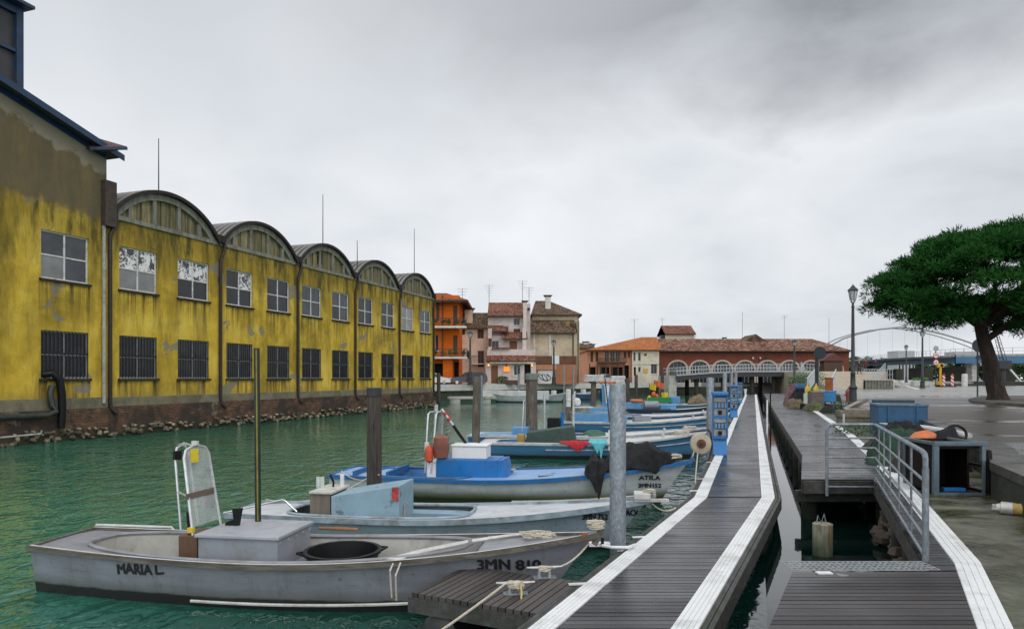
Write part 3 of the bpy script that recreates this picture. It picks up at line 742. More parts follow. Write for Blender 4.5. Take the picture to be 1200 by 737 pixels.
for x in (.3, W - .3):
    m_ = MB(); m_.box(x - .03, x + .03, -.035, -.002, .02, Hs - .04); m_.build('rib', M_skip, t)
# timber planter / trough with planks on top
p = A(986, 0, 26.0); W = 1.75
t = thing('stone_trough', 'long mossy stone trough on the ledge with driftwood planks on top', 'trough', (p.x, 26, ZL), R(-12))
M_tr = mat('mossy_stone', (.17, .15, .115), .85, .4, 4, dirt=(.05, .06, .025), dirt_amt=.7, dscale=2, bump=.8, bdist=.03)
m_ = MB(); m_.box(0, W, 0, .8, 0, .34); m_.box(-.04, W + .04, -.04, .84, .345, .60); m_.build('block', M_tr, t, bevel=.03)
m_ = MB(); m_.box(.03, .10, -.08, -.045, 0, .5); m_.build('post', mat('pale_post', (.45, .45, .43), .6), t)
for i, (x, y, rz, ry, L, lab) in enumerate(((.42, .3, .9, -.45, .62, 'pale driftwood plank leaning up to the right on the trough, nearest the hydrant'), (.72, .35, .9, -.5, .75, 'dark split plank in the middle on the trough, against the lamp post'), (1.25, .3, .8, -.5, .55, 'short grey plank leaning on the trough right of the lamp post'), (.8, .1, .1, 0, 1.3, 'flat board lying along the front of the trough'))):
    m_ = MB(); m_.cbox((0, 0, 0), (L, .17, .06), 0, 0, .1); o = m_.build('plank', M_plank if i != 1 else M_wood, bevel=.006); o.location = wmat(t) @ Vector((x, y, .63 + L * .5 * math.sin(-ry) + .03)); o.rotation_euler = (0, ry, rz * .3 + R(-12)); tag(o, lab, 'plank', 'planks on the stone trough')
# weedy plants
def weed(name, c, r, h, n, label, seed, m_, leaf=.09, kind=None, group=None, cat='plant'):
    rr = random.Random(seed); x = MB()
    for i in range(n):
        a = rr.uniform(0, 2 * PI); k = rr.random() ** .6; z = rr.random() ** .8 * h
        p = Vector((r[0] * k * math.cos(a), r[1] * k * math.sin(a), z)); s_ = leaf * rr.uniform(.5, 1.3)
        u = Vector((rr.uniform(-1, 1), rr.uniform(-1, 1), rr.uniform(-.2, 1))).normalized(); v = u.orthogonal().normalized() * s_ * .38; u = u * s_
        x.add([p, p + u * .5 + v, p + u, p + u * .5 - v], [(0, 1, 2, 3)])
    for i in range(max(3, n // 30)):
        a = rr.uniform(0, 2 * PI); x.tube([(0, 0, 0), (r[0] * .7 * math.cos(a), r[1] * .7 * math.sin(a), h * rr.uniform(.5, .9))], .008, 4)
    o = x.build(name, m_); o.location = c; return tag(o, label, cat, group, kind)
def leaf_mat(name, lo, hi, seedscale=1.0):
    m, nt, b = new_mat(name); q = N(nt)
    c = q.ramp(q.math('ADD', q.math('MULTIPLY', q.island(), .6), q.math('MULTIPLY', q.noise(.9 * seedscale, 3), .4)), [(.2, lo), (.8, hi)])
    q.link(c, b.inputs['Base Color']); b.inputs['Roughness'].default_value = .55; return m
M_leaf = leaf_mat('weed_leaf', (.012, .035, .008), (.05, .11, .03)); M_leaf2 = leaf_mat('light_leaf', (.04, .10, .02), (.11, .20, .05))
p = A(977, 480, 32); weed('weeds', (p.x, 31, ZL), (.5, .6), .75, 260, 'dark leafy weeds growing left of the stone trough', 1, M_leaf)
p = A(1003, 500, 22); weed('weeds', (p.x, 22, ZL), (.75, .6), .32, 260, 'low weeds growing at the foot of the stone trough', 2, M_leaf)
# grey and blue bins further on
def bin_(name, c, w, d, h, rz, m1, m2, label, lid=True):
    t = thing(name, label, 'container', c, rz); T = .04
    m_ = MB(); m_.box(0, w, 0, T, .1, h); m_.box(0, w, d - T, d, .1, h); m_.box(0, T, T, d - T, .1, h); m_.box(w - T, w, T, d - T, .1, h); m_.box(T, w - T, T, d - T, .1, .15); m_.build('body', m1, t, bevel=.015)
    m_ = MB(); m_.box(-.03, w + .03, -.03, d + .03, h + .002, h + .06) if lid else m_.box(-.03, w + .03, -.03, .02, h - .06, h + .03); m_.build('lid' if lid else 'rim', m2, t, bevel=.015)
    for x in (.05, w - .12):
        for yy in (.05, d - .12):
            m_ = MB(); m_.box(x, x + .07, yy, yy + .07, 0, .1); m_.build('foot', M_black, t)
    return t
p = A(965.5, 0, 39); bin_('tub', (p.x, 39, ZL + .38), .66, .7, .72, R(-10), mat('light_blue_plastic', (.03, .22, .48), .4, .15, 4), mat('blue_plastic_rim', (.05, .27, .52), .4), 'bright blue plastic tub beside the grey wooden crate', lid=False)
p = A(951, 0, 38.6); bin_('wooden_crate', (p.x, 38.6, ZL + .2), .68, .7, .9, R(-6), M_wood, M_plank, 'grey weathered wooden crate left of the bright blue tub', lid=False)
m_ = MB(); m_.box(-.35, 1.15, -.1, .9, 0, .36); o = m_.build('pallet', M_crdk, bevel=.01); o.location = (p.x + .2, 38.9, ZL); tag(o, 'dark soaked pallet stack under the blue tub and the grey crate', 'pallet')
p = A(940, 455, 44)
t = thing('barrel', 'dark blue barrel lying on its side on the far net heap', 'barrel', (p.x, 44, 1.98), R(-20))
m_ = MB(); prof = [(-.42, .24), (-.40, .27), (-.2, .28), (-.19, .30), (-.15, .30), (-.14, .28), (.14, .28), (.15, .30), (.19, .30), (.2, .28), (.40, .27), (.42, .24)]
m_.tube([(a, 0, 0) for a, b in prof], [b for a, b in prof], 18); m_.build('drum', mat('dark_blue_drum', (.012, .07, .17), .4, .2, 4), t, smooth=True)
m_ = MB(); m_.tube([(.42, .1, .1), (.45, .1, .1)], .04, 8); m_.build('bung', M_black, t)
cloth_heap('net_heap', (p.x - .15, 43.8, ZL), .8, .9, 1.0, M_net_b, 'dark net and crate heap under the blue barrel', 'net', 5, .2)
cloth_heap('net_heap', (A(930, 0, 46).x, 46, ZL), .55, .9, 1.2, net_mat('pink_net', (.30, .12, .16), (.5, .3, .34)), 'pinkish net bundle beside the blue barrel', 'net', 6, .2)
cloth_heap('net_heap', (A(925, 0, 44).x, 43, ZL), .6, .8, .5, M_net_t, 'tan rope and net heap at the far boardwalk edge', 'net', 7, .2)
cloth_heap('net_heap', (A(944, 0, 39).x, 37.8, ZL), .5, .9, .45, net_mat('mixed_net', (.04, .09, .05), (.45, .35, .1)), 'mixed green and yellow net scraps in front of the grey crate', 'net', 8, .2)
cloth_heap('net_heap', (A(972, 0, 37).x, 36.2, ZL), .9, .9, .42, M_net_b, 'dark tangle of net between the blue tub and the weeds', 'net', 10, .2)
for px, lab in ((946.5, 'left yellow fuel can standing behind the grey crate'), (956.5, 'yellow fuel can standing at the foot of the dark sign post')):
    p = A(px, 456, 42); m_ = MB(); m_.lathe([(.17, 0), (.17, .25), (.13, .38), (.05, .52), (.05, .62), (0, .63)], seg=12); o = m_.build('fuel_can', mat('yellow_plastic', (.65, .46, .03), .45, .15, 5), smooth=True); o.location = (p.x, 42, ZL + .9); tag(o, lab, 'can', 'yellow cans')
    m_ = MB(); m_.lathe([(.24, 0), (.24, .9), (0, .9)], seg=12); o = m_.build('drum', mat('white_drum', (.6, .6, .57), .6, .15, 4), smooth=True); o.location = (p.x, 42, ZL); tag(o, 'white drum standing under the ' + ('left yellow can' if px < 950 else 'yellow can by the sign post'), 'drum')
# orange-brown post box and hydrant
p = A(971.5, 457, 47); t = thing('pillar_box', 'upright rusty orange cabinet standing on the quay behind the blue tub', 'cabinet', (p.x, 47, ZQ), R(-5))
m_ = MB(); m_.box(-.22, .22, -.15, .15, .08, 1.25); m_.build('body', mat('rusty_orange_paint', (.42, .11, .025), .6, .2, 4, dirt=(.15, .05, .02), dirt_amt=.6), t, bevel=.02)
m_ = MB(); m_.box(-.25, .25, -.18, .18, 0, .08); m_.build('plinth', M_conc, t); m_ = MB(); m_.box(-.25, .25, -.18, .18, 1.253, 1.33); m_.build('cap', M_rust, t, bevel=.02)
p = A(993.5, 470, 37); t = thing('hydrant', 'small red fire hydrant standing left of the lamp post', 'hydrant', (p.x, 37, ZQ))
M_red = mat('faded_red_paint', (.22, .035, .03), .5, .25, 5, dirt=(.1, .03, .02), dirt_amt=.5)
m_ = MB(); m_.lathe([(.14, 0), (.14, .05), (.09, .06), (.09, .50), (.13, .51), (.13, .56), (.10, .62), (.05, .68), (.03, .74), (0, .74)], seg=14); m_.build('barrel', M_red, t, smooth=True)
m_ = MB(); m_.tube([(-.17, 0, .40), (.17, 0, .40)], .05, 10); m_.build('outlet', M_red, t, smooth=True)

# ------------------------------------------------------------------ yellow warehouse on the left bank
def plaster(name, tall=False):
    m, nt, b = new_mat(name); q = N(nt)
    x, y, z = q.sep()
    base = q.ramp(q.noise(.5, 6, .65), [(.3, (.39, .255, .030)), (.5, (.60, .405, .045)), (.68, (.72, .53, .095))])
    # greenish weather streaks running down
    st = q.noise(1.0, 7, .72, q.mapped((1.2, 1.2, .22)), .25)
    topz = q.ramp(q.math('ADD', q.math('DIVIDE', z, 12), q.math('MULTIPLY', q.math('SUBTRACT', q.noise(.8, 4), .5), .16)), [(.58, 0.0), (.80, .85)] if not tall else [(.55, 0.0), (.75, .6)])
    stn = q.math('ADD', q.ramp(st, [(.45, 0.0), (.66, .62)]), q.math('MULTIPLY', topz, q.ramp(st, [(.28, .35), (.62, 1.0)])), True)
    c = q.mix(stn, base, (.085, .072, .018))
    blot = q.ramp(q.noise(.33, 6, .7, None, .8), [(.48, 0.0), (.68, .65)])
    c = q.mix(blot, c, (.19, .135, .018))
    low = q.ramp(q.math('ADD', z, q.math('MULTIPLY', q.noise(1.2, 5, .7), 1.6)), [(0.0, 0.0), (1.0, 1.0)])
    lowm = q.math('SUBTRACT', 1.0, q.math('DIVIDE', q.math('SUBTRACT', q.math('ADD', z, q.math('MULTIPLY', q.noise(1.2, 5, .7), 1.6)), 2.3), .7, True), True)
    c = q.mix(q.math('MULTIPLY', lowm, .55), c, (.24, .18, .07))
    f = q.math('MULTIPLY', q.math('FRACT', q.math('DIVIDE', q.math('ADD', x, 67.9), 6.79)), 6.79)
    box = lambda v_, a_, b_: q.math('MULTIPLY', q.math('GREATER_THAN', v_, a_), q.math('LESS_THAN', v_, b_))
    wn = q.math('ADD', box(f, .55, 2.85), box(f, 3.94, 6.24)) if not tall else box(x, -3.1, -.8)
    drip = q.ramp(q.noise(1.0, 4, .7, q.mapped((3.2, 1, .16))), [(.46, 0.0), (.60, 1.0)])
    for zs_ in (6.53, 2.48):
        fade = q.math('MULTIPLY', q.math('LESS_THAN', z, zs_), q.math('MAXIMUM', q.math('DIVIDE', q.math('SUBTRACT', z, zs_ - 1.7), 1.7), 0.0))
        c = q.mix(q.math('MULTIPLY', q.math('MULTIPLY', wn, drip), q.math('MULTIPLY', fade, .95)), c, (.055, .040, .018))
    vo = q.n('ShaderNodeTexVoronoi', feature='DISTANCE_TO_EDGE'); vo.inputs['Scale'].default_value = .42
    q.link(q.mix(.12, q.obj(), q.n('ShaderNodeTexNoise').outputs['Color']), vo.inputs['Vector'])
    crk = q.math('MULTIPLY', q.ramp(vo.outputs[0], [(.004, 1.0), (.010, 0.0)]), q.ramp(q.noise(.25, 3), [(.60, 0.0), (.66, .55)]))
    c = q.mix(crk, c, (.06, .045, .025))
    # bare grey patches where the paint has gone
    p = q.ramp(q.noise(.62, 3, .5, q.mapped((1, 1, 1.1)), .5), [(.625, 0.0), (.645, 1.0)])
    c = q.mix(q.math('MULTIPLY', p, .8), c, (.20, .19, .145))
    if tall:
        e = q.math('ADD', z, q.math('MULTIPLY', q.math('SUBTRACT', q.noise(.55, 5, .6), .5), 2.6))
        e = q.math('ADD', e, q.math('MULTIPLY', x, .0))
        c = q.mix(q.math('MULTIPLY', q.ramp(q.math('DIVIDE', e, 14), [(.675, 0.0), (.70, 1.0)]), .9), c, q.mix(q.noise(1.0, 5, .7), (.085, .070, .040), (.155, .130, .080)))
        e2 = q.math('SUBTRACT', e, q.math('MULTIPLY', x, -.33))
        c = q.mix(q.math('MULTIPLY', q.ramp(q.math('DIVIDE', e2, 14), [(.815, 0.0), (.825, 1.0)]), .85), c, (.27, .24, .175))
    q.link(c, b.inputs['Base Color']); b.inputs['Roughness'].default_value = .85; b.inputs['Specular IOR Level'].default_value = .25
    q.bump(q.math('ADD', q.noise(9, 5, .7), q.math('MULTIPLY', p, -.6)), .35, .03, b); return m
def brick_base():
    m, nt, b = new_mat('old_brick_footing'); q = N(nt)
    br = q.n('ShaderNodeTexBrick'); br.inputs['Scale'].default_value = 1.0; br.inputs['Brick Width'].default_value = .27; br.inputs['Row Height'].default_value = .075; br.inputs['Mortar Size'].default_value = .012
    br.inputs['Color1'].default_value = (.20, .066, .022, 1); br.inputs['Color2'].default_value = (.060, .025, .015, 1); br.inputs['Mortar'].default_value = (.15, .12, .08, 1)
    mp = q.n('ShaderNodeMapping'); mp.inputs['Rotation'].default_value = (R(90), 0, 0); q.link(q.obj(), mp.inputs[0]); q.link(mp.outputs[0], br.inputs['Vector'])
    c = q.mix(q.ramp(q.noise(.7, 6, .7, None, .6), [(.40, 0.0), (.55, .92)]), br.outputs['Color'], (.035, .026, .018))
    c = q.mix(q.ramp(q.noise(1.3, 5, .7), [(.60, 0.0), (.68, .8)]), c, (.24, .20, .14))
    z = q.math('ADD', q.sep()[2], q.math('MULTIPLY', q.noise(2, 4), .35)); c = q.mix(q.ramp(z, [(.30, .95), (.62, 0.0)]), c, (.025, .03, .012))
    q.link(c, b.inputs['Base Color']); b.inputs['Roughness'].default_value = .85; q.bump(q.math('ADD', br.outputs['Fac'], q.noise(3, 5, .7)), .9, .04, b); return m
M_yel = plaster('yellow_plaster'); M_yelt = plaster('yellow_plaster_grey_top', True); M_foot = brick_base()
M_plinth = mat('grey_plinth', (.17, .155, .10), .85, .3, 2, dirt=(.07, .065, .04), dirt_amt=.6, dscale=.9, bump=.4)
M_frame = mat('white_window_frame', (.62, .62, .61), .55, .12, 8, dirt=(.25, .24, .2), dirt_amt=.5)
M_frame_d = mat('grey_window_frame', (.24, .25, .25), .6, .2, 8, dirt=(.12, .1, .08), dirt_amt=.5)
M_pane = mat('window_glass', (.014, .017, .019), .22, .35, 1.2, bump=.05, bdist=.02)
M_pane_g = mat('dusty_window_glass', (.045, .052, .060), .16, .35, 1.4, bump=.05, bdist=.02)
def peel():
    m, nt, b = new_mat('glass_with_peeling_white_paint'); q = N(nt)
    n = q.ramp(q.math('ADD', q.math('MULTIPLY', q.noise(2.6, 6, .75, None, .9), .75), q.math('MULTIPLY', q.noise(9, 3), .25)), [(.485, 1.0), (.51, 0.0)])
    q.link(q.mix(n, (.04, .045, .05), (.74, .74, .72)), b.inputs['Base Color']); q.link(q.mix(n, .12, .7), b.inputs['Roughness']); return m
M_peel = peel()
M_sill = mat('dark_window_sill', (.022, .019, .015), .8, .4, 5)
M_barr = mat('black_bars', (.008, .008, .008), .6, .3, 6)
M_gab = mat('weathered_gable_boards', (.20, .175, .090), .85, .5, 3, stretch=(4, 4, .35), dirt=(.06, .05, .025), dirt_amt=.7, dscale=1.8, island=.35)
M_gfr = mat('pale_green_gable_frame', (.20, .205, .165), .8, .3, 3, stretch=(2, 2, .6), dirt=(.10, .09, .05), dirt_amt=.7, dscale=1.6)
def corr_mat():
    m, nt, b = new_mat('grey_corrugated_sheet'); q = N(nt); x, y, z = q.sep()
    s_ = q.math('ABSOLUTE', q.math('SUBTRACT', q.math('FRACT', q.math('DIVIDE', q.math('ADD', y, .22 + 4.469), .4469)), .5))
    c = q.ramp(q.math('ADD', s_, q.math('MULTIPLY', q.math('SUBTRACT', q.noise(2, 5, .7), .5), .3)), [(.10, (.21, .21, .195)), (.36, (.055, .052, .042))])
    q.link(c, b.inputs['Base Color']); b.inputs['Roughness'].default_value = .8; return m
M_corr = corr_mat()
M_rim = mat('rusty_dark_rim', (.022, .015, .011), .8, .5, 6)
M_pipe = mat('brown_downpipe', (.022, .012, .009), .6, .4, 5, dirt=(.02, .018, .012), dirt_amt=.5)
M_pipe_p = mat('pale_pipe', (.36, .36, .33), .7, .25, 5, dirt=(.15, .14, .1), dirt_amt=.6)
M_pane_p = mat('pane_with_pale_blind', (.20, .205, .20), .2, .3, 1.1, bump=.05)
WR = random.Random(17)
def warehouse_window(par, u0, u1, z0, z1, kind):
    fm, pm = (M_frame, M_pane_g) if kind != 'low' else (M_frame_d, M_pane)
    y = .10; f = MB(); um, zm = (u0 + u1) / 2, (z0 + z1) / 2
    for a, b_ in ((u0, u0 + .06), (u1 - .06, u1), (um - .035, um + .035)): f.box(a, b_, y - .03, y + .04, z0, z1)
    for c, d in ((z0, z0 + .07), (z1 - .06, z1), (zm - .03, zm + .03)): f.box(u0 + .06, um - .035, y - .026, y + .036, c, d); f.box(um + .035, u1 - .06, y - .026, y + .036, c, d)
    w_ = f.build('window', fm, par)
    g = MB(); g.box(u0 + .05, u1 - .05, y + .01, y + .02, z0 + .05, (zm if kind == 'peel' else z1 - .05)); g.build('pane', pm if kind == 'low' else WR.choice((pm, pm, M_pane, M_pane_p)), w_)
    if kind == 'up' and WR.random() < .6: g = MB(); g.box(u0 + .05, um - .04, y + .002, y + .009, z0 + .05, zm - .04); g.build('pane', WR.choice((M_pane_p, M_pane)), w_)
    if kind == 'peel': g = MB(); g.box(u0 + .05, u1 - .05, y + .01, y + .02, zm, z1 - .05); g.build('pane', M_peel, w_)
    if kind == 'half':
        g = MB(); g.box(um + .04, u1 - .06, y + .002, y + .009, zm + .03, z1 - .06); g.build('pane', M_peel, w_)
    s = MB(); s.box(u0 - .08, u1 + .08, -.10, .12, z0 - .10, z0 - .003); s.build('sill', M_sill, w_)
    if kind == 'low':
        s = MB(); n = 13
        for i in range(n): s.box(u0 + .03 + (u1 - u0 - .06) * i / (n - 1) - .011, u0 + .03 + (u1 - u0 - .06) * i / (n - 1) + .011, .02, .042, z0, z1)
        s.box(u0, u1, .015, .045, zm + .05, zm + .10); s.build('bars', M_barr, w_)
    bk = MB(); bk.box(u0 - .02, u1 + .02, .13, .15, z0 - .02, z1 + .02); bk.build('blind', M_black, w_)
ANG = math.atan2(32.22, 10.79)
WHP = (-17.98, 30.28, 0)
BAY = 6.79
wh = thing('warehouse', 'long yellow two-storey warehouse with a row of five arched corrugated roofs along the canal', 'warehouse', WHP, ANG)
holes = []
for k in range(5):
    for a in (.65, 4.04): holes += [(BAY * k + a, BAY * k + a + 2.1, 2.58, 4.54), (BAY * k + a, BAY * k + a + 2.1, 6.63, 8.60)]
m_ = MB(); wall(m_, (0, 0, 0), (1, 0, 0), (0, -1, 0), 0, BAY * 5, 1.32, 9.76, holes, .14)
m_.add([(BAY * 5, 0, 1.32), (BAY * 5, 14, 1.32), (BAY * 5, 14, 10), (BAY * 5, 0, 9.76)], [(0, 1, 2, 3)]); m_.add([(0, 14, 1.32), (BAY * 5, 14, 1.32), (BAY * 5, 14, 10), (0, 14, 10)], [(3, 2, 1, 0)])
m_.build('wall', M_yel, wh)
for i, h in enumerate(holes):
    up = h[2] > 5; k = i // 4
    warehouse_window(wh, *h, 'low' if not up else ('peel' if k == 0 else ('half' if i == 5 else 'up')))
m_ = MB(); m_.box(-.01, BAY * 5, -.05, 0.0, 1.34, 1.74); m_.build('plinth', M_plinth, wh)
def rough_wall(u0, u1, z0, z1, seed, amp=.10):
    from mathutils import noise as nz
    x = MB(); nu = int((u1 - u0) / .25); rows = []
    for j in range(10):
        z = z0 + (z1 - z0) * j / 9
        rows.append([(u0 + (u1 - u0) * i / nu, -.10 - amp * (1 + nz.noise(Vector((i * .35, z * 2.2, seed)))) * (.4 + .6 * (1 - j / 9)), z) for i in range(nu + 1)])
    x.grid(rows); x.box(u0, u1, -.08, .3, z0, z1); return x
rough_wall(0, BAY * 5 + .1, -1.2, 1.335, 2).build('brick_footing', M_foot, wh)
M_stone = mat('pale_footing_stone', (.25, .21, .145), .85, .35, 4, dirt=(.04, .04, .022), dirt_amt=.85, dscale=2.2, edge=(.44, .58), island=.6, bump=.8, bdist=.03)
def stones(u0, u1, seed, par):
    rr = random.Random(seed); x = MB(); u = u0
    while u < u1:
        s_ = rr.uniform(.10, .30)
        if rr.random() < .86: x.blob((u, -.23 + rr.uniform(-.07, .07), rr.uniform(.04, .34)), (s_ * .6, .13, rr.uniform(.05, .13)), 7, 4, .34, rr)
        if rr.random() < .4: x.blob((u, -.26, rr.uniform(.36, .50)), (s_ * .5, .10, .06), 8, 5, .25, rr)
        u += s_ * rr.uniform(.8, 1.1)
    o = x.build('footing_stones', M_stone, par); o['kind'] = 'stuff'
stones(0, BAY * 5, 4, wh)
Rr, half, zs = 4.05, 3.28, 9.86
rise = Rr - math.sqrt(Rr * Rr - half * half)
def arc(uc, r, z0, n=20, hw=None):
    cz = z0 + rise - Rr; a0 = math.acos(min(1, (half if hw is None else hw) / Rr))
    return [(uc + r * math.cos(a0 + (PI - 2 * a0) * i / n), cz + r * math.sin(a0 + (PI - 2 * a0) * i / n)) for i in range(n + 1)]
for k in range(5):
    uc = BAY * k + BAY / 2
    A0 = arc(uc, Rr - .34, zs); A1 = arc(uc, Rr - .02, zs); A2 = arc(uc, Rr + .10, zs)
    # boards
    x = MB(); nb = 22; ra = Rr - .30; cz = zs + rise - Rr
    for i in range(nb):
        a = uc - half + .1 + (2 * half - .2) * i / nb; b_ = a + (2 * half - .2) / nb - .03
        ht = lambda u: max(9.9, cz + math.sqrt(max(0, ra * ra - (u - uc) ** 2)))
        if max(ht(a), ht(b_)) < 9.94: continue
        d = .03 if i % 2 else 0
        x.prism([(a, .10 + d, 9.9), (b_, .10 + d, 9.9), (b_, .10 + d, ht(b_)), (a, .10 + d, ht(a))], (0, .05, 0))
    g = x.build('gable_boards', M_gab, wh)
    if k == 2:
        x = MB()
        for i in range(6): x.box(uc - .95, uc - .45, .03, .08, 10.25 + i * .13, 10.34 + i * .13)
        x.build('vent', M_rim, g)
    x = MB()
    for p0, p1, q0, q1 in zip(A0, A0[1:], A1, A1[1:]): x.prism([(p0[0], -.06, p0[1]), (p1[0], -.06, p1[1]), (q1[0], -.06, q1[1]), (q0[0], -.06, q0[1])], (0, .25, 0))
    x.box(uc - half - .05, uc + half + .05, -.08, .12, 9.74, 9.93)
    for t in (-.66, -.24, .22, .64):
        u = uc + t * half; ht = cz + math.sqrt(ra * ra - (u - uc) ** 2); x.box(u - .09, u + .09, -.03, .11, 9.931, ht - .02)
    x.build('gable_frame', M_gfr, wh)
    x = MB(); rows = []; ny = 64
    A2w = arc(uc, Rr + .10, zs, 28)
    for j in range(ny + 1):
        yv = -.22 + 14.3 * j / ny; dr = .055 * (1 if j % 2 else -1)
        cz2 = cz
        rows.append([(uc + (p[0] - uc) * (1 + dr / Rr), yv, cz2 + (p[1] - cz2) * (1 + dr / Rr)) for p in A2w])
    x.grid(rows); rf = x.build('roof', M_corr, wh)
    x = MB(); B0 = arc(uc, Rr - .03, zs, 28); B1 = arc(uc, Rr + .13, zs, 28)
    for p0, p1, q0, q1 in zip(B0, B0[1:], B1, B1[1:]): x.prism([(p0[0], -.27, p0[1]), (p1[0], -.27, p1[1]), (q1[0], -.27, q1[1]), (q0[0], -.27, q0[1])], (0, .12, 0))
    x.build('rim', M_rim, rf)
    ang = [(0, 4.4), (2, 4.0), (4, 3.6), (1, .0), (3, 1.6)]
for k, (du, hgt) in {0: (-.25, 2.6), 2: (.0, 3.4), 4: (.15, 3.9), 3: (-2.4, 1.1)}.items():
    uc = BAY * k + BAY / 2 + du; x = MB(); x.tube([(uc, .3, 10.9), (uc, .3, 11.7 + hgt)], [.035, .02], 6); x.build('roof_rod', M_rim, wh)
for k in range(6):
    u = BAY * k + (.08 if k < 5 else -.15)
    x = MB(); x.tube([(u + .28, -.14, 10.25), (u + .28, -.16, 9.6), (u + .1, -.14, 9.15), (u, -.12, 8.95), (u, -.12, 1.55), (u + .02, -.16, 1.25), (u + .22, -.32, 1.0)], .085, 10)
    x.build('downpipe', M_pipe, wh, smooth=True)
    x = MB(); x.box(u - .35, u + .35, -.2, .6, 9.98, 10.28); x.build('gutter_box', M_rim, wh)
x = MB(); x.tube([(-.22, -.10, 1.5), (-.22, -.10, 9.3)], .075, 10); x.build('downpipe', M_pipe_p, wh, smooth=True)
x = MB(); x.box(-.30, .28, -.28, .5, 9.3, 11.3); x.build('rain_hopper', mat('rusty_brown_box', (.055, .040, .030), .8, .4, 4), wh)

# ---- taller building at the left edge
tw = thing('tall_building', 'taller yellow building with grey-brown bare upper wall and blue roof edge at the left', 'building', WHP, ANG)
hl = [(-3.0, -.88, 2.58, 4.54), (-3.0, -.88, 6.63, 8.60), (-9.6, -7.5, 2.58, 4.54), (-9.6, -7.5, 6.63, 8.60)]
m_ = MB(); wall(m_, (0, 0, 0), (1, 0, 0), (0, -1, 0), -16, -.004, 1.32, 12.4, hl, .14)
rk = lambda u: 12.40 - .255 * u
m_.add([(-.004, 0, 12.4), (-.004, 0, rk(0)), (-5.2, 0, rk(-5.2)), (-16, 0, rk(-5.2)), (-16, 0, 12.4)], [(0, 1, 2, 3, 4)])
m_.add([(-.004, 0, 1.32), (-.004, 14, 1.32), (-.004, 14, 12.4), (-.004, 0, 12.4)], [(0, 1, 2, 3)])
m_.build('wall', M_yelt, tw)
for h in hl: warehouse_window(tw, *h, 'low' if h[2] < 5 else 'up')
m_ = MB(); m_.box(-16, -.012, -.052, 0.0, 1.30, 1.76); m_.build('plinth', M_plinth, tw)
rough_wall(-16, -.01, -1.2, 1.295, 6).build('brick_footing', M_foot, tw); stones(-16, -.1, 9, tw)
M_blueroof = mat('blue_roof_edge', (.010, .038, .095), .5, .25, 3, dirt=(.04, .05, .06), dirt_amt=.6)
m_ = MB(); m_.prism([(-5.3, -.55, rk(-5.3) + .1), (.35, -.55, rk(.35) + .1), (.35, -.55, rk(.35) + .2), (-5.3, -.55, rk(-5.3) + .2)], (0, 14, 0)); m_.build('roof', mat('dark_roof_sheet', (.06, .05, .045), .7), tw)
m_ = MB(); m_.prism([(-5.3, -.60, rk(-5.3) - .02), (.4, -.60, rk(.4) - .02), (.4, -.60, rk(.4) + .24), (-5.3, -.60, rk(-5.3) + .24)], (0, .05, 0)); m_.prism([(-5.3, -.08, rk(-5.3) - .12), (-.1, -.08, rk(-.1) - .12), (-.1, -.08, rk(-.1) + .1), (-5.3, -.08, rk(-5.3) + .1)], (0, .07, 0)); m_.build('roof_edge', M_blueroof, tw)
iw = wmat(tw).inverted()
m_ = MB(); P = [A(94, 156, 30.6), A(149, 172, 29.6), A(148, 175, 29.5), A(106, 173, 29.2)]
m_.prism([iw @ p for p in P], (0, 2.5, 0)); m_.build('tile_eave', mat('dark_red_tile', (.12, .045, .035), .8, .4, 8, dirt=(.05, .03, .025), dirt_amt=.6), tw)
m_ = MB(); a, b_ = iw @ A(106, 174.5, 29.2), iw @ A(149, 173.8, 29.5); m_.bar(a, b_, .12, .12); m_.build('gutter', M_blueroof, tw)
m_ = MB(); m_.box(-13, -3.86, .05, 5, rk(-4) - .2, 16.75); m_.build('roof_monitor', mat('dark_monitor_panel', (.035, .037, .040), .5, .3, 2), tw)
m_ = MB(); m_.box(-4.05, -3.78, -.12, .25, rk(-4) - .1, 17.0); m_.box(-13, -4.05, -.10, .2, 16.7, 16.98); m_.box(-13, -4.05, -.08, .1, 15.2, 15.32); m_.box(-13.1, -3.6, -.5, 5.2, 17.0, 17.12)
m_.build('monitor_frame', M_blueroof, tw)
# black drain pipes at the foot
t = thing('drain_pipe', 'thick black hose hanging from the window sill and running along the left brick footing', 'pipe', tuple(wmat(tw) @ Vector((-2.6, -.35, 0))), ANG)
m_ = MB(); m_.tube([(-.35, .32, 2.75), (-.1, .1, 2.8), (.12, .0, 2.55), (.2, -.02, 2.0), (.22, -.02, 1.4), (.2, 0, .7), (.2, 0, .55)], [.13, .15, .16, .15, .15, .14, .13], 12); m_.build('hose', M_black, t, smooth=True)
m_ = MB(); m_.tube([(-.1, .12, 2.3), (-.2, .1, 2.0), (-.15, .08, 1.5), (-.05, -.02, 1.25), (-.4, 0, 1.12), (-9, .02, 1.12)], .12, 12); m_.build('pipe', M_float, t, smooth=True)
m_ = MB(); m_.tube([(-6, -.35, .35), (-.9, -.3, .42), (-.85, -.3, .55)], .035, 8); o = m_.build('pipe', M_pipe_p, smooth=True); o.parent = t

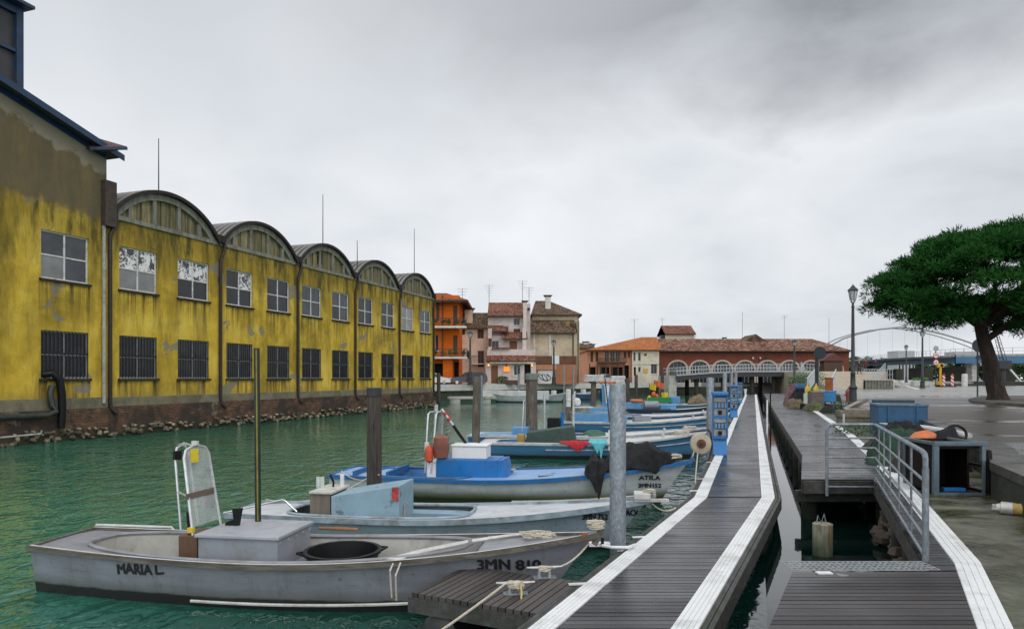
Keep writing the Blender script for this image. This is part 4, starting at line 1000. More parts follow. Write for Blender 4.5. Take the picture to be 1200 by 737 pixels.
# ------------------------------------------------------------------ far bank and its buildings
ZK = 1.8
FQ = [(-130, 78.5), (-8.4, 79), (32.5, 118), (44, 122), (60, 135), (200, 150), (200, 420), (-130, 420)]
m_ = MB(); m_.prism([(x, y, -1.5) for x, y in FQ], (0, 0, ZK + 1.5)); structure(m_.build('far_quay', mat('far_paving', (.22, .21, .20), .7, .25, .5)))
m_ = MB()
for a, b in zip(FQ[:3], FQ[1:4]):
    a, b = Vector((*a, 0)), Vector((*b, 0)); d = (b - a).normalized(); nn = Vector((d.y, -d.x, 0))
    if a.x > 30: break
    m_.prism([a + nn * .25 + Vector((0, 0, 1.12)), b + nn * .25 + Vector((0, 0, 1.12)), b - nn * .5 + Vector((0, 0, 1.12)), a - nn * .5 + Vector((0, 0, 1.12))], (0, 0, .74))
structure(m_.build('kerb', mat('far_white_kerb', (.50, .50, .46), .7, .15, 1)))
m_ = MB()
for a, b in zip(FQ[:3], FQ[1:4]):
    a, b = Vector((*a, 0)), Vector((*b, 0)); d = (b - a).normalized(); nn = Vector((d.y, -d.x, 0))
    m_.prism([a + nn * .05 + Vector((0, 0, -1)), b + nn * .05 + Vector((0, 0, -1)), b + nn * .01 + Vector((0, 0, -1)), a + nn * .01 + Vector((0, 0, -1))], (0, 0, 2.1))
structure(m_.build('quay_wall', M_conc_d))

def tiles(name, lo, mid, hi, pitch=.22):
    "terracotta roof tiles: columns of half-round tiles with odd-coloured ones"
    m, nt, b = new_mat(name); q = N(nt)
    x, y, z = q.sep()
    v = q.n('ShaderNodeTexVoronoi'); v.inputs['Scale'].default_value = 1.0; q.link(q.mapped((1 / pitch, 1 / .45, 1 / .25)), v.inputs['Vector'])
    t = q.math('ADD', q.math('MULTIPLY', q.sep(v.outputs['Color'])[0], .6), q.math('MULTIPLY', q.noise(.8, 5, .7), .4))
    c = q.ramp(t, [(.2, lo), (.5, mid), (.85, hi)])
    q.link(c, b.inputs['Base Color']); b.inputs['Roughness'].default_value = .85; b.inputs['Specular IOR Level'].default_value = .2
    wv = q.math('ABSOLUTE', q.math('SINE', q.math('MULTIPLY', x, PI / pitch)))
    q.bump(wv, .9, .09, b); return m
T_red = tiles('red_brown_tiles', (.085, .038, .026), (.19, .080, .050), (.30, .15, .10))
T_old = tiles('mossy_grey_tiles', (.050, .036, .026), (.12, .078, .050), (.22, .15, .095))
T_org = tiles('orange_tiles', (.26, .085, .03), (.42, .145, .045), (.50, .20, .075))
T_mix = tiles('speckled_tiles', (.060, .032, .025), (.17, .080, .052), (.36, .22, .15), .35)
def stucco(name, c, d=None): return mat(name, c, .85, .12, 1.2, dirt=d or tuple(k * .55 for k in c), dirt_amt=.5, dscale=.6, bump=.2, spec=.2)
H_org = stucco('orange_stucco', (.56, .115, .008)); H_pch = stucco('peach_stucco', (.70, .52, .40)); H_wht = stucco('pinkish_white_stucco', (.60, .51, .475)); H_tan = stucco('tan_stucco', (.55, .45, .31)); H_ter = stucco('terracotta_stucco', (.36, .15, .08))
H_red = stucco('brick_red_stucco', (.175, .055, .035)); H_pnk = stucco('salmon_stucco', (.56, .26, .155)); H_crm = stucco('cream_stucco', (.58, .53, .41)); H_yel = stucco('dull_yellow_stucco', (.42, .34, .10)); H_trm = stucco('white_trim', (.62, .60, .55))
M_brown = mat('brown_door_wood', (.17, .070, .018), .6, .3, 3, stretch=(4, 4, .5)); M_shut = mat('dark_brown_shutter', (.065, .032, .018), .7, .3, 4); M_iron = mat('dark_iron', (.025, .026, .028), .5, .3, 6)
class House:
    "a building placed on the far bank; its local x/z follow the facade, sizes from the photograph at its real distance"
    def __init__(s, name, label, cat, pxc, Y, ybase=None, rz=0.0):
        s.Y = Y; s.pxc = pxc; zb = ZK if ybase is None else A(0, ybase, Y).z
        s.t = thing(name, label, cat, (A(pxc, 0, Y).x, Y, zb), rz); s.zb = zb
    def x(s, px): return (px - s.pxc) * s.Y / F
    def z(s, py): return EYE - (py - HY) * s.Y / F - s.zb
    def block(s, px0, px1, py0, m, holes=(), y0=0.0, dep=8.0, pyb=None, name='wall', kinds=None, fm=None):
        x0, x1, z1 = s.x(px0), s.x(px1), s.z(py0); z0 = 0 if pyb is None else s.z(pyb)
        hs = [(s.x(h[0]), s.x(h[2]), max(z0 + .01, s.z(h[3])), s.z(h[1])) for h in holes]
        mb = MB(); wall(mb, (0, y0, 0), (1, 0, 0), (0, -1, 0), x0, x1, z0, z1, hs, .2)
        mb.add([(x1, y0, z0), (x1, y0 + dep, z0), (x1, y0 + dep, z1), (x1, y0, z1)], [(0, 1, 2, 3)]); mb.add([(x0, y0, z0), (x0, y0 + dep, z0), (x0, y0 + dep, z1), (x0, y0, z1)], [(3, 2, 1, 0)])
        mb.add([(x0, y0 + dep, z0), (x1, y0 + dep, z0), (x1, y0 + dep, z1), (x0, y0 + dep, z1)], [(3, 2, 1, 0)]); mb.add([(x0, y0, z1), (x1, y0, z1), (x1, y0 + dep, z1), (x0, y0 + dep, z1)], [(0, 1, 2, 3)])
        o = mb.build(name, m, s.t)
        for h, src in zip(hs, holes):
            k = src[4] if len(src) > 4 else 'w'
            s.opening(h, y0, k, fm)
        return o
    def opening(s, h, y0, k, fm=None):
        a, b, c, d = h; g = MB()
        if k in 'wl':      # window
            f = MB(); y = y0 + .12
            for p, q_ in ((a, a + .07), (b - .07, b)): f.box(p, q_, y, y + .06, c, d)
            if b - a > .75: f.box((a + b) / 2 - .03, (a + b) / 2 + .03, y + .004, y + .05, c + .07, d - .07)
            for p, q_ in ((c, c + .07), (d - .07, d)): f.box(a + .07, b - .07, y + .002, y + .058, p, q_)
            w_ = f.build('window', fm or M_frame_d, s.t); g.box(a + .03, b - .03, y + .03, y + .035, c + .03, d - .03); g.build('pane', M_pane, w_)
            g = MB(); g.box(a - .1, b + .1, y0 - .09, y0 - .003, c - .1, c - .005); g.build('sill', H_trm, w_)
        elif k == 's':     # closed shutters
            g.box(a, (a + b) / 2 - .01, y0 + .05, y0 + .1, c, d); g.box((a + b) / 2 + .01, b, y0 + .05, y0 + .1, c, d); g.build('shutters', M_shut, s.t)
        elif k == 'd':     # wooden door
            g.box(a, b, y0 + .1, y0 + .16, c, d); o = g.build('door', M_brown, s.t)
            f = MB(); f.box(a + .1, b - .1, y0 + .085, y0 + .1, c + .15, (c + d) / 2 - .05); f.box(a + .1, b - .1, y0 + .085, y0 + .1, (c + d) / 2 + .1, d - .15); f.build('door_panel', M_brown, o)
        else:              # dark opening
            g.box(a - .05, b + .05, y0 + 1.0, y0 + 1.1, c, d); g.build('recess', M_black, s.t)
    def roof(s, px0, px1, py_e, py_r, m, y0=0.0, dep=8.0, hipl=0.0, hipr=0.0, over=.45, th=.18, name='roof', back=True, rpx=None):
        "slope facing the water from eave py_e up to ridge py_r (row at the front depth), then down behind"
        x0, x1 = s.x(px0), s.x(px1); ze = s.z(py_e)
        yr = y0 + dep / 2; k = (s.Y + yr) / s.Y
        zr = (EYE - (py_r - HY) * (s.Y + yr) / F) - s.zb
        r0, r1 = (x0 + hipl, x1 - hipr) if rpx is None else (s.x(rpx[0]) * k + (s.pxc - CX) * yr / F, s.x(rpx[1]) * k + (s.pxc - CX) * yr / F)
        yb = y0 + dep + over if back else yr + .3; zb_ = ze if back else zr
        top = [(x0, y0 - over, ze), (x1, y0 - over, ze), (r1, yr, zr), (r0, yr, zr), (x1, yb, zb_), (x0, yb, zb_)]
        bot = [(p[0], p[1], p[2] - th) for p in top]
        mb = MB(); fs = [(0, 1, 2, 3), (1, 4, 2), (4, 5, 3, 2), (5, 0, 3)]
        mb.add(top + bot, fs + [tuple(i + 6 for i in reversed(f)) for f in fs] + [(0, 6, 7, 1), (1, 7, 10, 4), (4, 10, 11, 5), (5, 11, 6, 0)])
        o = mb.build(name, m, s.t)
        g = MB(); g.box(x0, x1, y0 - over - .1, y0 - over - .003, ze - .16, ze - .02); g.build('gutter', M_shut, o)
        return o
    def bx(s, px0, px1, py0, py1, y0, y1, m, name, bevel=0.0):
        mb = MB(); mb.box(s.x(px0), s.x(px1), y0, y1, s.z(py1), s.z(py0)); return mb.build(name, m, s.t, bevel=bevel)
    def chimney(s, px, w, py0, py1, y, m=None):
        mb = MB(); x = s.x(px); mb.box(x - w / 2, x + w / 2, y, y + w, s.z(py1) - .5, s.z(py0) - .25); o = mb.build('chimney', m or H_trm, s.t)
        mb = MB(); mb.prism([(x - w / 2 - .02, y - .02, s.z(py0) - .25), (x + w / 2 + .02, y - .02, s.z(py0) - .25), (x + w * .85, y - .1, s.z(py0)), (x - w * .85, y - .1, s.z(py0))], (0, w + .15, 0)); mb.build('chimney_cap', T_old, o)
    def aerial(s, px, py0, py1, y, n=3):
        mb = MB(); x = s.x(px); mb.tube([(x, y, s.z(py1) - .3), (x, y, s.z(py0))], .03, 5)
        for i in range(n):
            zz = s.z(py0) - .1 - i * .35; mb.tube([(x - .7 + i * .15, y, zz), (x + .7 - i * .15, y, zz)], .018, 4)
        mb.build('aerial', M_iron, s.t)
def balcony(h, px0, px1, py, y0, proud, m, seed, rail_px=7):
    x0, x1, z = h.x(px0), h.x(px1), h.z(py)
    mb = MB(); mb.box(x0, x1, y0 - proud, y0 - .01, z - .22, z); b = mb.build('balcony', m, h.t)
    mb = MB(); zr = z + 1.0
    mb.box(x0, x1, y0 - proud + .02, y0 - proud + .06, zr - .05, zr); n = int((x1 - x0) / .14)
    for i in range(n + 1): xx = x0 + .02 + (x1 - x0 - .05) * i / n; mb.box(xx - .012, xx + .012, y0 - proud + .03, y0 - proud + .05, z, zr - .05)
    mb.box(x1 - .05, x1 - .01, y0 - proud + .06, y0, zr - .05, zr)
    for i in range(8): yy = y0 - proud + .1 + (proud - .2) * i / 7; mb.box(x1 - .04, x1 - .02, yy - .012, yy + .012, z, zr - .05)
    mb.build('balustrade', M_iron, b)
    rr = random.Random(seed)
    for i in range(6):
        xx = x0 + (x1 - x0) * (i + rr.uniform(.3, .7)) / 6; mb = MB()
        mb.lathe([(.10, 0), (.15, .3), (0, .3)], (xx, y0 - proud + .28, z), 8); mb.build('flower_pot', H_ter, b)
        mb = MB()
        for k in range(70):
            p = Vector((xx + max(-.22, min(.22, rr.gauss(0, .15))), y0 - proud + .28 + rr.gauss(0, .12), z + .3 + min(.55, abs(rr.gauss(0, .28))))); u = Vector((rr.uniform(-1, 1), rr.uniform(-1, 1), rr.uniform(-.3, 1))) * .2; v = u.orthogonal().normalized() * .09
            mb.add([p, p + u * .5 + v, p + u, p + u * .5 - v], [(0, 1, 2, 3)])
        mb.build('potted_plant', M_leaf2 if rr.random() < .4 else M_leaf, b)
# orange house
h = House('orange_house', 'bright orange three-storey house with two long flowered balconies beside the warehouse', 'house', 522, 84)
h.block(500, 538, 346, H_org, [(511, 352, 515, 376, 's'), (531, 358, 536, 381, 's'), (510, 392, 514, 411, 'w'), (531, 393, 536, 414, 's'), (509, 426, 519, 449, 'o'), (532, 424, 537.6, 449, 'o')], dep=11)
h.bx(518, 519.2, 346, 419, -.12, -.005, M_shut, 'downpipe'); h.bx(520, 531, 421, 450.5, -.9, -.02, H_org, 'pillar')
balcony(h, 500, 547, 383, 0, 1.5, H_trm, 1); balcony(h, 500, 548, 418.5, 0, 1.5, H_trm, 2)
h.roof(498, 549, 352.5, 343.5, T_red, 0, 10, over=1.1, hipr=3.2, th=.3); h.aerial(539, 333, 345, 4)
# cars
M_tyre = mat('tyre_rubber', (.015, .015, .016), .8, .2, 8); M_wind = mat('car_glass', (.03, .035, .04), .08, .2, 2, bump=0)
M_hl = mat('lamp_lens', (.6, .6, .58), .15, .1, 5, bump=0); M_tail = mat('tail_lens', (.35, .015, .012), .25, .1, 5, bump=0)
def car(label, loc, rz, paint, L=4.1, W=1.72, Hc=1.45, suv=False):
    t = thing('parked_car', label, 'car', loc, rz, 'cars parked on the far quay')
    prof = [(-.5, .28), (-.497, .55), (-.46, .78), (-.34, .86), (-.22, .94), (-.06, Hc * .97), (.12, Hc), (.30, Hc * .97), (.43, Hc * .80), (.47, .95), (.49, .70), (.495, .40), (.47, .26)] if not suv else \
           [(-.5, .32), (-.497, .62), (-.46, .88), (-.30, .98), (-.21, 1.04), (-.09, Hc * .96), (.05, Hc), (.36, Hc * .98), (.46, Hc * .86), (.485, 1.05), (.497, .75), (.495, .45), (.48, .30)]
    rows = []
    for j, sy in enumerate((-.5, -.47, -.40, -.2, 0, .2, .40, .47, .5)):
        rows.append([(px * L * (1 - .03 * (abs(sy) > .45)), sy * W * (1 - .20 * max(0, (pz - .85) / (Hc - .85)) ** 1.3), .3 + (pz - .3) * (1 - .05 * (abs(sy) / .5) ** 4)) for px, pz in prof])
    mb = MB(); mb.grid(rows)
    for r_ in (rows[0], rows[-1]): mb.add(r_, [tuple(range(len(r_)))])
    b = mb.build('body', paint, t, smooth=True)
    zb_, wt = (.92 if not suv else 1.02), W / 2
    for s_ in (-1, 1):
        f = lambda z: s_ * (wt * (1 - .20 * max(0, (z - .85) / (Hc - .85)) ** 1.3) + .006)
        mb = MB(); z0, z1 = zb_, Hc - .10
        mb.add([(-.19 * L, f(z0), z0), (.08 * L, f(z0), z0), (.08 * L, f(z1), z1), (-.07 * L, f(z1), z1)], [(0, 1, 2, 3)]); mb.add([(.10 * L, f(z0), z0), (.40 * L, f(z0), z0), (.36 * L, f(z1), z1), (.10 * L, f(z1), z1)], [(0, 1, 2, 3)])
        mb.build('side_window', M_wind, b)
        mb = MB(); mb.cbox((-.47 * L, s_ * wt * .72, .66 if not suv else .78), (.12, .34, .15), s_ * -.15); mb.build('headlight', M_hl, t, bevel=.02)
        mb = MB(); mb.cbox((.478 * L, s_ * wt * .80, .86), (.08, .16, .30)); mb.build('tail_light', M_tail, t, bevel=.02)
        mb = MB(); mb.cbox((-.17 * L, s_ * (wt + .10), zb_ + .05), (.10, .18, .13)); mb.build('mirror', paint, t, bevel=.03)
        for xw in (-.32, .31):
            wl = MB(); wl.tube([(xw * L, s_ * (wt - .20), .31), (xw * L, s_ * (wt - .01), .31)], .31, 20); w_ = wl.build('wheel', M_tyre, t, smooth=True)
            wl = MB(); wl.tube([(xw * L, s_ * (wt - .05), .31), (xw * L, s_ * (wt + .004), .31)], .19, 16); wl.build('rim', M_alu, w_, smooth=True)
    mb = MB(); mb.grid([[(-.205 * L, y * W, zb_ + .02) for y in (-.42, 0, .42)], [(-.072 * L, y * W, Hc - .055) for y in (-.36, 0, .36)]]); mb.v = [v + Vector((-.02, 0, .02)) for v in mb.v]; mb.build('windscreen', M_wind, b)
    mb = MB(); mb.cbox((-.5 * L, 0, .52), (.03, .5, .11)); mb.build('number_plate', M_white, t)
    return t
P_w = mat('white_car_paint', (.62, .62, .62), .25, .05, 3, bump=0); P_d = mat('dark_car_paint', (.030, .034, .042), .22, .1, 3, bump=0); P_s = mat('silver_car_paint', (.40, .41, .43), .3, .05, 3, bump=0)
p = A(509, 0, 81.5); car('white hatchback half hidden behind the corner of the yellow warehouse', (p.x, 81.6, ZK), R(176), P_w)
p = A(549, 0, 82.2); car('dark estate car parked in front of the orange house', (p.x, 82.2, ZK), R(8), P_d, 4.5, 1.8, 1.55, True)
p = A(704, 0, 107); car('small silver car parked under the salmon house with the balcony', (p.x, 107.5, ZK), R(30), P_s)
# peach house
h = House('peach_house', 'plain peach house with a mossy tiled roof and a fat chimney behind the dark car', 'house', 556, 89.5)
h.block(540, 573, 384, H_pch, [(559.5, 386, 567, 396.5, 's'), (541, 386, 545, 392, 's'), (560, 411, 567, 430, 's'), (547, 411, 552, 421, 'w'), (553, 436, 560, 449, 'o')], dep=8)
h.roof(538, 575, 384, 366.5, T_old, 0, 9); h.chimney(548.5, 1.0, 360, 380, 1.0, H_pch); h.aerial(572, 329, 368, 4, 5)
h.bx(553, 567, 426, 427, -1.0, -.01, H_trm, 'balcony_slab')
mb = MB(); 
for i in range(12): xx = h.x(553) + (h.x(567) - h.x(553)) * i / 11; mb.box(xx - .015, xx + .015, -.98, -.95, h.z(426) + .004, h.z(418))
mb.box(h.x(553), h.x(567), -.99, -.94, h.z(418), h.z(417.4)); mb.build('balustrade', M_iron, h.t)
# white house with canopy
h = House('white_house', 'pinkish white stepped house with tiled canopies, a lit orange sign and warm lamps', 'house', 597, 87)
h.block(569, 628, 424, H_wht, [(575.5, 428, 583.5, 449.2, 'd'), (602, 427, 610, 440, 'w'), (614.5, 427, 622, 449.2, 'o')], dep=6, fm=H_trm)
h.block(570.5, 628, 409, H_wht, [], y0=.8, dep=6, pyb=423.9, name='parapet_wall')
h.block(571, 617, 392, H_wht, [(575.5, 398.5, 584, 406.5, 'w'), (597, 398.5, 606, 408.8, 'd')], y0=2.2, dep=6, pyb=409.2, name='middle_wall')
h.block(571, 616, 368, H_wht, [(602, 371, 609.5, 379, 'w'), (602, 383.5, 610, 391, 's')], y0=2.8, dep=7, pyb=392.2, name='upper_wall')
h.roof(570, 628.5, 422.5, 412.5, T_red, 0, 3.0, hipl=.9, hipr=.9, back=False, over=.35); h.roof(572, 595.5, 386.5, 376, T_red, 2.2, 3, back=False); h.roof(588, 618.5, 395.5, 388.5, T_red, 1.7, 2.4, back=False)
h.roof(570.5, 616.5, 367.5, 354.5, T_red, 2.8, 8)
h.bx(571.5, 576, 384, 421, 1.2, 1.75, H_wht, 'chimney_stack'); h.bx(612.5, 617, 383, 419, 1.2, 1.7, H_wht, 'chimney_stack'); h.bx(613.5, 617.5, 358, 384, 2.0, 2.6, H_wht, 'chimney_stack'); h.chimney(615.5, .55, 350, 360, 2.1, H_wht)
h.bx(571.8, 575.8, 396, 405, 1.1, 1.19, T_red, 'vent_hood')
h.bx(576, 597, 407, 408.8, .55, .79, T_red, 'terrace_coping'); h.bx(574, 618, 424.5, 426, -.6, -.01, mat('faded_awning', (.42, .38, .30), .8), 'awning')
h.bx(613, 626, 424.4, 425.8, -.55, -.012, H_trm, 'cornice'); h.bx(616.5, 622.5, 352, 410, 4.0, 4.6, H_wht, 'flue'); h.bx(619, 622, 357, 360, 3.8, 3.99, M_iron, 'flue_vent')
h.bx(589.3, 595.5, 378, 381, 2.5, 2.79, mat('grey_unit', (.35, .35, .35), .5), 'air_conditioner', .05)
for px, py in ((613, 323), (621, 331)): h.aerial(px, py, 362, 4.5, 4)
def glow(name, col, st):
    m, nt, b = new_mat(name); b.inputs['Base Color'].default_value = (*col, 1); b.inputs['Emission Color'].default_value = (*col, 1); b.inputs['Emission Strength'].default_value = st; return m
M_lit = glow('lit_orange_sign', (.9, .26, .02), .75); M_lamp = glow('warm_lamp', (1, .45, .09), 1.4)
h.bx(590.3, 597, 429.5, 435.5, -.22, -.02, M_lit, 'sign', .03); h.bx(593, 594.2, 426.5, 429.4, -.16, -.05, M_iron, 'sign_bracket')
for px in (572.6, 623.2): h.bx(px - .9, px + .9, 426.4, 429, -.3, -.1, M_lamp, 'wall_lamp', .05)
for k, (px, w_) in enumerate(((588.5, 1.0),)):
    p = A(px, 0, 85.9); weed('shrub', (p.x, 86.1, ZK), (.75, .35), 1.0, 420, 'round dark shrub by the brown door of the white house', 31, M_leaf, .16, cat='shrub')
p = A(599, 0, 86); mb = MB(); mb.box(-1.0, 1.0, -.25, .25, 0, .55); o = mb.build('planter', mat('red_brown_planter', (.09, .045, .035), .8), bevel=.03); o.location = (p.x, 86.1, ZK); tag(o, 'low reddish planter box under the window of the white house', 'planter')
# tan house
h = House('tan_house', 'large tan house with two tiers of mossy roof and a funnel chimney', 'house', 650, 92)
h.block(624.5, 679, 366.5, H_tan, [], y0=2.5, dep=9, pyb=380, name='upper_wall')
h.block(619, 676.5, 390, H_tan, [(642, 391.5, 644, 391.6, 'w')][:0], dep=9); h.block(676.5, 679, 376, H_tan, [], dep=9, name='end_wall')
h.bx(643.5, 645.5, 390.5, 426, -.12, -.004, H_trm, 'pilaster'); h.bx(625, 627, 391, 416, -.12, -.004, H_trm, 'pilaster'); h.bx(671, 672.2, 388, 426, -.16, -.005, M_iron, 'downpipe'); h.bx(677, 678, 368, 449, -.14, -.005, M_shut, 'downpipe')
h.roof(622.5, 684, 366.5, 352.5, T_old, 2.5, 9, rpx=(627.5, 643)); h.roof(617.5, 675, 389.5, 375, T_old, -.1, 5.2, back=False); h.chimney(644, .75, 341.5, 355, 4, H_trm)
h.bx(664, 668.5, 376, 383.5, 1.0, 1.6, mat('yellow_wood', (.26, .17, .05), .8), 'dormer'); h.bx(645, 648.5, 378.5, 382, .9, 1.3, M_iron, 'skylight'); h.bx(668.8, 673, 378, 385, .8, 1.4, M_shut, 'roof_vent')
# yard wall in front with garage
h = House('yard_wall', 'terracotta yard wall with white graffitied garage door and rusty sheet fence on top', 'wall', 652, 89.5)
h.block(628, 676, 427.5, H_ter, [(630.5, 433.5, 650.5, 449.4, 'o')], dep=1.6); h.bx(630.6, 650.4, 433.6, 450, .1, .16, mat('white_garage_door', (.62, .61, .59), .6, .08, 3), 'garage_door')
h.bx(628, 652, 427.5, 433, -.08, -.004, H_pnk, 'lintel')
mb = MB()
for i in range(70): xx = h.x(627.5) + (h.x(676) - h.x(627.5)) * i / 70; mb.box(xx, xx + .07, .2, .24 + .03 * (i % 2), h.z(427.3), h.z(417))
mb.build('sheet_fence', M_rust, h.t)
h.bx(647, 655.3, 416.5, 426.5, -.08, .14, mat('white_sign_board', (.68, .69, .68), .5, .04, 2), 'sign_board')
mb = MB(); zc = h.z(442)
for sx, ph, am in ((0, 0, .4), (.55, 2, .5), (1.0, 4, .4)):
    mb.tube([(h.x(633) + sx + .3 * math.cos(t * .9 + ph) + t * .03, .09, zc + am * math.sin(t * .7 + ph)) for t in [i * .5 for i in range(16)]], .045, 5)
mb.build('graffiti', M_black, h.t)
mb = MB()
for i in range(7): mb.bar((h.x(628) + i * .35, .4, h.z(416) + 1.3 - i * .14), (h.x(628) + i * .35 + 1.4, .4, h.z(416) + .1), .03, .03); mb.bar((h.x(628) + i * .35, .41, h.z(416)), (h.x(628) + i * .35 + .8, .41, h.z(416) + 1.2 - i * .14), .03, .03)
mb.build('trellis', H_trm, h.t)
# far yellow house
h = House('yellow_house', 'small dull yellow house squeezed between the tan and the salmon house', 'house', 686, 125)
h.block(672, 694, 407, H_yel, [(682.5, 411, 685, 417, 'w'), (687.5, 411, 690, 417, 'w'), (683, 427, 688, 447, 'o')], dep=8); h.roof(670, 697, 407.5, 402, T_old, 0, 8); h.chimney(689, .9, 399, 405, 3); h.chimney(698.5, .9, 401, 407, 6, M_iron)
h.bx(680, 690, 421, 422, -.1, -.004, H_ter, 'string_course')
# salmon house with loggia and orange roof
h = House('salmon_house', 'salmon house with a broad bright orange roof and glazed balcony', 'house', 712, 112)
h.block(688, 740, 409, H_pnk, [(692, 412, 695, 424, 's'), (698, 412, 701, 424, 's'), (708.5, 411, 714, 424, 'w'), (715, 411, 720.5, 424, 'w'), (721.5, 411, 727, 424, 'w'), (731, 412, 734, 419, 's'), (736, 412, 738, 419, 's'), (690, 430, 698, 446.5, 'o'), (703, 430, 714, 446.5, 'o'), (716, 430, 730, 446.5, 'o'), (732, 428, 737, 446.5, 'o')], dep=12, fm=H_crm)
h.block(740, 771.5, 410.5, H_crm, [(741.5, 413, 744, 423, 'w'), (747, 413, 750, 423, 'w'), (747, 430, 750, 436, 'w'), (762, 426, 769, 438, 'w'), (742, 430, 744.5, 440, 'o')], y0=-.6, dep=12, fm=M_frame_d)
h.roof(686, 773, 410, 395, T_org, 0, 13, over=1.0, rpx=(752, 770)); h.bx(740, 771, 425.5, 426.6, -.72, -.61, H_trm, 'string_course')
mb = MB(); mb.box(h.x(700), h.x(733), -1.3, -.01, h.z(425.4), h.z(424)); b_ = mb.build('balcony', M_shut, h.t)
mb = MB(); mb.box(h.x(700), h.x(733), -1.3, -1.25, h.z(420.2), h.z(419.6))
for i in range(45): xx = h.x(700) + (h.x(733) - h.x(700)) * i / 44; mb.box(xx - .025, xx + .025, -1.29, -1.26, h.z(424) + .004, h.z(420.2))
mb.build('balustrade', M_shut, b_)
for px in (690, 699, 703, 709, 716, 723, 730): h.bx(px - .6, px + .6, 426, 447, -1.25, -1.0, M_shut, 'post')
h.bx(754, 757, 414.5, 417, -.64, -.605, M_rust, 'stain_plate'); h.bx(753, 758, 432, 437, -.68, -.605, mat('ochre_poster', (.5, .3, .06), .7), 'poster'); h.aerial(751, 370, 398, 6, 2)
# cream tower house behind
h = House('cream_house', 'cream attic house with its own tiled roof rising behind the long arcade roof', 'house', 797, 136)
h.block(780, 814, 391, H_crm, [], dep=7); h.roof(779, 815, 391, 381.5, T_red, 0, 7); h.bx(775.5, 780, 392.5, 398, .5, 1.5, M_iron, 'chimney'); h.aerial(780, 371, 385, 3, 2)
# long arcade building
h = House('arcade_hall', 'long brick red hall with white-trimmed arched windows and a speckled tiled roof', 'hall', 885, 120)
cx = [794, 820, 846.5, 873, 899.5, 925, 950.5, 976]; hw = 10.8
zt = h.z(411); x0, x1 = h.x(773), h.x(995)
mb = MB(); segs = 10
# wall with arched openings: strips between arches and pieces above each
zs_ = h.z(433); za = h.z(423.5)
prev = x0
for c in cx:
    a, b = h.x(c - hw), h.x(c + hw)
    mb.box(prev, a, 0, .35, 0, zt); prev = b
    for i in range(segs):
        t0, t1 = PI - PI * i / segs, PI - PI * (i + 1) / segs
        xa, xb = (a + b) / 2 + (b - a) / 2 * math.cos(t0), (a + b) / 2 + (b - a) / 2 * math.cos(t1); ya, yb = zs_ + (za - zs_) * math.sin(t0), zs_ + (za - zs_) * math.sin(t1)
        mb.prism([(xa, 0, ya), (xb, 0, yb), (xb, 0, zt), (xa, 0, zt)], (0, .35, 0))
mb.box(prev, x1, 0, .35, 0, zt); mb.box(x0, x0 + .35, .35, 11.6, 0, zt); mb.box(x1 - .35, x1, .35, 11.6, 0, zt); mb.box(x0, x1, 11.6, 12, 0, zt)
mb.build('wall', H_red, h.t)
for c in cx:
    a, b = h.x(c - hw), h.x(c + hw); r0, r1 = (b - a) / 2, (b - a) / 2 + .30; xm = (a + b) / 2
    mb = MB()
    for i in range(14):
        t0, t1 = PI * i / 14, PI * (i + 1) / 14; k0, k1 = (za - zs_), (za - zs_) + .30
        mb.prism([(xm + r0 * math.cos(t0), -.07, zs_ + k0 * math.sin(t0)), (xm + r1 * math.cos(t0), -.07, zs_ + k1 * math.sin(t0)), (xm + r1 * math.cos(t1), -.07, zs_ + k1 * math.sin(t1)), (xm + r0 * math.cos(t1), -.07, zs_ + k0 * math.sin(t1))], (0, .3, 0))
    mb.box(a - .3, a, -.07, .23, 0, zs_); mb.box(b, b + .3, -.07, .23, 0, zs_); mb.build('arch_trim', mat('arch_trim_paint', (.42, .36, .28), .8, .1, 2), h.t)
    mb = MB()
    for k in range(5): xx = a + (b - a) * (k + .5) / 5; mb.box(xx - .03, xx + .03, .16, .22, 0, zs_ + (za - zs_) * math.sin(math.acos(((xx - xm) / r0))) - .02)
    mb.box(a, b, .155, .215, zs_ - .05, zs_ + .03); w_ = mb.build('window', M_frame_d, h.t)
    mb = MB(); mb.add([(xm + r0 * math.cos(PI * i / 14), .24, zs_ + (za - zs_) * math.sin(PI * i / 14)) for i in range(15)] + [(a, .24, 0), (b, .24, 0)], [tuple(range(17))]); mb.build('pane', M_pane, w_)
h.roof(772, 997, 411, 397, T_mix, 0, 12, over=.7, hipr=4.2); h.bx(773, 995, 411.5, 414, -.12, -.01, M_shut, 'cornice')
mb = MB(); xm = h.x(896) * 1.06; zr = 7.6; 
mb.prism([(xm - 2.1, 4.5, h.z(399)), (xm + 2.1, 4.5, h.z(399)), (xm, 4.5, h.z(392.5) + .45)], (0, 6, 0)); mb.build('dormer', T_old, h.t)
h.chimney(861, .5, 393, 399, 5.5, H_crm)
for px, py in ((883.5, 362), (935, 366), (990, 369), (826, 388)): h.aerial(px, py, 399, 6, 0 if px != 935 else 2)
for c, d in ((882, 1), (890.5, 1), (898, 0)): h.bx(c - .8, c + .8, 418.5, 420.5, -.3, -.08, H_trm if d else M_iron, 'flood_lamp')
# red kiosk roof in front of the hall's last arch
k = thing('kiosk', 'small kiosk with a dark red pitched roof before the last arch of the hall', 'kiosk', (A(974, 0, 112).x, 112, ZK))
mb = MB(); mb.prism([(-1.9, -1, 3.6), (1.9, -1, 3.6), (0, -1, 4.9)], (0, 2, 0)); mb.build('roof', mat('dark_red_roof', (.10, .025, .02), .7), k)
mb = MB(); mb.box(-1.5, 1.5, -.8, .8, 0, 3.59); mb.build('wall', M_shut, k)

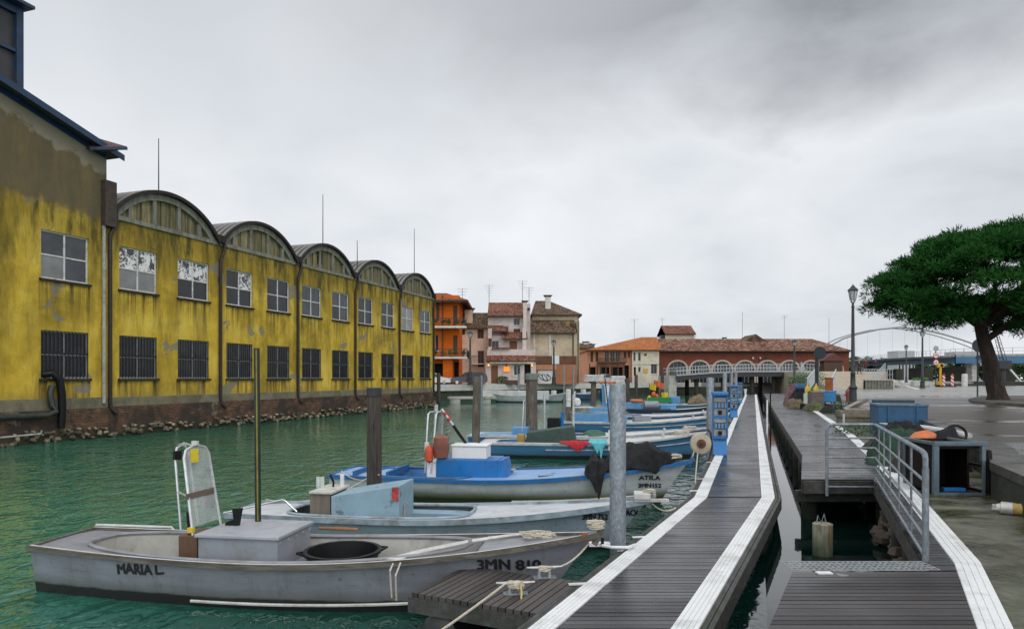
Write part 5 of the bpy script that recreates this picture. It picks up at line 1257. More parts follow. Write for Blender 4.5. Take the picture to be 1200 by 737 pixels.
# ------------------------------------------------------------------ boats
def hull_mat(name, col, boot=(.012, .013, .012), zl=.10, algae=None, wear=(.10, .09, .075), wamt=.35):
    m, nt, b = new_mat(name); q = N(nt)
    v = q.mapped((.5, 1, 1.6))
    c = q.ramp(q.noise(3, 5, .65, v), [(.3, tuple(k * .80 for k in col)), (.7, tuple(min(1, k * 1.15) for k in col))])
    st = q.ramp(q.noise(2.2, 6, .75, q.mapped((3, 3, .35))), [(.52, 0.0), (.70, 1.0)])
    c = q.mix(q.math('MULTIPLY', st, wamt), c, wear)
    chips = q.ramp(q.noise(14, 5, .7), [(.63, 0.0), (.66, .7)]); c = q.mix(chips, c, wear)
    scr = q.ramp(q.noise(2.5, 6, .8, q.mapped((.5, 1, 9))), [(.60, 0.0), (.66, .5)]); c = q.mix(scr, c, tuple(k * .5 for k in wear))
    z = q.math('ADD', q.sep()[2], q.math('MULTIPLY', q.math('SUBTRACT', q.noise(2.2, 5, .7, v), .5), .10))
    c = q.mix(q.ramp(z, [(zl, .55), (zl + .13, 0.0)]), c, (.055, .055, .03))      # slime above the waterline
    if algae: c = q.mix(q.ramp(z, [(zl + .02, .95), (zl + .20, 0.0)]), c, algae)
    c = q.mix(q.ramp(z, [(zl - .012, 1.0), (zl + .012, 0.0)]), c, boot)
    q.link(c, b.inputs['Base Color']); b.inputs['Roughness'].default_value = .5; q.bump(q.noise(9, 5, .7, v), .18, .008, b); return m
M_rubwood = mat('weathered_gunwale_wood', (.085, .073, .058), .7, .5, 3, stretch=(.4, 4, 4), dirt=(.20, .19, .16), dirt_amt=.5, dscale=4, bump=.4)
M_letter = mat('black_letter_paint', (.014, .014, .015), .55, .3, 20, bump=0)
M_gdeck = mat('grey_deck_paint', (.23, .235, .25), .45, .18, 2, dirt=(.12, .11, .10), dirt_amt=.55, dscale=1.6)
M_gcab = mat('grey_cabin_paint', (.25, .27, .30), .5, .15, 3, dirt=(.16, .15, .14), dirt_amt=.5, dscale=2.2)
M_cream = mat('cream_inner_paint', (.42, .41, .37), .6, .15, 2, dirt=(.2, .18, .15), dirt_amt=.5)
M_dark_in = mat('dark_bilge', (.03, .03, .028), .6, .4, 4)
class Boat:
    def __init__(s, label, stern, bow, W, zs, zm, zb, hull, gun, deck, inner, t1=.16, t0=.62, sd=.10, sw=.80, rake=.75, group='fishing boats moored along the pontoon', guncap=None, coam=None, pw=4.0, gh=.075, full=2.3, name='fishing_boat'):
        st, bo = Vector((*stern, 0)), Vector((*bow, 0)); d = bo - st; s.L = d.length; s.rz = math.atan2(d.y, d.x)
        s.W, s.zs, s.zm, s.zb, s.sw, s.rake, s.full = W, zs, zm, zb, sw, rake, full
        s.t = thing(name, label, 'boat', tuple(st), s.rz, group); s.M = wmat(s.t)
        s.t1, s.t0, s.sd, s.pw = t1, t0, sd, pw
        n = 34; T = [i / n for i in range(n + 1)]
        mb = MB(); fs = [0, .1, .25, .45, .65, .82, 1.0]
        for sg in (-1, 1): mb.grid([[s.side(t, f, sg) for f in fs] for t in T])
        mb.grid([[s.side(t, 1, sg) for sg in (-1, 1)] for t in T])
        mb.grid([[s.side(0, f, sg) for sg in (-1, 1)] for f in fs])
        s.hull = mb.build('hull', hull, s.t, smooth=True, weld=True)
        # deck round the open well
        mb = MB(); To = sorted(set(T + [t1 + (t0 - t1) * k for k in (0, .01, .03, .06, .1, .9, .94, .97, .99, 1)]))
        for sg in (-1, 1):
            mb.grid([[(t * s.L, sg * max(.005, s.w(t) - .015), s.g(t) - .035), (t * s.L, sg * (s.o(t) + (s.w(t) - .015 - s.o(t)) * .4), s.dz(t)), (t * s.L, sg * min(s.o(t), max(.004, s.w(t) - .02)), s.dz(t))] for t in To])
        mb.build('deck', deck, s.t)
        Ti = [t for t in To if t1 <= t <= t0]
        mb = MB()
        loop = [(t * s.L, -s.o(t), s.dz(t)) for t in Ti] + [(t * s.L, s.o(t), s.dz(t)) for t in reversed(Ti)]
        mb.grid([[Vector(p), (p[0], p[1] * .84, .15)] for p in loop + loop[:1]])
        mb.grid([[(t * s.L, -s.o(t) * .85, .16), (t * s.L, s.o(t) * .85, .16)] for t in Ti])
        mb.build('well', inner, s.t)
        mb = MB(); mb.tube([Vector(p) + Vector((0, 0, .02)) for p in loop], .026, 6, closed=True); mb.build('coaming', coam or gun, s.t, smooth=True)
        mb = MB(); gw = .028
        for sg in (-1, 1):
            rows = []
            for t in T:
                x, y, z = t * s.L, sg * s.w(t), s.g(t); rows.append([(x, y - sg * gw, z - gh), (x, y + sg * gw, z - gh), (x, y + sg * gw, z), (x, y - sg * gw, z), (x, y - sg * gw, z - gh)])
            mb.grid(rows)
        mb.bar((-.02, -s.w(0) - gw, s.g(0) - gh / 2), (-.02, s.w(0) + gw, s.g(0) - gh / 2), .05, gh)
        mb.bar((s.L - .07, 0, s.zb - .14), (s.L + .02, 0, s.zb + .05), .06, .07)
        mb.build('gunwale', gun, s.t)
        if guncap:
            mb = MB()
            for sg in (-1, 1): mb.grid([[(t * s.L, sg * (s.w(t) - gw * .95), s.g(t) + .006), (t * s.L, sg * (s.w(t) + gw * .5), s.g(t) + .006)] for t in T])
            mb.build('gunwale_cap', guncap, s.t)
    def w(s, t):
        if t < .42: k = s.sw + (1 - s.sw) * math.sin(PI / 2 * t / .42)
        else: k = 1 - ((t - .42) / .58) ** s.full
        return s.W * max(.012, k)
    def g(s, t):
        if t < .4: return s.zm + (s.zs - s.zm) * (1 - t / .4) ** 2
        return s.zm + (s.zb - s.zm) * ((t - .4) / .6) ** 1.8
    def dz(s, t): return s.g(t) - .02
    def o(s, t):
        if t <= s.t1 or t >= s.t0: return 0.002
        u = abs(2 * (t - s.t1) / (s.t0 - s.t1) - 1); return max(.002, (s.w(t) - s.sd) * (1 - u ** s.pw) ** (1 / s.pw))
    def side(s, t, f, sg, out=0.0):
        w = s.w(t); z = s.g(t) * (1 - f) - .18 * f
        return Vector((t * (s.L - s.rake * f ** .8), sg * (w * (1 - .24 * f ** 1.3) + out), z))
    def px(s, p):
        q_ = s.M @ Vector(p); return CX + q_.x * F / q_.y
    def lx(s, px, y=0.0, z=0.5):
        a, b = -2.0, s.L + 2
        for _ in range(40):
            m = (a + b) / 2
            if s.px((m, y, z)) < px: a = m
            else: b = m
        return (a + b) / 2
    def letters(s, txt, px0, px1, py, size, name='lettering', slope=0.0):
        "painted name on the near side, centred on photo row py"
        vs, fs = text_mesh(txt, size)
        x0 = s.lx(px0, -s.W * .9); x1 = s.lx(px1, -s.W * .9); xmax = max(v.x for v in vs); k = (x1 - x0) / xmax
        mb = MB()
        for j, (ox, oz) in enumerate(((0, 0), (.010, 0), (.005, .008), (.005, -.006), (-.006, .003))): mb.add(s.wrap(vs, k, x0, py, size, slope, ox * size / .17, oz * size / .17, .005 + j * .0004), fs)
        return mb.build(name, M_letter, s.t)
    def wrap(s, vs, k, x0, py, size, slope, ox, oz, lift):
        out = []
        for v in vs:
            X = x0 + (v.x + .004 * math.sin(v.x * 31)) * k + ox; t = X / s.L; d = (s.M @ Vector((X, -s.w(t), 0))).y
            z = EYE - (py - HY) * d / F + v.y * (1 + .06 * math.sin(v.x * 7)) + .035 * size * math.sin(v.x * 11) + oz - size * .36 + slope * (X - x0)
            f = max(0.0, (s.g(t) - z) / (s.g(t) + .18)); t2 = min(.999, X / (s.L - s.rake * f ** .8)); p = s.side(t2, f, -1, lift); p.z = z; out.append(p)
        return out
    def box(s, name, m, px0, px1, y0, y1, z0, z1, bevel=.012, z1b=None, taper=0.0, parent=None):
        "box whose near face runs from photo column px0 to px1"
        a, b = s.lx(px0, y0, z1), s.lx(px1, y0, z1); zb_ = z1 if z1b is None else z1b
        mb = MB(); mb.add([(a, y0, z0), (b, y0, z0), (b, y1, z0), (a, y1, z0), (a + taper, y0 + taper, z1), (b - taper, y0 + taper, zb_), (b - taper, y1 - taper, zb_), (a + taper, y1 - taper, z1)], [(3, 2, 1, 0), (4, 5, 6, 7), (0, 1, 5, 4), (1, 2, 6, 5), (2, 3, 7, 6), (3, 0, 4, 7)])
        return mb.build(name, m, parent or s.t, bevel=bevel)
    def tube(s, name, m, pts, r, seg=8, parent=None):
        mb = MB(); mb.tube(pts, r, seg); return mb.build(name, m, parent or s.t, smooth=True)
    def hoop(s, x, y0, y1, z0, z1, r=.018, lean=.12, name='frame', m=None):
        c = .13
        return s.tube(name, m or M_alu, [(x, y0, z0), (x + lean * .9, y0 + .03, z1 - c), (x + lean * .97, y0 + .06, z1 - .03), (x + lean, y0 + c + .02, z1), (x + lean, y1 - c - .02, z1), (x + lean * .97, y1 - .06, z1 - .03), (x + lean * .9, y1 - .03, z1 - c), (x, y1, z0)], r)
    def world(s, x, y, z): return s.M @ Vector((x, y, z))
    def strake(s, t0, t1, f, m, r=.018):
        mb = MB(); mb.tube([s.side(t0 + (t1 - t0) * i / 12, f, -1, .012) for i in range(13)], r, 6); mb.build('rub_strake', m, s.t, smooth=True)

M_w_line = mat('pale_trim_paint', (.55, .55, .52), .5, .15, 5, dirt=(.25, .22, .18), dirt_amt=.5)
# --- 1: nearest grey boat
b1 = Boat('nearest grey wooden fishing boat, named MARIA L. in black letters on its side', (-5.74, 8.76), (1.0, 7.72), .74, .58, .53, .86,
          hull_mat('grey_blue_hull', (.20, .215, .24), zl=.13), M_rubwood, M_gdeck, M_cream, t1=.075, t0=.78, sd=.075, sw=.70, guncap=M_w_line, coam=M_gdeck, pw=3.4, gh=.055)
b1.letters('MARIA L.', 135, 193, 667, .165); b1.letters('3MN 810', 552, 627, 663, .16)
b1.strake(.35, .86, .66, M_w_line); 
x0 = b1.lx(452, -.6); bmx = lambda v: x0 + 1.35 * ((v + 1) / 2) ** 1.35
bz = lambda x: b1.dz(min(1, x / b1.L)); bw_ = lambda x: b1.w(min(1, x / b1.L)) - .04
V = [i / 12 - 1 for i in range(25)]
mb = MB(); mb.grid([[(bmx(v) + o_, v * bw_(bmx(v)), bz(bmx(v)) + h_) for o_, h_ in ((0, -.10), (0, .035), (.15, .035), (.15, 0))] for v in V]); mb.build('coaming_beam', M_w_line, b1.t)
mb = MB(); mb.grid([[(bmx(v) + .14 + (b1.L * .80 - bmx(v) - .14) * k, v * bw_(bmx(v) + .14 + (b1.L * .80 - bmx(v) - .14) * k), bz(bmx(v) + .14 + (b1.L * .80 - bmx(v) - .14) * k) + .012) for k in (0, .2, .4, .6, .8, 1)] for v in V]); mb.build('foredeck', mat('worn_dark_grey_deck', (.13, .125, .13), .5, .2, 2, dirt=(.07, .055, .05), dirt_amt=.6, dscale=1.2), b1.t)
M_cab_s = mat('grey_plank_paint', (.27, .285, .31), .55, .2, 2, stretch=(.6, 3, 3), dirt=(.13, .12, .11), dirt_amt=.5)
cb = b1.box('cabin', M_gcab, 232, 325, -.46, .40, .10, .74, .012)
xa, xb = b1.lx(232, -.46, .74), b1.lx(325, -.46, .74)
mb = MB(); mb.box(xa - .03, xb + .03, -.49, .43, .745, .785); mb.build('cabin_top', mat('light_grey_top', (.36, .37, .40), .45, .12, 3, dirt=(.2, .2, .2), dirt_amt=.4), cb, bevel=.01)
mb = MB(); mb.box(xb + .004, xb + .22, -.44, .30, .10, .40); mb.build('cabin_step', M_gcab, cb, bevel=.01)

for i in range(5): mb = MB(); mb.cbox((xb + .006, -.40 + i * .19, .70), (.012, .04, .03)); mb.build('hinge', M_alu, cb)
b1.box('engine_cover', mat('brown_varnished_panel', (.10, .055, .028), .5, .3, 4, stretch=(4, 4, .6)), 209, 231, -.40, .05, .12, .74, .01)
# steering frame with clear screen
def screen_mat():
    m, nt, b = new_mat('scratched_clear_plastic'); q = N(nt)
    b.inputs['Base Color'].default_value = (.55, .58, .58, 1); b.inputs['Roughness'].default_value = .25
    q.link(q.ramp(q.noise(3, 5, .7), [(.35, .16), (.7, .45)]), b.inputs['Alpha']); return m
M_scr = screen_mat()
xw0, xw1 = b1.lx(205, -.25, .8), b1.lx(262, -.25, .8)
yl, yr_ = -.30, .14
xL = b1.lx(228, -.3, .8); xR = b1.lx(256, .10, .8)
def arch_frame(p0, p1, h, lean, r=.017, c=.14, name='frame', par=None):
    p0, p1 = Vector(p0), Vector(p1); d = (p1 - p0); L = d.length; d.normalize(); up = Vector((lean[0], lean[1], h))
    pts = [p0, p0 + up * .88 + d * .03, p0 + up * .96 + d * .07, p0 + up * 1.0 + d * (c + .04)]; pts += [p1 + up * 1.0 - d * (c + .04), p1 + up * .96 - d * .07, p1 + up * .88 - d * .03, p1]
    return pts
fA = arch_frame((b1.lx(226, -.36, .78), -.36, .74), (b1.lx(259, .06, .78), .06, .76), 1.03, (-.16, .0))
fB = arch_frame((b1.lx(212, -.10, .78), -.10, .74), (b1.lx(232, .16, .78), .16, .76), 1.03, (-.12, .0))
wf = b1.tube('windscreen_frame', M_alu, fA, .017)
b1.tube('windscreen_frame', M_alu, fB, .015)
b1.tube('frame_link', M_alu, [fA[3], fB[3]], .014, parent=wf); b1.tube('frame_link', M_alu, [fA[1] * .5 + fA[0] * .5, fB[1] * .5 + fB[0] * .5], .014, parent=wf)
mb = MB(); mb.add([fA[0] * .9 + fA[1] * .1, fA[7] * .9 + fA[6] * .1, fA[6], fA[5], fA[4], fA[3], fA[2], fA[1]], [tuple(range(8))]); mb.add([Vector(p) + Vector((.006, .006, 0)) for p in mb.v], [tuple(range(8))]); mb.build('windscreen', M_scr, wf)
mid = lambda i, j, k: fA[i].lerp(fA[j], k)
mb = MB(); mb.bar(mid(0, 1, .5) + Vector((0, -.035, 0)), mid(7, 6, .5) + Vector((0, -.035, 0)), .02, .07); mb.build('cross_bar', mat('faded_brown', (.14, .10, .08), .6), wf)
mb = MB(); c = fA[2] + Vector((.10, .02, -.06)); mb.cbox(c, (.09, .012, .16), 1.0); mb.build('yellow_label', mat('yellow_sticker', (.62, .47, .02), .5, .1, 20), wf)
mb = MB(); mb.cbox(fB[1] + Vector((.03, 0, .0)), (.09, .06, .11), 1.0); mb.build('navigation_lamp', M_black, wf, bevel=.01)
mb = MB(); mb.cbox(fA[3] * .5 + fA[4] * .5 + Vector((0, 0, .03)), (.07, .05, .05)); mb.build('top_lamp', M_w_line, wf)
mb = MB(); mb.cbox(mid(7, 6, .38) + Vector((-.05, -.06, 0)), (.12, .01, .22), 1.0); mb.build('instrument_panel', mat('dark_red_brown', (.06, .035, .035), .5), wf)
b1.tube('tiller_lever', M_black, [(b1.lx(222, -.3, .8), -.3, .72), (b1.lx(220, -.3, .8), -.3, 1.0)], .018)
mb = MB(); mb.cbox((b1.lx(224, -.36, .8), -.36, .80), (.07, .05, .06)); mb.build('yellow_cap', mat('yellow_plastic', (.65, .46, .03)), b1.t)
c = b1.lx(277, 0, .85); mb = MB(); mb.prism([(c - .15, 0, .786), (c + .02, 0, .786), (c + .06, 0, 1.0), (c - .06, 0, .99), (c - .04, 0, .86), (c - .15, 0, .82)], (0, .05, 0)); mb.build('bracket', M_black, b1.t)
M_pole = mat('dark_green_pole', (.012, .02, .012), .5, .3, 6)
px_ = b1.lx(302.5, .30, 1.5); pb = b1.tube('pole', M_pole, [(px_, .30, .78), (px_ - .02, .30, 2.98)], .038, 12)
mb = MB(); mb.bar((px_ + .018, .258, .80), (px_ - .002, .258, 2.96), .016, .008, (0, 1, 0)); mb.build('yellow_stripe', mat('olive_yellow_stripe', (.22, .19, .03)), pb)
b1.tube('white_tube', M_w_line, [(b1.lx(113, .58, .55), .56, .53), (b1.lx(114, .58, .58), .56, .60), (b1.lx(200, .68, .58), .70, .57), (b1.lx(203, .68, .58), .70, .53)], .018)
b1.tube('bent_rod', M_alu, [(b1.lx(262, .55, .8), .55, .82), (b1.lx(330, .72, .95), .75, .98), (b1.lx(333, .72, .95), .76, .96), (b1.lx(346, .74, .85), .78, .82)], .012)
t = tag(MB().tube([(-.27, 0, 0), (0, 0, .0), (.27, 0, 0)], [.02, .026, .02], 8).build('oar', mat('varnished_wood', (.22, .11, .045), .45, .2, 6), smooth=True), 'brown wooden handle lying along the far gunwale of the nearest grey boat', 'oar'); p = b1.world(b1.lx(397, .76, .62), .75, .62); t.location = p; t.rotation_euler.z = b1.rz
p = b1.world(b1.lx(401, -.10, .5), -.08, .12)
t = thing('tub', 'big round black plastic tub standing in the nearest grey boat', 'tub', tuple(p))
mb = MB(); mb.lathe([(0, .0), (.36, 0), (.42, .40), (.455, .415), (.455, .45), (.41, .45), (.35, .04), (0, .035)], seg=36); mb.build('bowl', M_black, t, smooth=True)
for a in (.3, .3 + PI):
    mb = MB(); mb.tube([(.45 * math.cos(a - .2), .45 * math.sin(a - .2), .43), (.52 * math.cos(a), .52 * math.sin(a), .44), (.45 * math.cos(a + .2), .45 * math.sin(a + .2), .43)], .015, 6); mb.build('handle', M_black, t, smooth=True)
rr = random.Random(11)
fp = b1.world(b1.lx(630, .15, .7), .12, b1.dz(.88) + .02)
rope(coil(fp, .17, 4, .05, 18, .3, rr), .010, 'pale rope coil on the foredeck of the nearest grey boat')
bp = b1.world(b1.L - .05, 0, b1.zb + .03)
rope(coil(bp, .08, 5, .10, 12, .4, rr) + [bp + Vector((.12, .15, .02))], .012, 'frayed rope wound around the stem head of the nearest grey boat')
x = b1.lx(457, -.8, .5); q1, q2, q3 = b1.world(x, -.70, .60), b1.world(x + .02, -.86, .57), b1.world(x + .03, -.83, .28)
rope([q1, q2, q3, q3 + Vector((.05, 0, -.03)), q2 + Vector((.06, 0, -.05)), q1 + Vector((.08, 0, .01))], .010, 'short rope loop hanging over the near side of the nearest grey boat')
mb = MB(); c = b1.world(b1.L - .18, -.06, b1.zb - .05); mb.cbox((0, 0, 0), (.09, .06, .10), .5, .3); o = mb.build('shackle', mat('rust_orange', (.25, .07, .03)), bevel=.015); o.location = c; tag(o, 'rusty red shackle on the bow line of the nearest grey boat', 'shackle')

# --- 2: light blue-grey boat behind it
b2 = Boat('pale blue-grey fishing boat, second from the front, with a tall boxy engine cover', (-4.35, 11.14), (2.12, 10.28), .69, .50, .50, .80,
          hull_mat('pale_blue_hull', (.22, .285, .325), zl=.10), mat('pale_blue_wood', (.26, .33, .37), .6, .3, 4, dirt=(.10, .09, .08), dirt_amt=.6), mat('white_grey_deck', (.50, .52, .54), .5, .1, 2, dirt=(.3, .3, .3), dirt_amt=.5), M_dark_in, t1=.13, t0=.58, sd=.13, sw=.78, guncap=M_w_line, pw=5)
b2.letters('3MN 752', 681, 712, 606, .125); b2.letters('PAOLA', 730, 758, 602, .125)
M_b2c = mat('chipped_sky_blue', (.245, .37, .445), .5, .14, 3, dirt=(.09, .085, .08), dirt_amt=.7, dscale=3.5, edge=(.57, .64))
cb = b2.box('engine_box', M_b2c, 388, 468, -.50, .28, .10, .80, .012, z1b=.98)
b2.box('console', mat('brown_grey_panel', (.16, .135, .105), .6, .25, 3, stretch=(4, 4, .5)), 363, 387, -.46, .22, .10, .82, .01)
b2.box('console_top', mat('pale_top', (.5, .48, .43), .6), 362, 389, -.49, .26, .825, .86, .006)
xc = b2.lx(468, -.5, .9)
mb = MB(); mb.cbox((xc - .06, -.515, .86), (.10, .01, .20)); mb.build('sticker', mat('red_white_sticker', (.45, .05, .05), .5, .6, 9), cb)
mb = MB(); mb.prism([(xc + .012, -.36, .30), (xc + .012, -.02, .30), (xc + .012, -.10, .66), (xc + .012, -.30, .66)], (.012, 0, 0)); mb.build('vent_plate', M_alu, cb)
for i, px in enumerate((376, 380.5)):
    c = b2.lx(px, 0, .95); b2.tube('clear_bottle', mat('clear_bottle', (.5, .55, .52), .1), [(c, -.1, .86), (c, -.1, 1.0), (c, -.1, 1.03)], .035, 10)
b2.tube('throttle_lever', M_black, [(b2.lx(390, .0, .9), 0, .82), (b2.lx(391, 0, 1), 0, .93), (b2.lx(387, 0, 1), 0, 1.06)], .018); b2.tube('white_knob', M_white, [(b2.lx(401, .1, .95), .1, .86), (b2.lx(401, .1, .95), .1, 1.05)], .035)
b2.box('thwart', M_b2c, 478, 560, .18, .50, .36, .44, .008)
mb = MB(); mb.cbox((b2.L - .16, -.02, b2.zb + .04), (.24, .30, .09)); mb.build('bow_block', M_w_line, b2.t, bevel=.015)
mb = MB(); mb.cbox((b2.L - .02, -.1, b2.zb - .02), (.5, .05, .05), .1); mb.build('bow_spar', M_w_line, b2.t, bevel=.01)
bp = b2.world(b2.L - .05, -.05, b2.zb + .08); rope(coil(bp, .07, 4, .05, 12, .4, rr), .010, 'tangled line on the bow block of the pale blue-grey boat')
b2.strake(.5, .93, .55, M_w_line, .012)

# --- 3: white boat with blue trim
M_bgun = mat('blue_gunwale_paint', (.010, .12, .32), .4, .15, 4, dirt=(.06, .08, .1), dirt_amt=.5)
M_bdeck = mat('light_blue_deck', (.20, .36, .60), .45, .15, 2, dirt=(.42, .40, .36), dirt_amt=.55, dscale=1.2)
M_bcab = mat('bright_blue_cabin', (.010, .15, .42), .38, .12, 3, dirt=(.03, .08, .2), dirt_amt=.4)
b3 = Boat('white fishing boat with bright blue gunwale, named ATILA at the bow', (-3.82, 15.5), (3.76, 14.25), .98, .52, .50, .90,
          hull_mat('white_green_stained_hull', (.47, .50, .51), boot=(.022, .03, .012), zl=.12, algae=(.065, .085, .03), wear=(.22, .22, .19)), M_bgun, M_bdeck, mat('blue_well', (.03, .14, .36), .5, .3, 3), t1=.10, t0=.40, sd=.16, sw=.82, gh=.075, guncap=mat('scuffed_cap', (.16, .15, .14), .6, .4, 6))
b3.letters('ATILA', 749, 776, 560.5, .125); b3.letters('3MN152', 748, 777, 570, .12)
b3.strake(.56, .97, .66, M_w_line, .022); b3.strake(.22, .50, .80, M_w_line, .012)
cb = b3.box('cabin', M_bcab, 511, 583, -.42, .45, .35, .86, .02); xr = b3.lx(583, -.42, .8)
mb = MB(); mb.add([(xr, -.42, .35), (xr + .25, -.40, .35), (xr + .25, .40, .35), (xr, .42, .35), (xr, -.42, .84), (xr + .12, -.38, .86), (xr + .12, .38, .86), (xr, .42, .84)], [(0, 1, 5, 4), (1, 2, 6, 5), (2, 3, 7, 6), (4, 5, 6, 7)]); mb.build('cabin_front', M_bcab, cb)
b3.box('cabin_back', M_white, 500, 511, -.40, .40, .30, .78, .01)
b3.box('stern_hatch', M_bdeck, 408, 452, -.55, .55, .40, .50, .01); 
for px in (413, 452): b3.box('hatch_rail', M_bgun, px, px + 3, -.72, .72, .45, .60, .006)
wf = b3.hoop(b3.lx(499, -.3, .9), -.36, .24, .55, 1.85, .02, .06, 'steering_frame'); 
b3.hoop(b3.lx(507, -.3, .9), -.40, .22, .55, 1.86, .02, .10, 'steering_frame')
xs = b3.lx(511, -.2, 1.2); mb = MB(); mb.add([(xs, -.34, .80), (xs, .16, .80), (xs + .1, .14, 1.78), (xs + .1, -.32, 1.78)], [(0, 1, 2, 3)]); mb.build('windscreen', M_scr, wf)
mb = MB(); mb.lathe([(.03, .0), (.15, .05), (.18, .25), (.16, .48), (.04, .55)], (b3.lx(517, -.35, 1.1), -.36, .84), 14); o = mb.build('buoy', mat('faded_red_brown_buoy', (.22, .075, .05), .6, .3, 4), smooth=True); o.parent = None; o.location = (0, 0, 0); me_ = o.data; me_.transform(b3.M); tag(o, 'faded red-brown float hanging on the steering frame of the white and blue boat', 'buoy')
mb = MB(); c = b3.world(b3.lx(503, -.45, 1.0), -.46, .78); mb.lathe([(.02, 0), (.09, .05), (.09, .28), (.05, .36), (0, .38)], seg=12); o = mb.build('buoy', mat('red_orange_float', (.55, .07, .02), .5), smooth=True); o.location = c; tag(o, 'small red-orange float hanging at the left leg of the steering frame', 'buoy')
mb = MB(); c = b3.world(b3.lx(500, -.45, 1.2), -.44, 1.12); mb.cbox((0, 0, 0), (.10, .08, .2), .2); o = mb.build('float_block', M_w_line, bevel=.02); o.location = c; tag(o, 'white float block tied above the red-orange float', 'float')
pa = Vector((b3.lx(516, -.2, 2.0), -.1, 1.92)); pb_ = Vector((b3.lx(551, .1, 1.1), .1, 1.02)); bm_ = b3.tube('boom', M_alu, [pa, pa.lerp(pb_, .45)], .03, 10); b3.tube('boom_strut', M_black, [pa.lerp(pb_, .40), pb_], .035, 8, bm_); 
mb = MB()
for k in (.08, .22): mb.tube([pa.lerp(pb_, k), pa.lerp(pb_, k + .07)], .042, 10)
mb.build('red_band', mat('red_tape', (.5, .03, .03), .5), bm_, smooth=True); b3.tube('boom_lamp', M_w_line, [(pa.x - .12, pa.y, 1.86), (pa.x - .12, pa.y, 2.02)], .04)
mb = MB(); mb.cbox(pb_ + Vector((.05, 0, -.05)), (.35, .2, .14)); mb.tube([pb_ + Vector((.15, 0, 0)), pb_ + Vector((.2, .1, .25))], .03, 6); mb.build('winch', M_iron, b3.t, bevel=.02)
p = b3.world(b3.lx(552, -.1, 1.0), -.05, .862); t = thing('foam_box', 'white foam fish box standing on the bright blue cabin roof', 'box', tuple(p), b3.rz)
mb = MB(); mb.box(-.38, .38, -.26, .26, 0, .26); mb.build('body', mat('white_foam', (.72, .72, .70), .8, .05, 8), t, bevel=.02); mb = MB(); mb.box(-.40, .40, -.28, .28, .262, .30); mb.build('lid', mat('white_foam', (.72, .72, .70)), t, bevel=.015)
def drape(name, b, px0, px1, y0, y1, zt, m, label, cat, seed, hang=.28, res=30, lump=.28):
    "cloth or net lying on the boat, its near edge hanging over the gunwale"
    from mathutils import noise as nz
    x0, x1 = b.lx(px0, y0, .6), b.lx(px1, y0, .6); rows = []
    for i in range(res + 1):
        u = i / res; row = []
        for j in range(res + 1):
            v = j / res; x = x0 + (x1 - x0) * u + .06 * nz.noise(Vector((v * 3, u * 3, seed))); yy = y0 + (y1 - y0) * v; t = max(0, min(.99, x / b.L))
            gy = -b.w(t)
            z = b.g(t) + .03 + (lump * math.sin(PI * min(1, max(0, v * 1.05))) ** .7 * math.sin(PI * u) ** .5 if yy > gy else 0) * (1 + .5 * nz.noise(Vector((u * 4, v * 4, seed + 3))))
            z += .03 * nz.noise(Vector((x * 6, yy * 6, seed))) + .018 * nz.noise(Vector((x * 15, yy * 15, seed)))
            if yy < gy - .045: z = b.g(t) + .02 - (gy - .045 - yy) * max(.05, .35 + 1.3 * math.sin(PI * u) * (.6 + .9 * nz.noise(Vector((u * 4, 0, seed))))); k_ = min(1, max(0, (gy + .9 * 0 - (y0 + (y1 - y0) * v)) / max(.05, gy - y0))); x += ((x0 + x1) / 2 + (x1 - x0) * .18 - x) * .6 * k_; yy = gy - .06 - .03 * nz.noise(Vector((x * 9, z * 3, seed)))
            row.append(b.world(x, yy, z))
        rows.append(row)
    mb = MB(); mb.grid(rows); o = mb.build(name, m, smooth=True); so = o.modifiers.new('thick', 'SOLIDIFY'); so.thickness = .012
    return tag(o, label, cat)
drape('net', b3, 706, 790, -.55, .62, .6, M_net_b, 'heaped black net covering the bow of the white and blue boat', 'net', 3, lump=.42)
drape('net', b3, 684, 710, -1.22, .3, .6, M_net_b, 'black net end hanging over the near side of the white and blue boat', 'net', 8, lump=.28)
M_dw = mat('dark_weathered_board', (.10, .085, .07), .7, .4, 5)
for i, (px, y, L, a) in enumerate(((655, -.25, .9, .25), (668, .05, .8, -.1))):
    mb = MB(); mb.bar((-L / 2, 0, 0), (L / 2, 0, 0), .07, .03); o = mb.build('paddle', M_dw); o.location = b3.world(b3.lx(px, y, .6), y, .535); o.rotation_euler.z = a; tag(o, ('longer' if i == 0 else 'shorter') + ' dark wooden stick lying on the light blue deck of the white boat', 'stick')
bp = b3.world(b3.L - .45, 0, b3.zb + .02)
rope(coil(bp, .22, 4, .08, 14, .45, rr), .014, 'pale mooring line heaped on the bow of the white and blue boat')
bp = b3.world(b3.L, 0, b3.zb); rope([bp + Vector((0, 0, .05)), bp + Vector((.12, .05, .35)), bp + Vector((.16, .1, .3)), bp + Vector((.02, -.2, -.3)), bp + Vector((-.1, -.55, -.85))], .014, 'mooring line dropping from the line wheel into the water')
c = A(821, 519.5, 14.3); t = thing('line_wheel', 'pale round line-hauling wheel with rusty hub at the bow of the white and blue boat', 'wheel', tuple(c), 0)
mb = MB(); prof = [(-.05, .20), (-.045, .215), (-.03, .20), (0, .185), (.03, .20), (.045, .215), (.05, .20)]
mb.tube([(0, a, 0) for a, b in prof], [b for a, b in prof], 28); mb.build('disc', mat('aged_ivory', (.42, .37, .28), .6, .15, 5, dirt=(.2, .13, .07), dirt_amt=.5), t, smooth=True)
mb = MB(); mb.tube([(0, -.07, 0), (0, .07, 0)], .095, 18); mb.build('hub', M_rust, t, smooth=True); mb = MB(); mb.tube([(0, -.10, 0), (0, .1, 0)], .035, 10); mb.build('axle', M_iron, t, smooth=True)
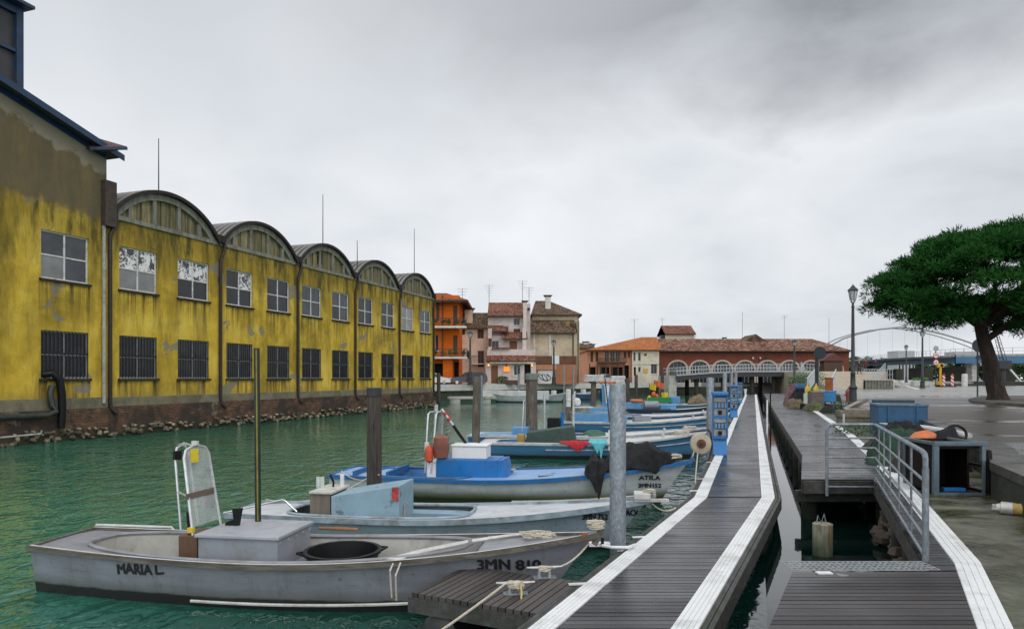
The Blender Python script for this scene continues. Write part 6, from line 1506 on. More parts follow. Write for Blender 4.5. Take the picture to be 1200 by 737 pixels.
mb = MB(); mb.bar((-.02, .08, 0), (-.06, .05, -.55), .05, .05); mb.tube([(-.06, .1, -.5), (.2, .1, -.35), (.27, .1, -.1), (.24, .1, .22), (.16, .1, .3)], .02, 8); mb.build('arm', M_iron, t)

# --- 4..9: blue boats further along
H_b = hull_mat('mid_blue_hull', (.048, .175, .33), zl=.12, wear=(.10, .12, .13)); H_b2 = hull_mat('deep_blue_hull', (.022, .12, .30), zl=.10, wear=(.08, .1, .12)); H_dk = hull_mat('navy_hull', (.02, .06, .15), zl=.1)
M_lb = mat('sky_blue_paint', (.085, .27, .50), .4, .12, 3, dirt=(.2, .3, .4), dirt_amt=.4); M_wd = mat('white_deck_paint', (.56, .57, .57), .5, .1, 2, dirt=(.35, .34, .31), dirt_amt=.6, dscale=1.2); M_pale_g = mat('pale_gunwale', (.45, .46, .44), .5, .2, 5, dirt=(.15, .13, .11), dirt_amt=.6)
b4 = Boat('mid blue fishing boat carrying a dark green covered crate, beside the white and blue one', (-.95, 23.0), (6.42, 22.2), .95, .50, .50, .88, H_b, M_pale_g, M_wd, mat('blue_well', (.03, .14, .36)), t1=.06, t0=.52, sd=.12, sw=.85, gh=.06)
p = b4.world(b4.lx(646, -.3, .8), .1, .40)
t = thing('covered_crate', 'dark green tarpaulin-covered crate sitting in the mid blue boat', 'crate', tuple(p), b4.rz)
mb = MB(); mb.add([(-.85, -.5, 0), (.85, -.5, 0), (.85, .5, 0), (-.85, .5, 0), (-.8, -.45, .40), (.72, -.42, .62), (.72, .42, .62), (-.8, .45, .40)], [(3, 2, 1, 0), (4, 5, 6, 7), (0, 1, 5, 4), (1, 2, 6, 5), (2, 3, 7, 6), (3, 0, 4, 7)]); mb.build('cover', mat('dark_green_tarp', (.016, .045, .032), .5, .3, 4, bump=.5, bdist=.03), t, bevel=.03)
mb = MB(); mb.cbox((-1.0, -.3, .12), (.25, .3, .45)); mb.build('yellow_box', mat('ochre_can', (.33, .22, .04), .5), t, bevel=.02)
drape('cloth', b4, 656, 692, -1.20, -.5, .6, mat('red_cloth', (.42, .018, .022), .8, .25, 6), 'red cloth hanging over the near side of the mid blue boat', 'cloth', 5, lump=.05)
drape('cloth', b4, 690, 712, -1.35, .2, .6, mat('turquoise_cloth', (.10, .42, .48), .8, .2, 6), 'turquoise cloth hanging over the near side of the mid blue boat', 'cloth', 6, lump=.06)
mb = MB(); o = b4.box('stern_post', M_white, 713, 716, -.9, -.82, .3, .95, .01)
bp = A(748, 524, 21.5)
b5 = Boat('deep blue fishing boat with white deck, third blue-hulled one from the front', (-1.5, 26.2), (7.35, 24.7), .98, .48, .48, .86, H_b2, M_pale_g, M_wd, mat('blue_well', (.03, .14, .36)), t1=.05, t0=.50, sd=.12, sw=.85, gh=.06)
b5.box('stern_board', M_lb, 562, 600, -.6, .6, .40, .50, .01); b5.box('engine_box', M_lb, 600, 618, -.3, .3, .3, .75, .02); b5.hoop(b5.lx(612, -.3, .8), -.3, .3, .6, 1.75, .02, .05, 'steering_frame')
b5.box('wheel_box', M_black, 641, 655, -.3, .3, .40, 1.12, .03); b5.tube('blue_board', M_bcab, [(b5.lx(657, 0, 1), 0, .5), (b5.lx(660, 0, 1), 0, 1.35)], .07)
mb = MB(); mb.blob((b5.lx(696, -.3, .6), -.2, .50), (.45, .35, .2), 12, 6, .05); mb.build('green_cover', mat('green_tarp', (.03, .10, .06), .6), b5.t, smooth=True)
b6 = Boat('bright blue fishing boat with a sky blue cabin block and white foredeck', (2.1, 33.0), (10.05, 31.6), 1.05, .55, .55, .98, H_b, M_pale_g, M_wd, mat('blue_well', (.03, .14, .36)), t1=.05, t0=.30, sd=.12, sw=.85, gh=.07)
cb = b6.box('cabin', M_lb, 671, 713, -.6, .6, .40, .95, .03); b6.box('cabin_low', M_lb, 713, 735, -.55, .55, .45, .80, .03)
b6.hoop(b6.lx(672, -.4, 1), -.4, .3, .9, 1.95, .025, .05, 'steering_frame'); b6.box('rail_top', M_alu, 673, 694, -.5, .4, 1.18, 1.23, .01)
b6.tube('mast', mat('thin_dark_pole', (.04, .04, .04), .5), [(b6.lx(716, -.9, 1), -.9, .0), (b6.lx(709, -.9, 1), -.9, 2.6)], .03)
mb = MB(); mb.lathe([(.02, 0), (.16, .05), (.2, .2), (.14, .36), (.02, .4)], (b6.lx(676, .2, 1), .2, 1.25), 12); mb.build('lamp', M_white, b6.t, smooth=True)
b7 = Boat('blue fishing boat with a tall blue winch column carrying orange floats', (4.3, 38.6), (12.0, 37.0), 1.05, .55, .55, 1.0, H_b2, M_pale_g, M_wd, mat('blue_well', (.03, .14, .36)), t1=.05, t0=.38, sd=.12, sw=.85, gh=.07)
b7.box('cabin', M_lb, 690, 731, -.6, .6, .4, .95, .03); x = b7.lx(712, 0, 1.3)
mb = MB(); mb.add([(x - .24, -.25, .9), (x + .24, -.25, .9), (x + .24, .25, .9), (x - .24, .25, .9), (x - .34, -.3, 2.25), (x + .34, -.3, 2.25), (x + .34, .3, 2.25), (x - .34, .3, 2.25)], [(0, 1, 5, 4), (1, 2, 6, 5), (2, 3, 7, 6), (3, 0, 4, 7), (4, 5, 6, 7)]); wc = mb.build('winch_column', M_lb, b7.t)
mb = MB(); mb.tube([(x - .02, -.36, 2.2), (x - .02, -.36, 1.2)], [.16, .05], 12); mb.build('white_cone', M_white, wc, smooth=True)
for i in range(4): mb = MB(); mb.blob((x - .35 + i * .24, -.1, 2.36), (.12, .1, .09), 10, 6, .05); mb.build('orange_float', mat('orange_float', (.50, .14, .05), .6, .2, 5), wc, smooth=True)
b8 = Boat('navy blue fishing boat with a black sheer line and pale deck', (7.2, 45.0), (14.1, 43.2), 1.05, .6, .6, 1.05, H_dk, mat('black_gunwale', (.02, .02, .022), .5), M_wd, mat('blue_well', (.03, .14, .36)), t1=.05, t0=.45, sd=.12, sw=.85, gh=.10)
b8.box('cabin', M_lb, 733, 752, -.6, .6, .4, 1.0, .03); b8.box('blue_locker', M_lb, 774, 792, -.5, .5, .5, .9, .03)
mb = MB(); c = b8.lx(746, -.3, 1.2); mb.tube([(c + .32 * math.cos(a), -.3 + .32 * math.sin(a), 1.12) for a in [i * PI / 10 for i in range(20)]], .11, 8, closed=True); o = mb.build('ring_buoy', mat('orange_float', (.50, .14, .05)), smooth=True); o.data.transform(b8.M); tag(o, 'orange ring buoy lying on the blue cabin of the navy boat', 'buoy')
mb = MB(); c = b8.world(b8.lx(763, -.4, 1), -.35, .85); mb.tube([(-.45, 0, 0), (.45, 0, 0)], .27, 14); o = mb.build('keg', M_gcab, smooth=True); o.location = c; tag(o, 'grey keg lying on the deck of the navy boat', 'keg')
b9 = Boat('sky blue fishing boat loaded with green fish crate and flag buoys, farthest of the row', (10.2, 52.2), (17.0, 50.6), 1.05, .65, .65, 1.1, H_b, M_pale_g, M_wd, mat('blue_well', (.03, .14, .36)), t1=.05, t0=.40, sd=.12, sw=.85, gh=.08)
b9.box('cabin', M_lb, 783, 797, -.5, .5, .5, 1.2, .03)
p = b9.world(b9.lx(773, -.4, .9), -.35, .75); mb = MB(); T = .05
mb.box(-.85, .85, -.35, .35, 0, .06); mb.box(-.85, .85, -.35, -.30, .06, .40); mb.box(-.85, .85, .30, .35, .06, .40); mb.box(-.85, -.80, -.30, .30, .06, .40); mb.box(.80, .85, -.30, .30, .06, .40)
o = mb.build('fish_crate', mat('green_plastic', (.01, .20, .06), .4, .1, 4)); o.location = p; o.rotation_euler.z = b9.rz; tag(o, 'long green plastic fish crate on the farthest blue boat', 'crate')
p = b9.world(b9.lx(779, -.1, 1), 0, .75); mb = MB(); mb.lathe([(.19, 0), (.27, .75), (.24, .75), (.17, .05), (0, .05)], seg=14); o = mb.build('bucket', mat('yellow_bucket', (.68, .55, .02), .5), smooth=True); o.location = p; tag(o, 'bright yellow bucket standing behind the green fish crate', 'bucket')
for i, (px, dz_, colr, lab) in enumerate(((761, 0, (.55, .38, .02), 'yellow and black'), (766, .5, (.55, .12, .03), 'orange'), (769.5, .2, (.5, .10, .04), 'dull red-orange'))):
    p = b9.world(b9.lx(px, -.1, 1.2), -.1 + i * .12, .7); t = thing('flag_buoy', f'{lab} flagged marker buoy standing upright among those on the farthest blue boat', 'buoy', tuple(p), 0, 'flag buoys on the farthest blue boat')
    mb = MB(); mb.tube([(0, 0, 0), (.05 * i, 0, 1.5 + dz_ * .5)], .02, 6); mb.build('staff', M_iron, t)
    mb = MB(); mb.blob((0, 0, .35 + dz_ * .6), (.17, .17, .24), 10, 6, .05); mb.build('float', mat('flag_' + lab.replace(' ', '_').replace('-', '_'), colr, .7), t, smooth=True)
    mb = MB(); mb.grid([[(.05 * i + u * .5, .06 * math.sin(u * 6 + i), 1.5 + dz_ * .5 - v * .45 - u * .12) for u in (0, .25, .5, .75, 1)] for v in (0, .5, 1)]); mb.build('flag', mat('flag_' + lab.replace(' ', '_').replace('-', '_'), colr), t)
drape('net', b9, 806, 828, -.7, .7, .8, M_net_t, 'tan net heaped on the bow of the farthest blue boat', 'net', 15, lump=.6)
for b, lab in ((b4, 'mid blue boat with the green covered crate'), (b5, 'deep blue boat with the white deck'), (b6, 'bright blue boat with the cabin block'), (b7, 'blue boat with the winch column'), (b8, 'navy blue boat')):
    c = b.world(b.L - .9, 0, b.g(.9) + .02); rope(coil(c, .2, 3, .08, 14, .4, rr), .018, 'pale rope heaped on the bow of the ' + lab); b.strake(.3, .95, .30, M_pale_g, .02)
    mb = MB(); mb.tube([(b.L * .80, -.16, b.dz(.8)), (b.L * .80, -.16, b.dz(.8) + .12)], .035, 8); mb.tube([(b.L * .80, .16, b.dz(.8)), (b.L * .80, .16, b.dz(.8) + .12)], .035, 8); mb.tube([(b.L * .80, -.22, b.dz(.8) + .1), (b.L * .80, .22, b.dz(.8) + .1)], .025, 8); mb.build('bitts', M_w_line, b.t, smooth=True)
# white dinghies at the far bank
def dinghy(label, stern, bow, hullc, deckm, cover=None):
    b = Boat(label, stern, bow, .85, .8, .75, 1.05, hullc, M_w_line, deckm, M_cream, t1=.1, t0=.6, sd=.15, sw=.8, group='boats at the far bank', name='small_boat')
    b.box('console', M_wd, b.px((b.L * .40, -.25, 1)), b.px((b.L * .52, -.25, 1)), -.25, .25, .3, 1.25, .03)
    mb = MB(); mb.cbox((-.12, 0, .65), (.25, .35, .7)); mb.build('outboard_motor', M_black, b.t, bevel=.05); return b
H_w = hull_mat('white_far_hull', (.42, .43, .44), zl=.1); p = A(617, 0, 75)
d1 = dinghy('white open motor boat tied up at the far kerb, left of the capped pile', (A(622, 0, 73.5).x, 73.5), (A(575, 0, 75).x, 75), H_w, M_wd)
d2 = dinghy('shorter white boat at the far bank, right of the thick capped pile', (A(637, 0, 76).x, 76), (A(663, 0, 74.5).x, 74.0), H_w, M_wd)
d3 = dinghy('small dark blue boat with tarpaulin at the far bank below the garage', (A(672, 0, 82).x, 82), (A(697, 0, 84).x, 84), H_dk, M_bgun)
d4 = dinghy('blue boat at the far bank below the salmon house', (A(706, 0, 92).x, 92), (A(732, 0, 95).x, 95), H_b2, M_lb)

# mooring lines from the bows to the pontoon, gear on the decks
for i, (b, yq, lab) in enumerate(((b2, 10.9, 'slack line from the pale blue-grey bow to the pontoon edge'), (b4, 23.4, 'line from the mid blue bow to the pontoon edge'), (b5, 25.8, 'line from the deep blue bow to the pontoon edge'), (b6, 32.8, 'line from the bright blue bow to the pontoon edge'), (b7, 38.4, 'line from the bow of the boat with the winch column to the pontoon'))):
    p0 = b.world(b.L - .1, 0, b.zb + .02); p1 = Vector((lerp(PL, yq) + .06, yq, ZD + .03)); rope(sag(p0, p1, .12), .012 + .001 * i, lab)
rope(sag(b3.world(.2, -.6, .58), Vector((-2.55, 13.1, .75)), .15), .012, 'line from the stern of the white and blue boat to the nearest timber pile')
rope(sag(b2.world(.15, .4, .55), Vector((-2.75, 13.3, .7)), .2), .012, 'slack line from the stern of the pale blue-grey boat to the nearest timber pile')
rope(coil((b3.world(b3.lx(595, .2, .6), .3, .545)), .14, 3, .04, 14, .35, rr), .012, 'small pale rope coil beside the bright blue cabin')
for b, px, y, lab in ((b5, 668, .1, 'open grey fish crate in the deep blue boat'), (b6, 752, .1, 'open grey fish crate in the bright blue boat'), (b7, 744, 0, 'open grey fish crate in the boat with the winch column'), (b4, 600, .1, 'open grey fish crate at the stern of the mid blue boat')):
    mb = MB(); mb.box(-.4, .4, -.28, .28, 0, .04); mb.box(-.4, .4, -.28, -.25, .04, .24); mb.box(-.4, .4, .25, .28, .04, .24); mb.box(-.4, -.37, -.25, .25, .04, .24); mb.box(.37, .4, -.25, .25, .04, .24)
    o = mb.build('fish_crate', mat('grey_crate_plastic', (.20, .22, .24), .5, .2, 5)); x = b.lx(px, y, .6); o.location = b.world(x, y, b.dz(min(.95, max(.05, x / b.L))) + .005 if not b.t1 < x / b.L < b.t0 else .17); o.rotation_euler.z = b.rz + .2; tag(o, lab, 'crate')
for b, px, lab in ((b6, 700, 'pale oar lying across the bright blue cabin block'), (b7, 700, 'long pale oar lying along the boat with the winch column')):
    mb = MB(); mb.tube([(-1.3, 0, 0), (.7, 0, 0), (.75, 0, 0)], [.022, .024, .03], 8); mb.cbox((1.1, 0, 0), (.7, .14, .02)); o = mb.build('oar', mat('pale_oar_wood', (.38, .31, .2), .6, .2, 4)); o.location = b.world(b.lx(px, -.3, 1), -.3, .985); o.rotation_euler.z = b.rz + .08; tag(o, lab, 'oar')

# ------------------------------------------------------------------ timber mooring piles
def wood_pile(px0, px1, ytop, Y, label, cap=None, m_=None, lean=0):
    r = (px1 - px0) / 2 * Y / F; c = A((px0 + px1) / 2, HY, Y); z1 = A(0, ytop, Y).z; rr = random.Random(int(px0))
    t = thing('mooring_pile', label, 'pile', (c.x, Y, 0), rr.uniform(0, 3), 'timber mooring piles')
    mb = MB(); prof = [(-1.4, 1.05), (0, 1.04), (z1 * .3, 1.0), (z1 * .7, .98), (z1 - .02, .95), (z1, .88)]
    mb.tube([(lean * z / z1, 0, z) for z, k in prof], [r * k for z, k in prof], 18)
    rows = mb.v
    for v in rows:
        a = math.atan2(v.y, v.x); k = 1 + .05 * math.sin(5 * a + px0) + .04 * math.sin(9 * a + v.z * .6); v.x *= k; v.y *= k
    mb.build('shaft', m_ or M_pile, t, smooth=True)
    if cap: mb = MB(); mb.lathe([(r * 1.16, z1 - .14), (r * 1.2, z1 + .06), (r * 1.1, z1 + .12), (0, z1 + .14)], seg=18); mb.build('cap', cap, t, smooth=True)
    return t, r, z1
t, r, z1 = wood_pile(430, 447, 455, 13.25, 'thick dark flat-topped mooring pile nearest the camera, before the white and blue boat', m_=M_pile_d)
mb = MB(); mb.lathe([(r * .97, z1 - .16), (r * 1.04, z1 - .15), (r * 1.04, z1 + .01), (0, z1 + .02)], seg=18); mb.build('collar', M_iron, t)
wood_pile(552.5, 561.5, 441, 20.3, 'slim grey-brown mooring pile behind the white foam box', lean=.05)
wood_pile(616.5, 629.5, 441, 28.4, 'thick grey-brown mooring pile with a flat green-grey cap', mat('green_grey_cap', (.14, .17, .15), .7, .3, 6))
wood_pile(692.5, 698.5, 447, 42, 'mooring pile carrying a heap of white fish boxes', m_=M_pile)
for i in range(3):
    c = A(694.5 + i * .8, 0, 42); mb = MB(); zt = A(0, 447, 42).z
    mb.box(-.55, .55, -.3, .3, 0, .13); o = mb.build('fish_box', M_w_line, bevel=.02); o.location = (c.x, 42, zt + .005 + i * .14); o.rotation_euler.z = .1 * i; tag(o, ('bottom', 'middle', 'top')[i] + ' white fish box on the pile left of the blue winch column', 'box', 'white boxes heaped on mooring piles')
wood_pile(724, 730, 457, 40, 'mooring pile with stacked white boxes just right of the big galvanised pile', m_=M_pile_d)
for i in range(4):
    c = A(724 + (i % 2), 0, 40); mb = MB(); zt = A(0, 457, 40).z
    mb.box(-.45, .35, -.3, .3, 0, .2); o = mb.build('fish_box', M_w_line, bevel=.02); o.location = (c.x, 40, zt + .005 + i * .21); tag(o, ('lowest', 'second', 'third', 'uppermost')[i] + ' white box in the stack on the pile at the big galvanised pile', 'box', 'white boxes heaped on mooring piles')
wood_pile(732.5, 738, 443, 47, 'dark mooring pile right of the stacked white boxes', m_=M_pile_d)
wood_pile(743.5, 747.5, 439, 55, 'slender dark mooring pile left of the flag buoys', m_=M_pile_d)
wood_pile(774, 778, 432, 56, 'tall dark mooring pile among the flag buoys', m_=M_pile_d)
wood_pile(663.5, 668.5, 473, 32.5, 'short weathered mooring pile with a white plastic sleeve on top', mat('white_sleeve', (.58, .57, .53), .5))
# white sleeve
mb = MB(); c = A(666, 0, 32.5); z1 = A(0, 473, 32.5).z; mb.lathe([(.13, 0), (.13, .52), (.10, .55), (0, .55)], seg=14); o = mb.build('sleeve', mat('white_sleeve', (.58, .57, .53)), smooth=True); o.location = (c.x, 32.5, z1 + .14); tag(o, 'white plastic tube standing on the short mooring pile', 'tube')
def thin_post(px, yt, Y, r, m_, label):
    c = A(px, 0, Y); mb = MB(); mb.tube([(0, 0, -1.4), (0, 0, A(0, yt, Y).z)], r, 10); o = mb.build('post', m_, smooth=True); o.location = (c.x, Y, 0); tag(o, label, 'post', 'thin posts in the canal')
thin_post(564, 440, 70, .15, M_galv, 'thin galvanised post by the floating dock below the dark car')
thin_post(608, 438, 76, .13, M_galv, 'thin galvanised post before the window of the white house')
thin_post(661, 428, 78, .10, M_galv, 'left one of two pale posts before the terracotta yard wall')
thin_post(672, 429, 78, .11, M_galv, 'right one of two pale posts before the terracotta yard wall')
thin_post(620, 455, 30, .04, M_alu, 'thin bright metal post beside the thick capped pile')
thin_post(638, 462, 31, .05, M_alu, 'slanting pale post between the capped pile and the white sleeved one')
thin_post(672, 462, 31, .05, M_w_line, 'pale post just right of the white sleeved pile')
thin_post(514, 437, 64, .17, M_pile_d, 'dark post in the water at the far corner of the yellow warehouse')
mb = MB(); mb.box(-2.4, 2.4, -.5, .5, .35, .62); mb.box(-2.2, -1.2, -.45, .45, -.3, .35); mb.box(1.2, 2.2, -.45, .45, -.3, .35); o = mb.build('floating_dock', M_conc, bevel=.03); o.location = (A(551, 0, 74).x, 74, 0); o.rotation_euler.z = .3; tag(o, 'short pale floating dock at the far bank below the dark car', 'dock')

# ------------------------------------------------------------------ lamp posts
def lamp_post(px, ytop, Y, zb, label, s=1.0):
    c = A(px, 0, Y); H_ = A(0, ytop, Y).z - zb
    t = thing('street_lamp', label, 'street lamp', (c.x, Y, zb), .4, 'street lamps')
    k = s; mb = MB(); mb.lathe([(.24 * k, 0), (.24 * k, .12), (.19 * k, .16), (.17 * k, .75), (.21 * k, .80), (.21 * k, .86), (.13 * k, .95), (.11 * k, 1.5), (.13 * k, 1.53), (.10 * k, 1.6), (.065 * k, H_ - 1.1), (.09 * k, H_ - 1.07), (.06 * k, H_ - 1.0), (.05 * k, H_ - .86)], seg=14); mb.build('post', M_iron, t, smooth=True)
    mb = MB(); mb.lathe([(.13 * k, H_ - .72), (.21 * k, H_ - .28)], seg=6); mb.build('glass', mat('frosted_lamp_glass', (.42, .44, .44), .25, .1, 3, bump=0), t)
    mb = MB()
    for i in range(6):
        a = 2 * PI * i / 6; ca, sa = math.cos(a), math.sin(a); mb.tube([(.05 * ca, .05 * sa, H_ - .88), (.135 * k * ca, .135 * k * sa, H_ - .72), (.215 * k * ca, .215 * k * sa, H_ - .27)], .014 * k, 5)
    mb.lathe([(.25 * k, H_ - .29), (.26 * k, H_ - .25), (.20 * k, H_ - .18), (.10 * k, H_ - .10), (.09 * k, H_ - .05), (.03 * k, H_ - .02), (.02, H_ + .04), (0, H_ + .05)], seg=6)
    mb.build('lantern_frame', M_iron, t); return t
lamp_post(999.5, 334, 33, ZQ, 'tall black lamp post with lantern, nearest one, rising behind the trough', .95)
lamp_post(1081, 387, 88, ZQ, 'black lamp post rising between the planters and the road signs', 1.5); lamp_post(1062, 404, 118, 1.2, 'small distant black lamp post left of the planters', 1.4)
lamp_post(551, 388, 80.2, ZK, 'black lamp post on the far bank in front of the dark car', 1.5); lamp_post(649, 398, 86, ZK, 'black lamp post before the white sign on the terracotta yard wall', 1.4)
lamp_post(931, 398, 84, ZQ, 'black lamp post in front of the arches at the end of the boardwalk', 1.4)
# round sign on dark post
def sign_post(px, yb, yt, Y, zb, r, label, discs, pm=M_iron, pr=.06):
    c = A(px, 0, Y); t = thing('road_sign', label, 'sign', (c.x, Y, zb)); mb = MB(); mb.tube([(0, 0, 0), (0, 0, A(0, yt, Y).z - zb)], pr, 10); mb.build('post', pm, t, smooth=True)
    for dx, py, rr_, m1, m2 in discs:
        z = A(0, py, Y).z - zb; x = dx * Y / F
        mb = MB(); mb.tube([(x, -pr - .03, z), (x, -pr - .005, z)], rr_, 24); d = mb.build('disc', m1, t)
        if m2: mb = MB(); mb.tube([(x, -pr - .036, z), (x, -pr - .0305, z)], rr_ * .74, 24); mb.build('face', m2, d)
    return t
M_sgb = mat('dark_sign_back', (.035, .045, .055), .5, .2, 4); M_srd = mat('sign_red', (.48, .03, .03), .4); M_sbk = mat('sign_grey_back', (.30, .31, .31), .5)
sign_post(957, 0, 408, 46, ZQ, .3, 'thick dark post with the dark back of a round sign, behind the grey crate', [(3, 413.5, .42, M_sgb, None)], M_iron, .11); 
c = A(961.5, 0, 46.2); mb = MB(); mb.tube([(0, 0, 0), (0, 0, A(0, 407, 46.2).z - ZQ)], .05, 10); o = mb.build('post', M_galv, smooth=True); o.location = (c.x, 46.5, ZQ); tag(o, 'thin galvanised post standing just behind the dark round sign', 'post')
sign_post(1145.5, 0, 397, 43.5, ZQ + .0, .4, 'grey post with the dark back of a round sign, just left of the pine trunk', [(.5, 405, .42, M_sgb, None), (0, 419, .17, M_sgb, None)], M_sgb, .045)
t = sign_post(1096.5, 0, 405, 104, ZQ, .4, 'pole with three round traffic signs beside the yellow road-works machine', [(0, 408.5, .42, M_sbk, None), (0, 416.5, .44, M_srd, M_white), (0, 424.5, .44, M_srd, M_white)])
mb = MB(); z = A(0, 416.5, 104).z - ZQ; mb.cbox((0, -.10, z + .02), (.45, .01, .14)); mb.build('car_symbol', M_black, t)
vs, fs = text_mesh('10', .42, .02); mb = MB(); z = A(0, 424.5, 104).z - ZQ; mb.add([(v.x - .26, -.10, z + v.y - .15) for v in vs], fs); mb.build('lettering', M_black, t)

# ------------------------------------------------------------------ bridge over the canal, ramp, walls
M_dkst = mat('dark_bridge_steel', (.035, .036, .036), .7, .3, 3)
br = thing('canal_bridge', 'low dark bridge with pale grey railings crossing the canal before the arches', 'bridge', (24, 101, 0))
pts = [(A(793, 0, 101).x, 3.0), (A(830, 0, 101).x, 3.35), (A(870, 0, 101).x, 3.55), (A(935, 0, 101).x, 3.6), (A(960, 0, 101).x, 3.5)]
mb = MB()
for (x0, z0), (x1, z1) in zip(pts, pts[1:]): mb.prism([(x0, 101, z0 - .75), (x1, 101, z1 - .75), (x1, 101, z1), (x0, 101, z0)], (0, 9, 0))
mb.build('deck', M_dkst, br, world=True)
mb = MB()
for (x0, z0), (x1, z1) in zip(pts, pts[1:]): mb.prism([(x0, 100.9, z0 - .10), (x1, 100.9, z1 - .10), (x1, 100.9, z1 + .12), (x0, 100.9, z0 + .12)], (0, .09, 0))
mb.build('deck_edge', mat('pale_bridge_edge', (.33, .35, .36), .6), br, world=True)
for y in (101.0, 109.9):
    mb = MB()
    for (x0, z0), (x1, z1) in zip(pts, pts[1:]):
        n = max(2, int((x1 - x0) / .45))
        for i in range(n): k = i / n; x, z = x0 + (x1 - x0) * k, z0 + (z1 - z0) * k; mb.box(x - .025, x + .025, y, y + .05, z, z + 1.15)
        for hz in (1.15, .6): mb.bar((x0, y + .025, z0 + hz), (x1, y + .025, z1 + hz), .06, .06)
    mb.build('railing', mat('pale_railing', (.42, .45, .47), .5, .1, 4, .3), br, world=True)
for px in (815, 846, 880, 905, 926):
    c = A(px, 0, 103)
    for yy in (102.5, 108): mb = MB(); mb.tube([(c.x, yy, -1.4), (c.x, yy, 2.9)], .32, 12); mb.build('pier', M_pile_d, br, smooth=True, world=True)
mb = MB(); mb.box(A(785, 0, 101).x, A(794, 0, 101).x, 101.6, 109, -1.2, 3.0); mb.build('abutment', M_conc, br, world=True)
rp = MB(); a0 = A(974, 0, 81); a1 = A(1022, 0, 81)
rp.add([(a0.x, 81, ZQ), (a1.x, 81, ZQ), (50.5, 92, 3.5), (38.8, 92, 3.5), (a0.x, 81, -1), (a1.x, 81, -1), (50.5, 92, -1), (38.8, 92, -1)], [(0, 1, 2, 3), (1, 5, 6, 2), (0, 3, 7, 4)])
rp.add([(38.8, 92, 3.5), (50.5, 92, 3.5), (58, 109, 3.5), (41.5, 109, 3.5), (38.8, 92, 0), (50.5, 92, 0), (58, 109, 0), (41.5, 109, 0)], [(0, 1, 2, 3), (0, 4, 5, 1), (1, 5, 6, 2), (3, 2, 6, 7), (0, 3, 7, 4)])
structure(rp.build('ramp', mat('tan_paving', (.36, .30, .22), .8, .15, 1, dirt=(.22, .19, .14), dirt_amt=.4)))
t = thing('retaining_wall', 'low grey-green ribbed retaining wall with railing at the foot of the tan ramp', 'wall', (A(1014, 0, 80).x, 80, ZQ))
mb = MB()
for i in range(9): mb.box(i * .36, i * .36 + .30, 0, .3, 0, 1.05)
mb.box(0, 3.3, .05, .5, 0, .98); mb.box(3.0, 3.3, .5, 9, 0, 1.0); mb.build('ribs', mat('ribbed_concrete', (.15, .15, .12), .85, .35, 2, dirt=(.06, .065, .04), dirt_amt=.6), t)
mb = MB(); mb.box(-.1, 3.4, -.08, .6, 1.05, 1.17); mb.build('coping', M_conc, t)
mb = MB()
for i in range(12): mb.box(i * .3 - .02, i * .3 + .02, .2, .24, 1.17, 2.3)
mb.box(-.05, 3.4, .19, .25, 2.3, 2.36); mb.box(-.05, 3.4, .2, .24, 1.7, 1.74); mb.build('railing', mat('pale_railing', (.42, .45, .47)), t)
def fence_run(name, pA, pB, h, label, cat, n=None, m_=None):
    a, b = Vector(pA), Vector(pB); t = thing(name, label, cat, tuple(a)); L = (b - a).length; n = n or int(L / 1.3)
    mb = MB(); 
    for k in (1.0, .68, .36): mb.bar(a + Vector((0, 0, h * k)), b + Vector((0, 0, h * k)), .05, .05)
    mb.build('rails', m_ or mat('pale_railing', (.42, .45, .47)), t, world=True)
    for i in range(n + 1): p = a.lerp(b, i / n); mb = MB(); mb.box(p.x - .03, p.x + .03, p.y - .03, p.y + .03, p.z, p.z + h); mb.build('post', m_ or mat('pale_railing', (.42, .45, .47)), t, world=True)
fence_run('railing', A(944, 0, 88).xy.to_3d() + Vector((0, 0, ZQ + 1)), (39.0, 92, 3.5), 1.3, 'pale railing climbing the left side of the tan ramp', 'railing')
fence_run('railing', (43.2, 82, 1.55), (50.3, 92, 3.5), 1.1, 'pale railing along the right side of the tan ramp', 'railing')
g0 = A(946, 458, 58); 
for dx, lab in ((0, 'left sloping grey handrail panel of the gangway at the boardwalk end'), (2.1, 'right sloping grey handrail panel of the gangway, left of the orange cabinet')):
    a = Vector((g0.x + dx, 58, ZQ)); b = Vector((A(930, 0, 70).x + dx + 1.3, 68, ZQ + .9)); t = thing('handrail', lab, 'handrail', tuple(a))
    mb = MB(); n = 22
    for i in range(n + 1): p = a.lerp(b, i / n); mb.box(p.x - .02, p.x + .02, p.y - .02, p.y + .02, p.z, p.z + 1.25)
    mb.build('balusters', mat('pale_railing', (.42, .45, .47)), t, world=True); mb = MB(); mb.bar(a + Vector((0, 0, 1.27)), b + Vector((0, 0, 1.27)), .09, .06); mb.build('top_rail', M_alu, t, world=True)
structure(MB().prism([(g0.x - .1, 57.8, ZQ), (g0.x + 2.3, 57.8, ZQ), (A(930, 0, 70).x + 3.6, 68, ZQ), (A(930, 0, 70).x + 1.2, 68, ZQ)], (0, 0, .012)).build('path', M_conc))
weed('bush', (A(938, 0, 72).x, 72, ZQ), (1.3, 1.6), 1.5, 700, 'dark bush growing at the end of the boardwalk left of the gangway', 41, M_leaf, .22, cat='bush'); weed('bush', (A(951, 0, 78).x, 78, ZQ), (1.6, 1.6), 1.9, 800, 'lighter green bush behind the gangway handrails', 42, M_leaf2, .22, cat='bush')
weed('bush', (A(978, 0, 96).x - 3, 97, ZQ), (2.5, 1.6), 2.0, 900, 'green hedge below the ramp railing', 43, M_leaf, .25, cat='bush')
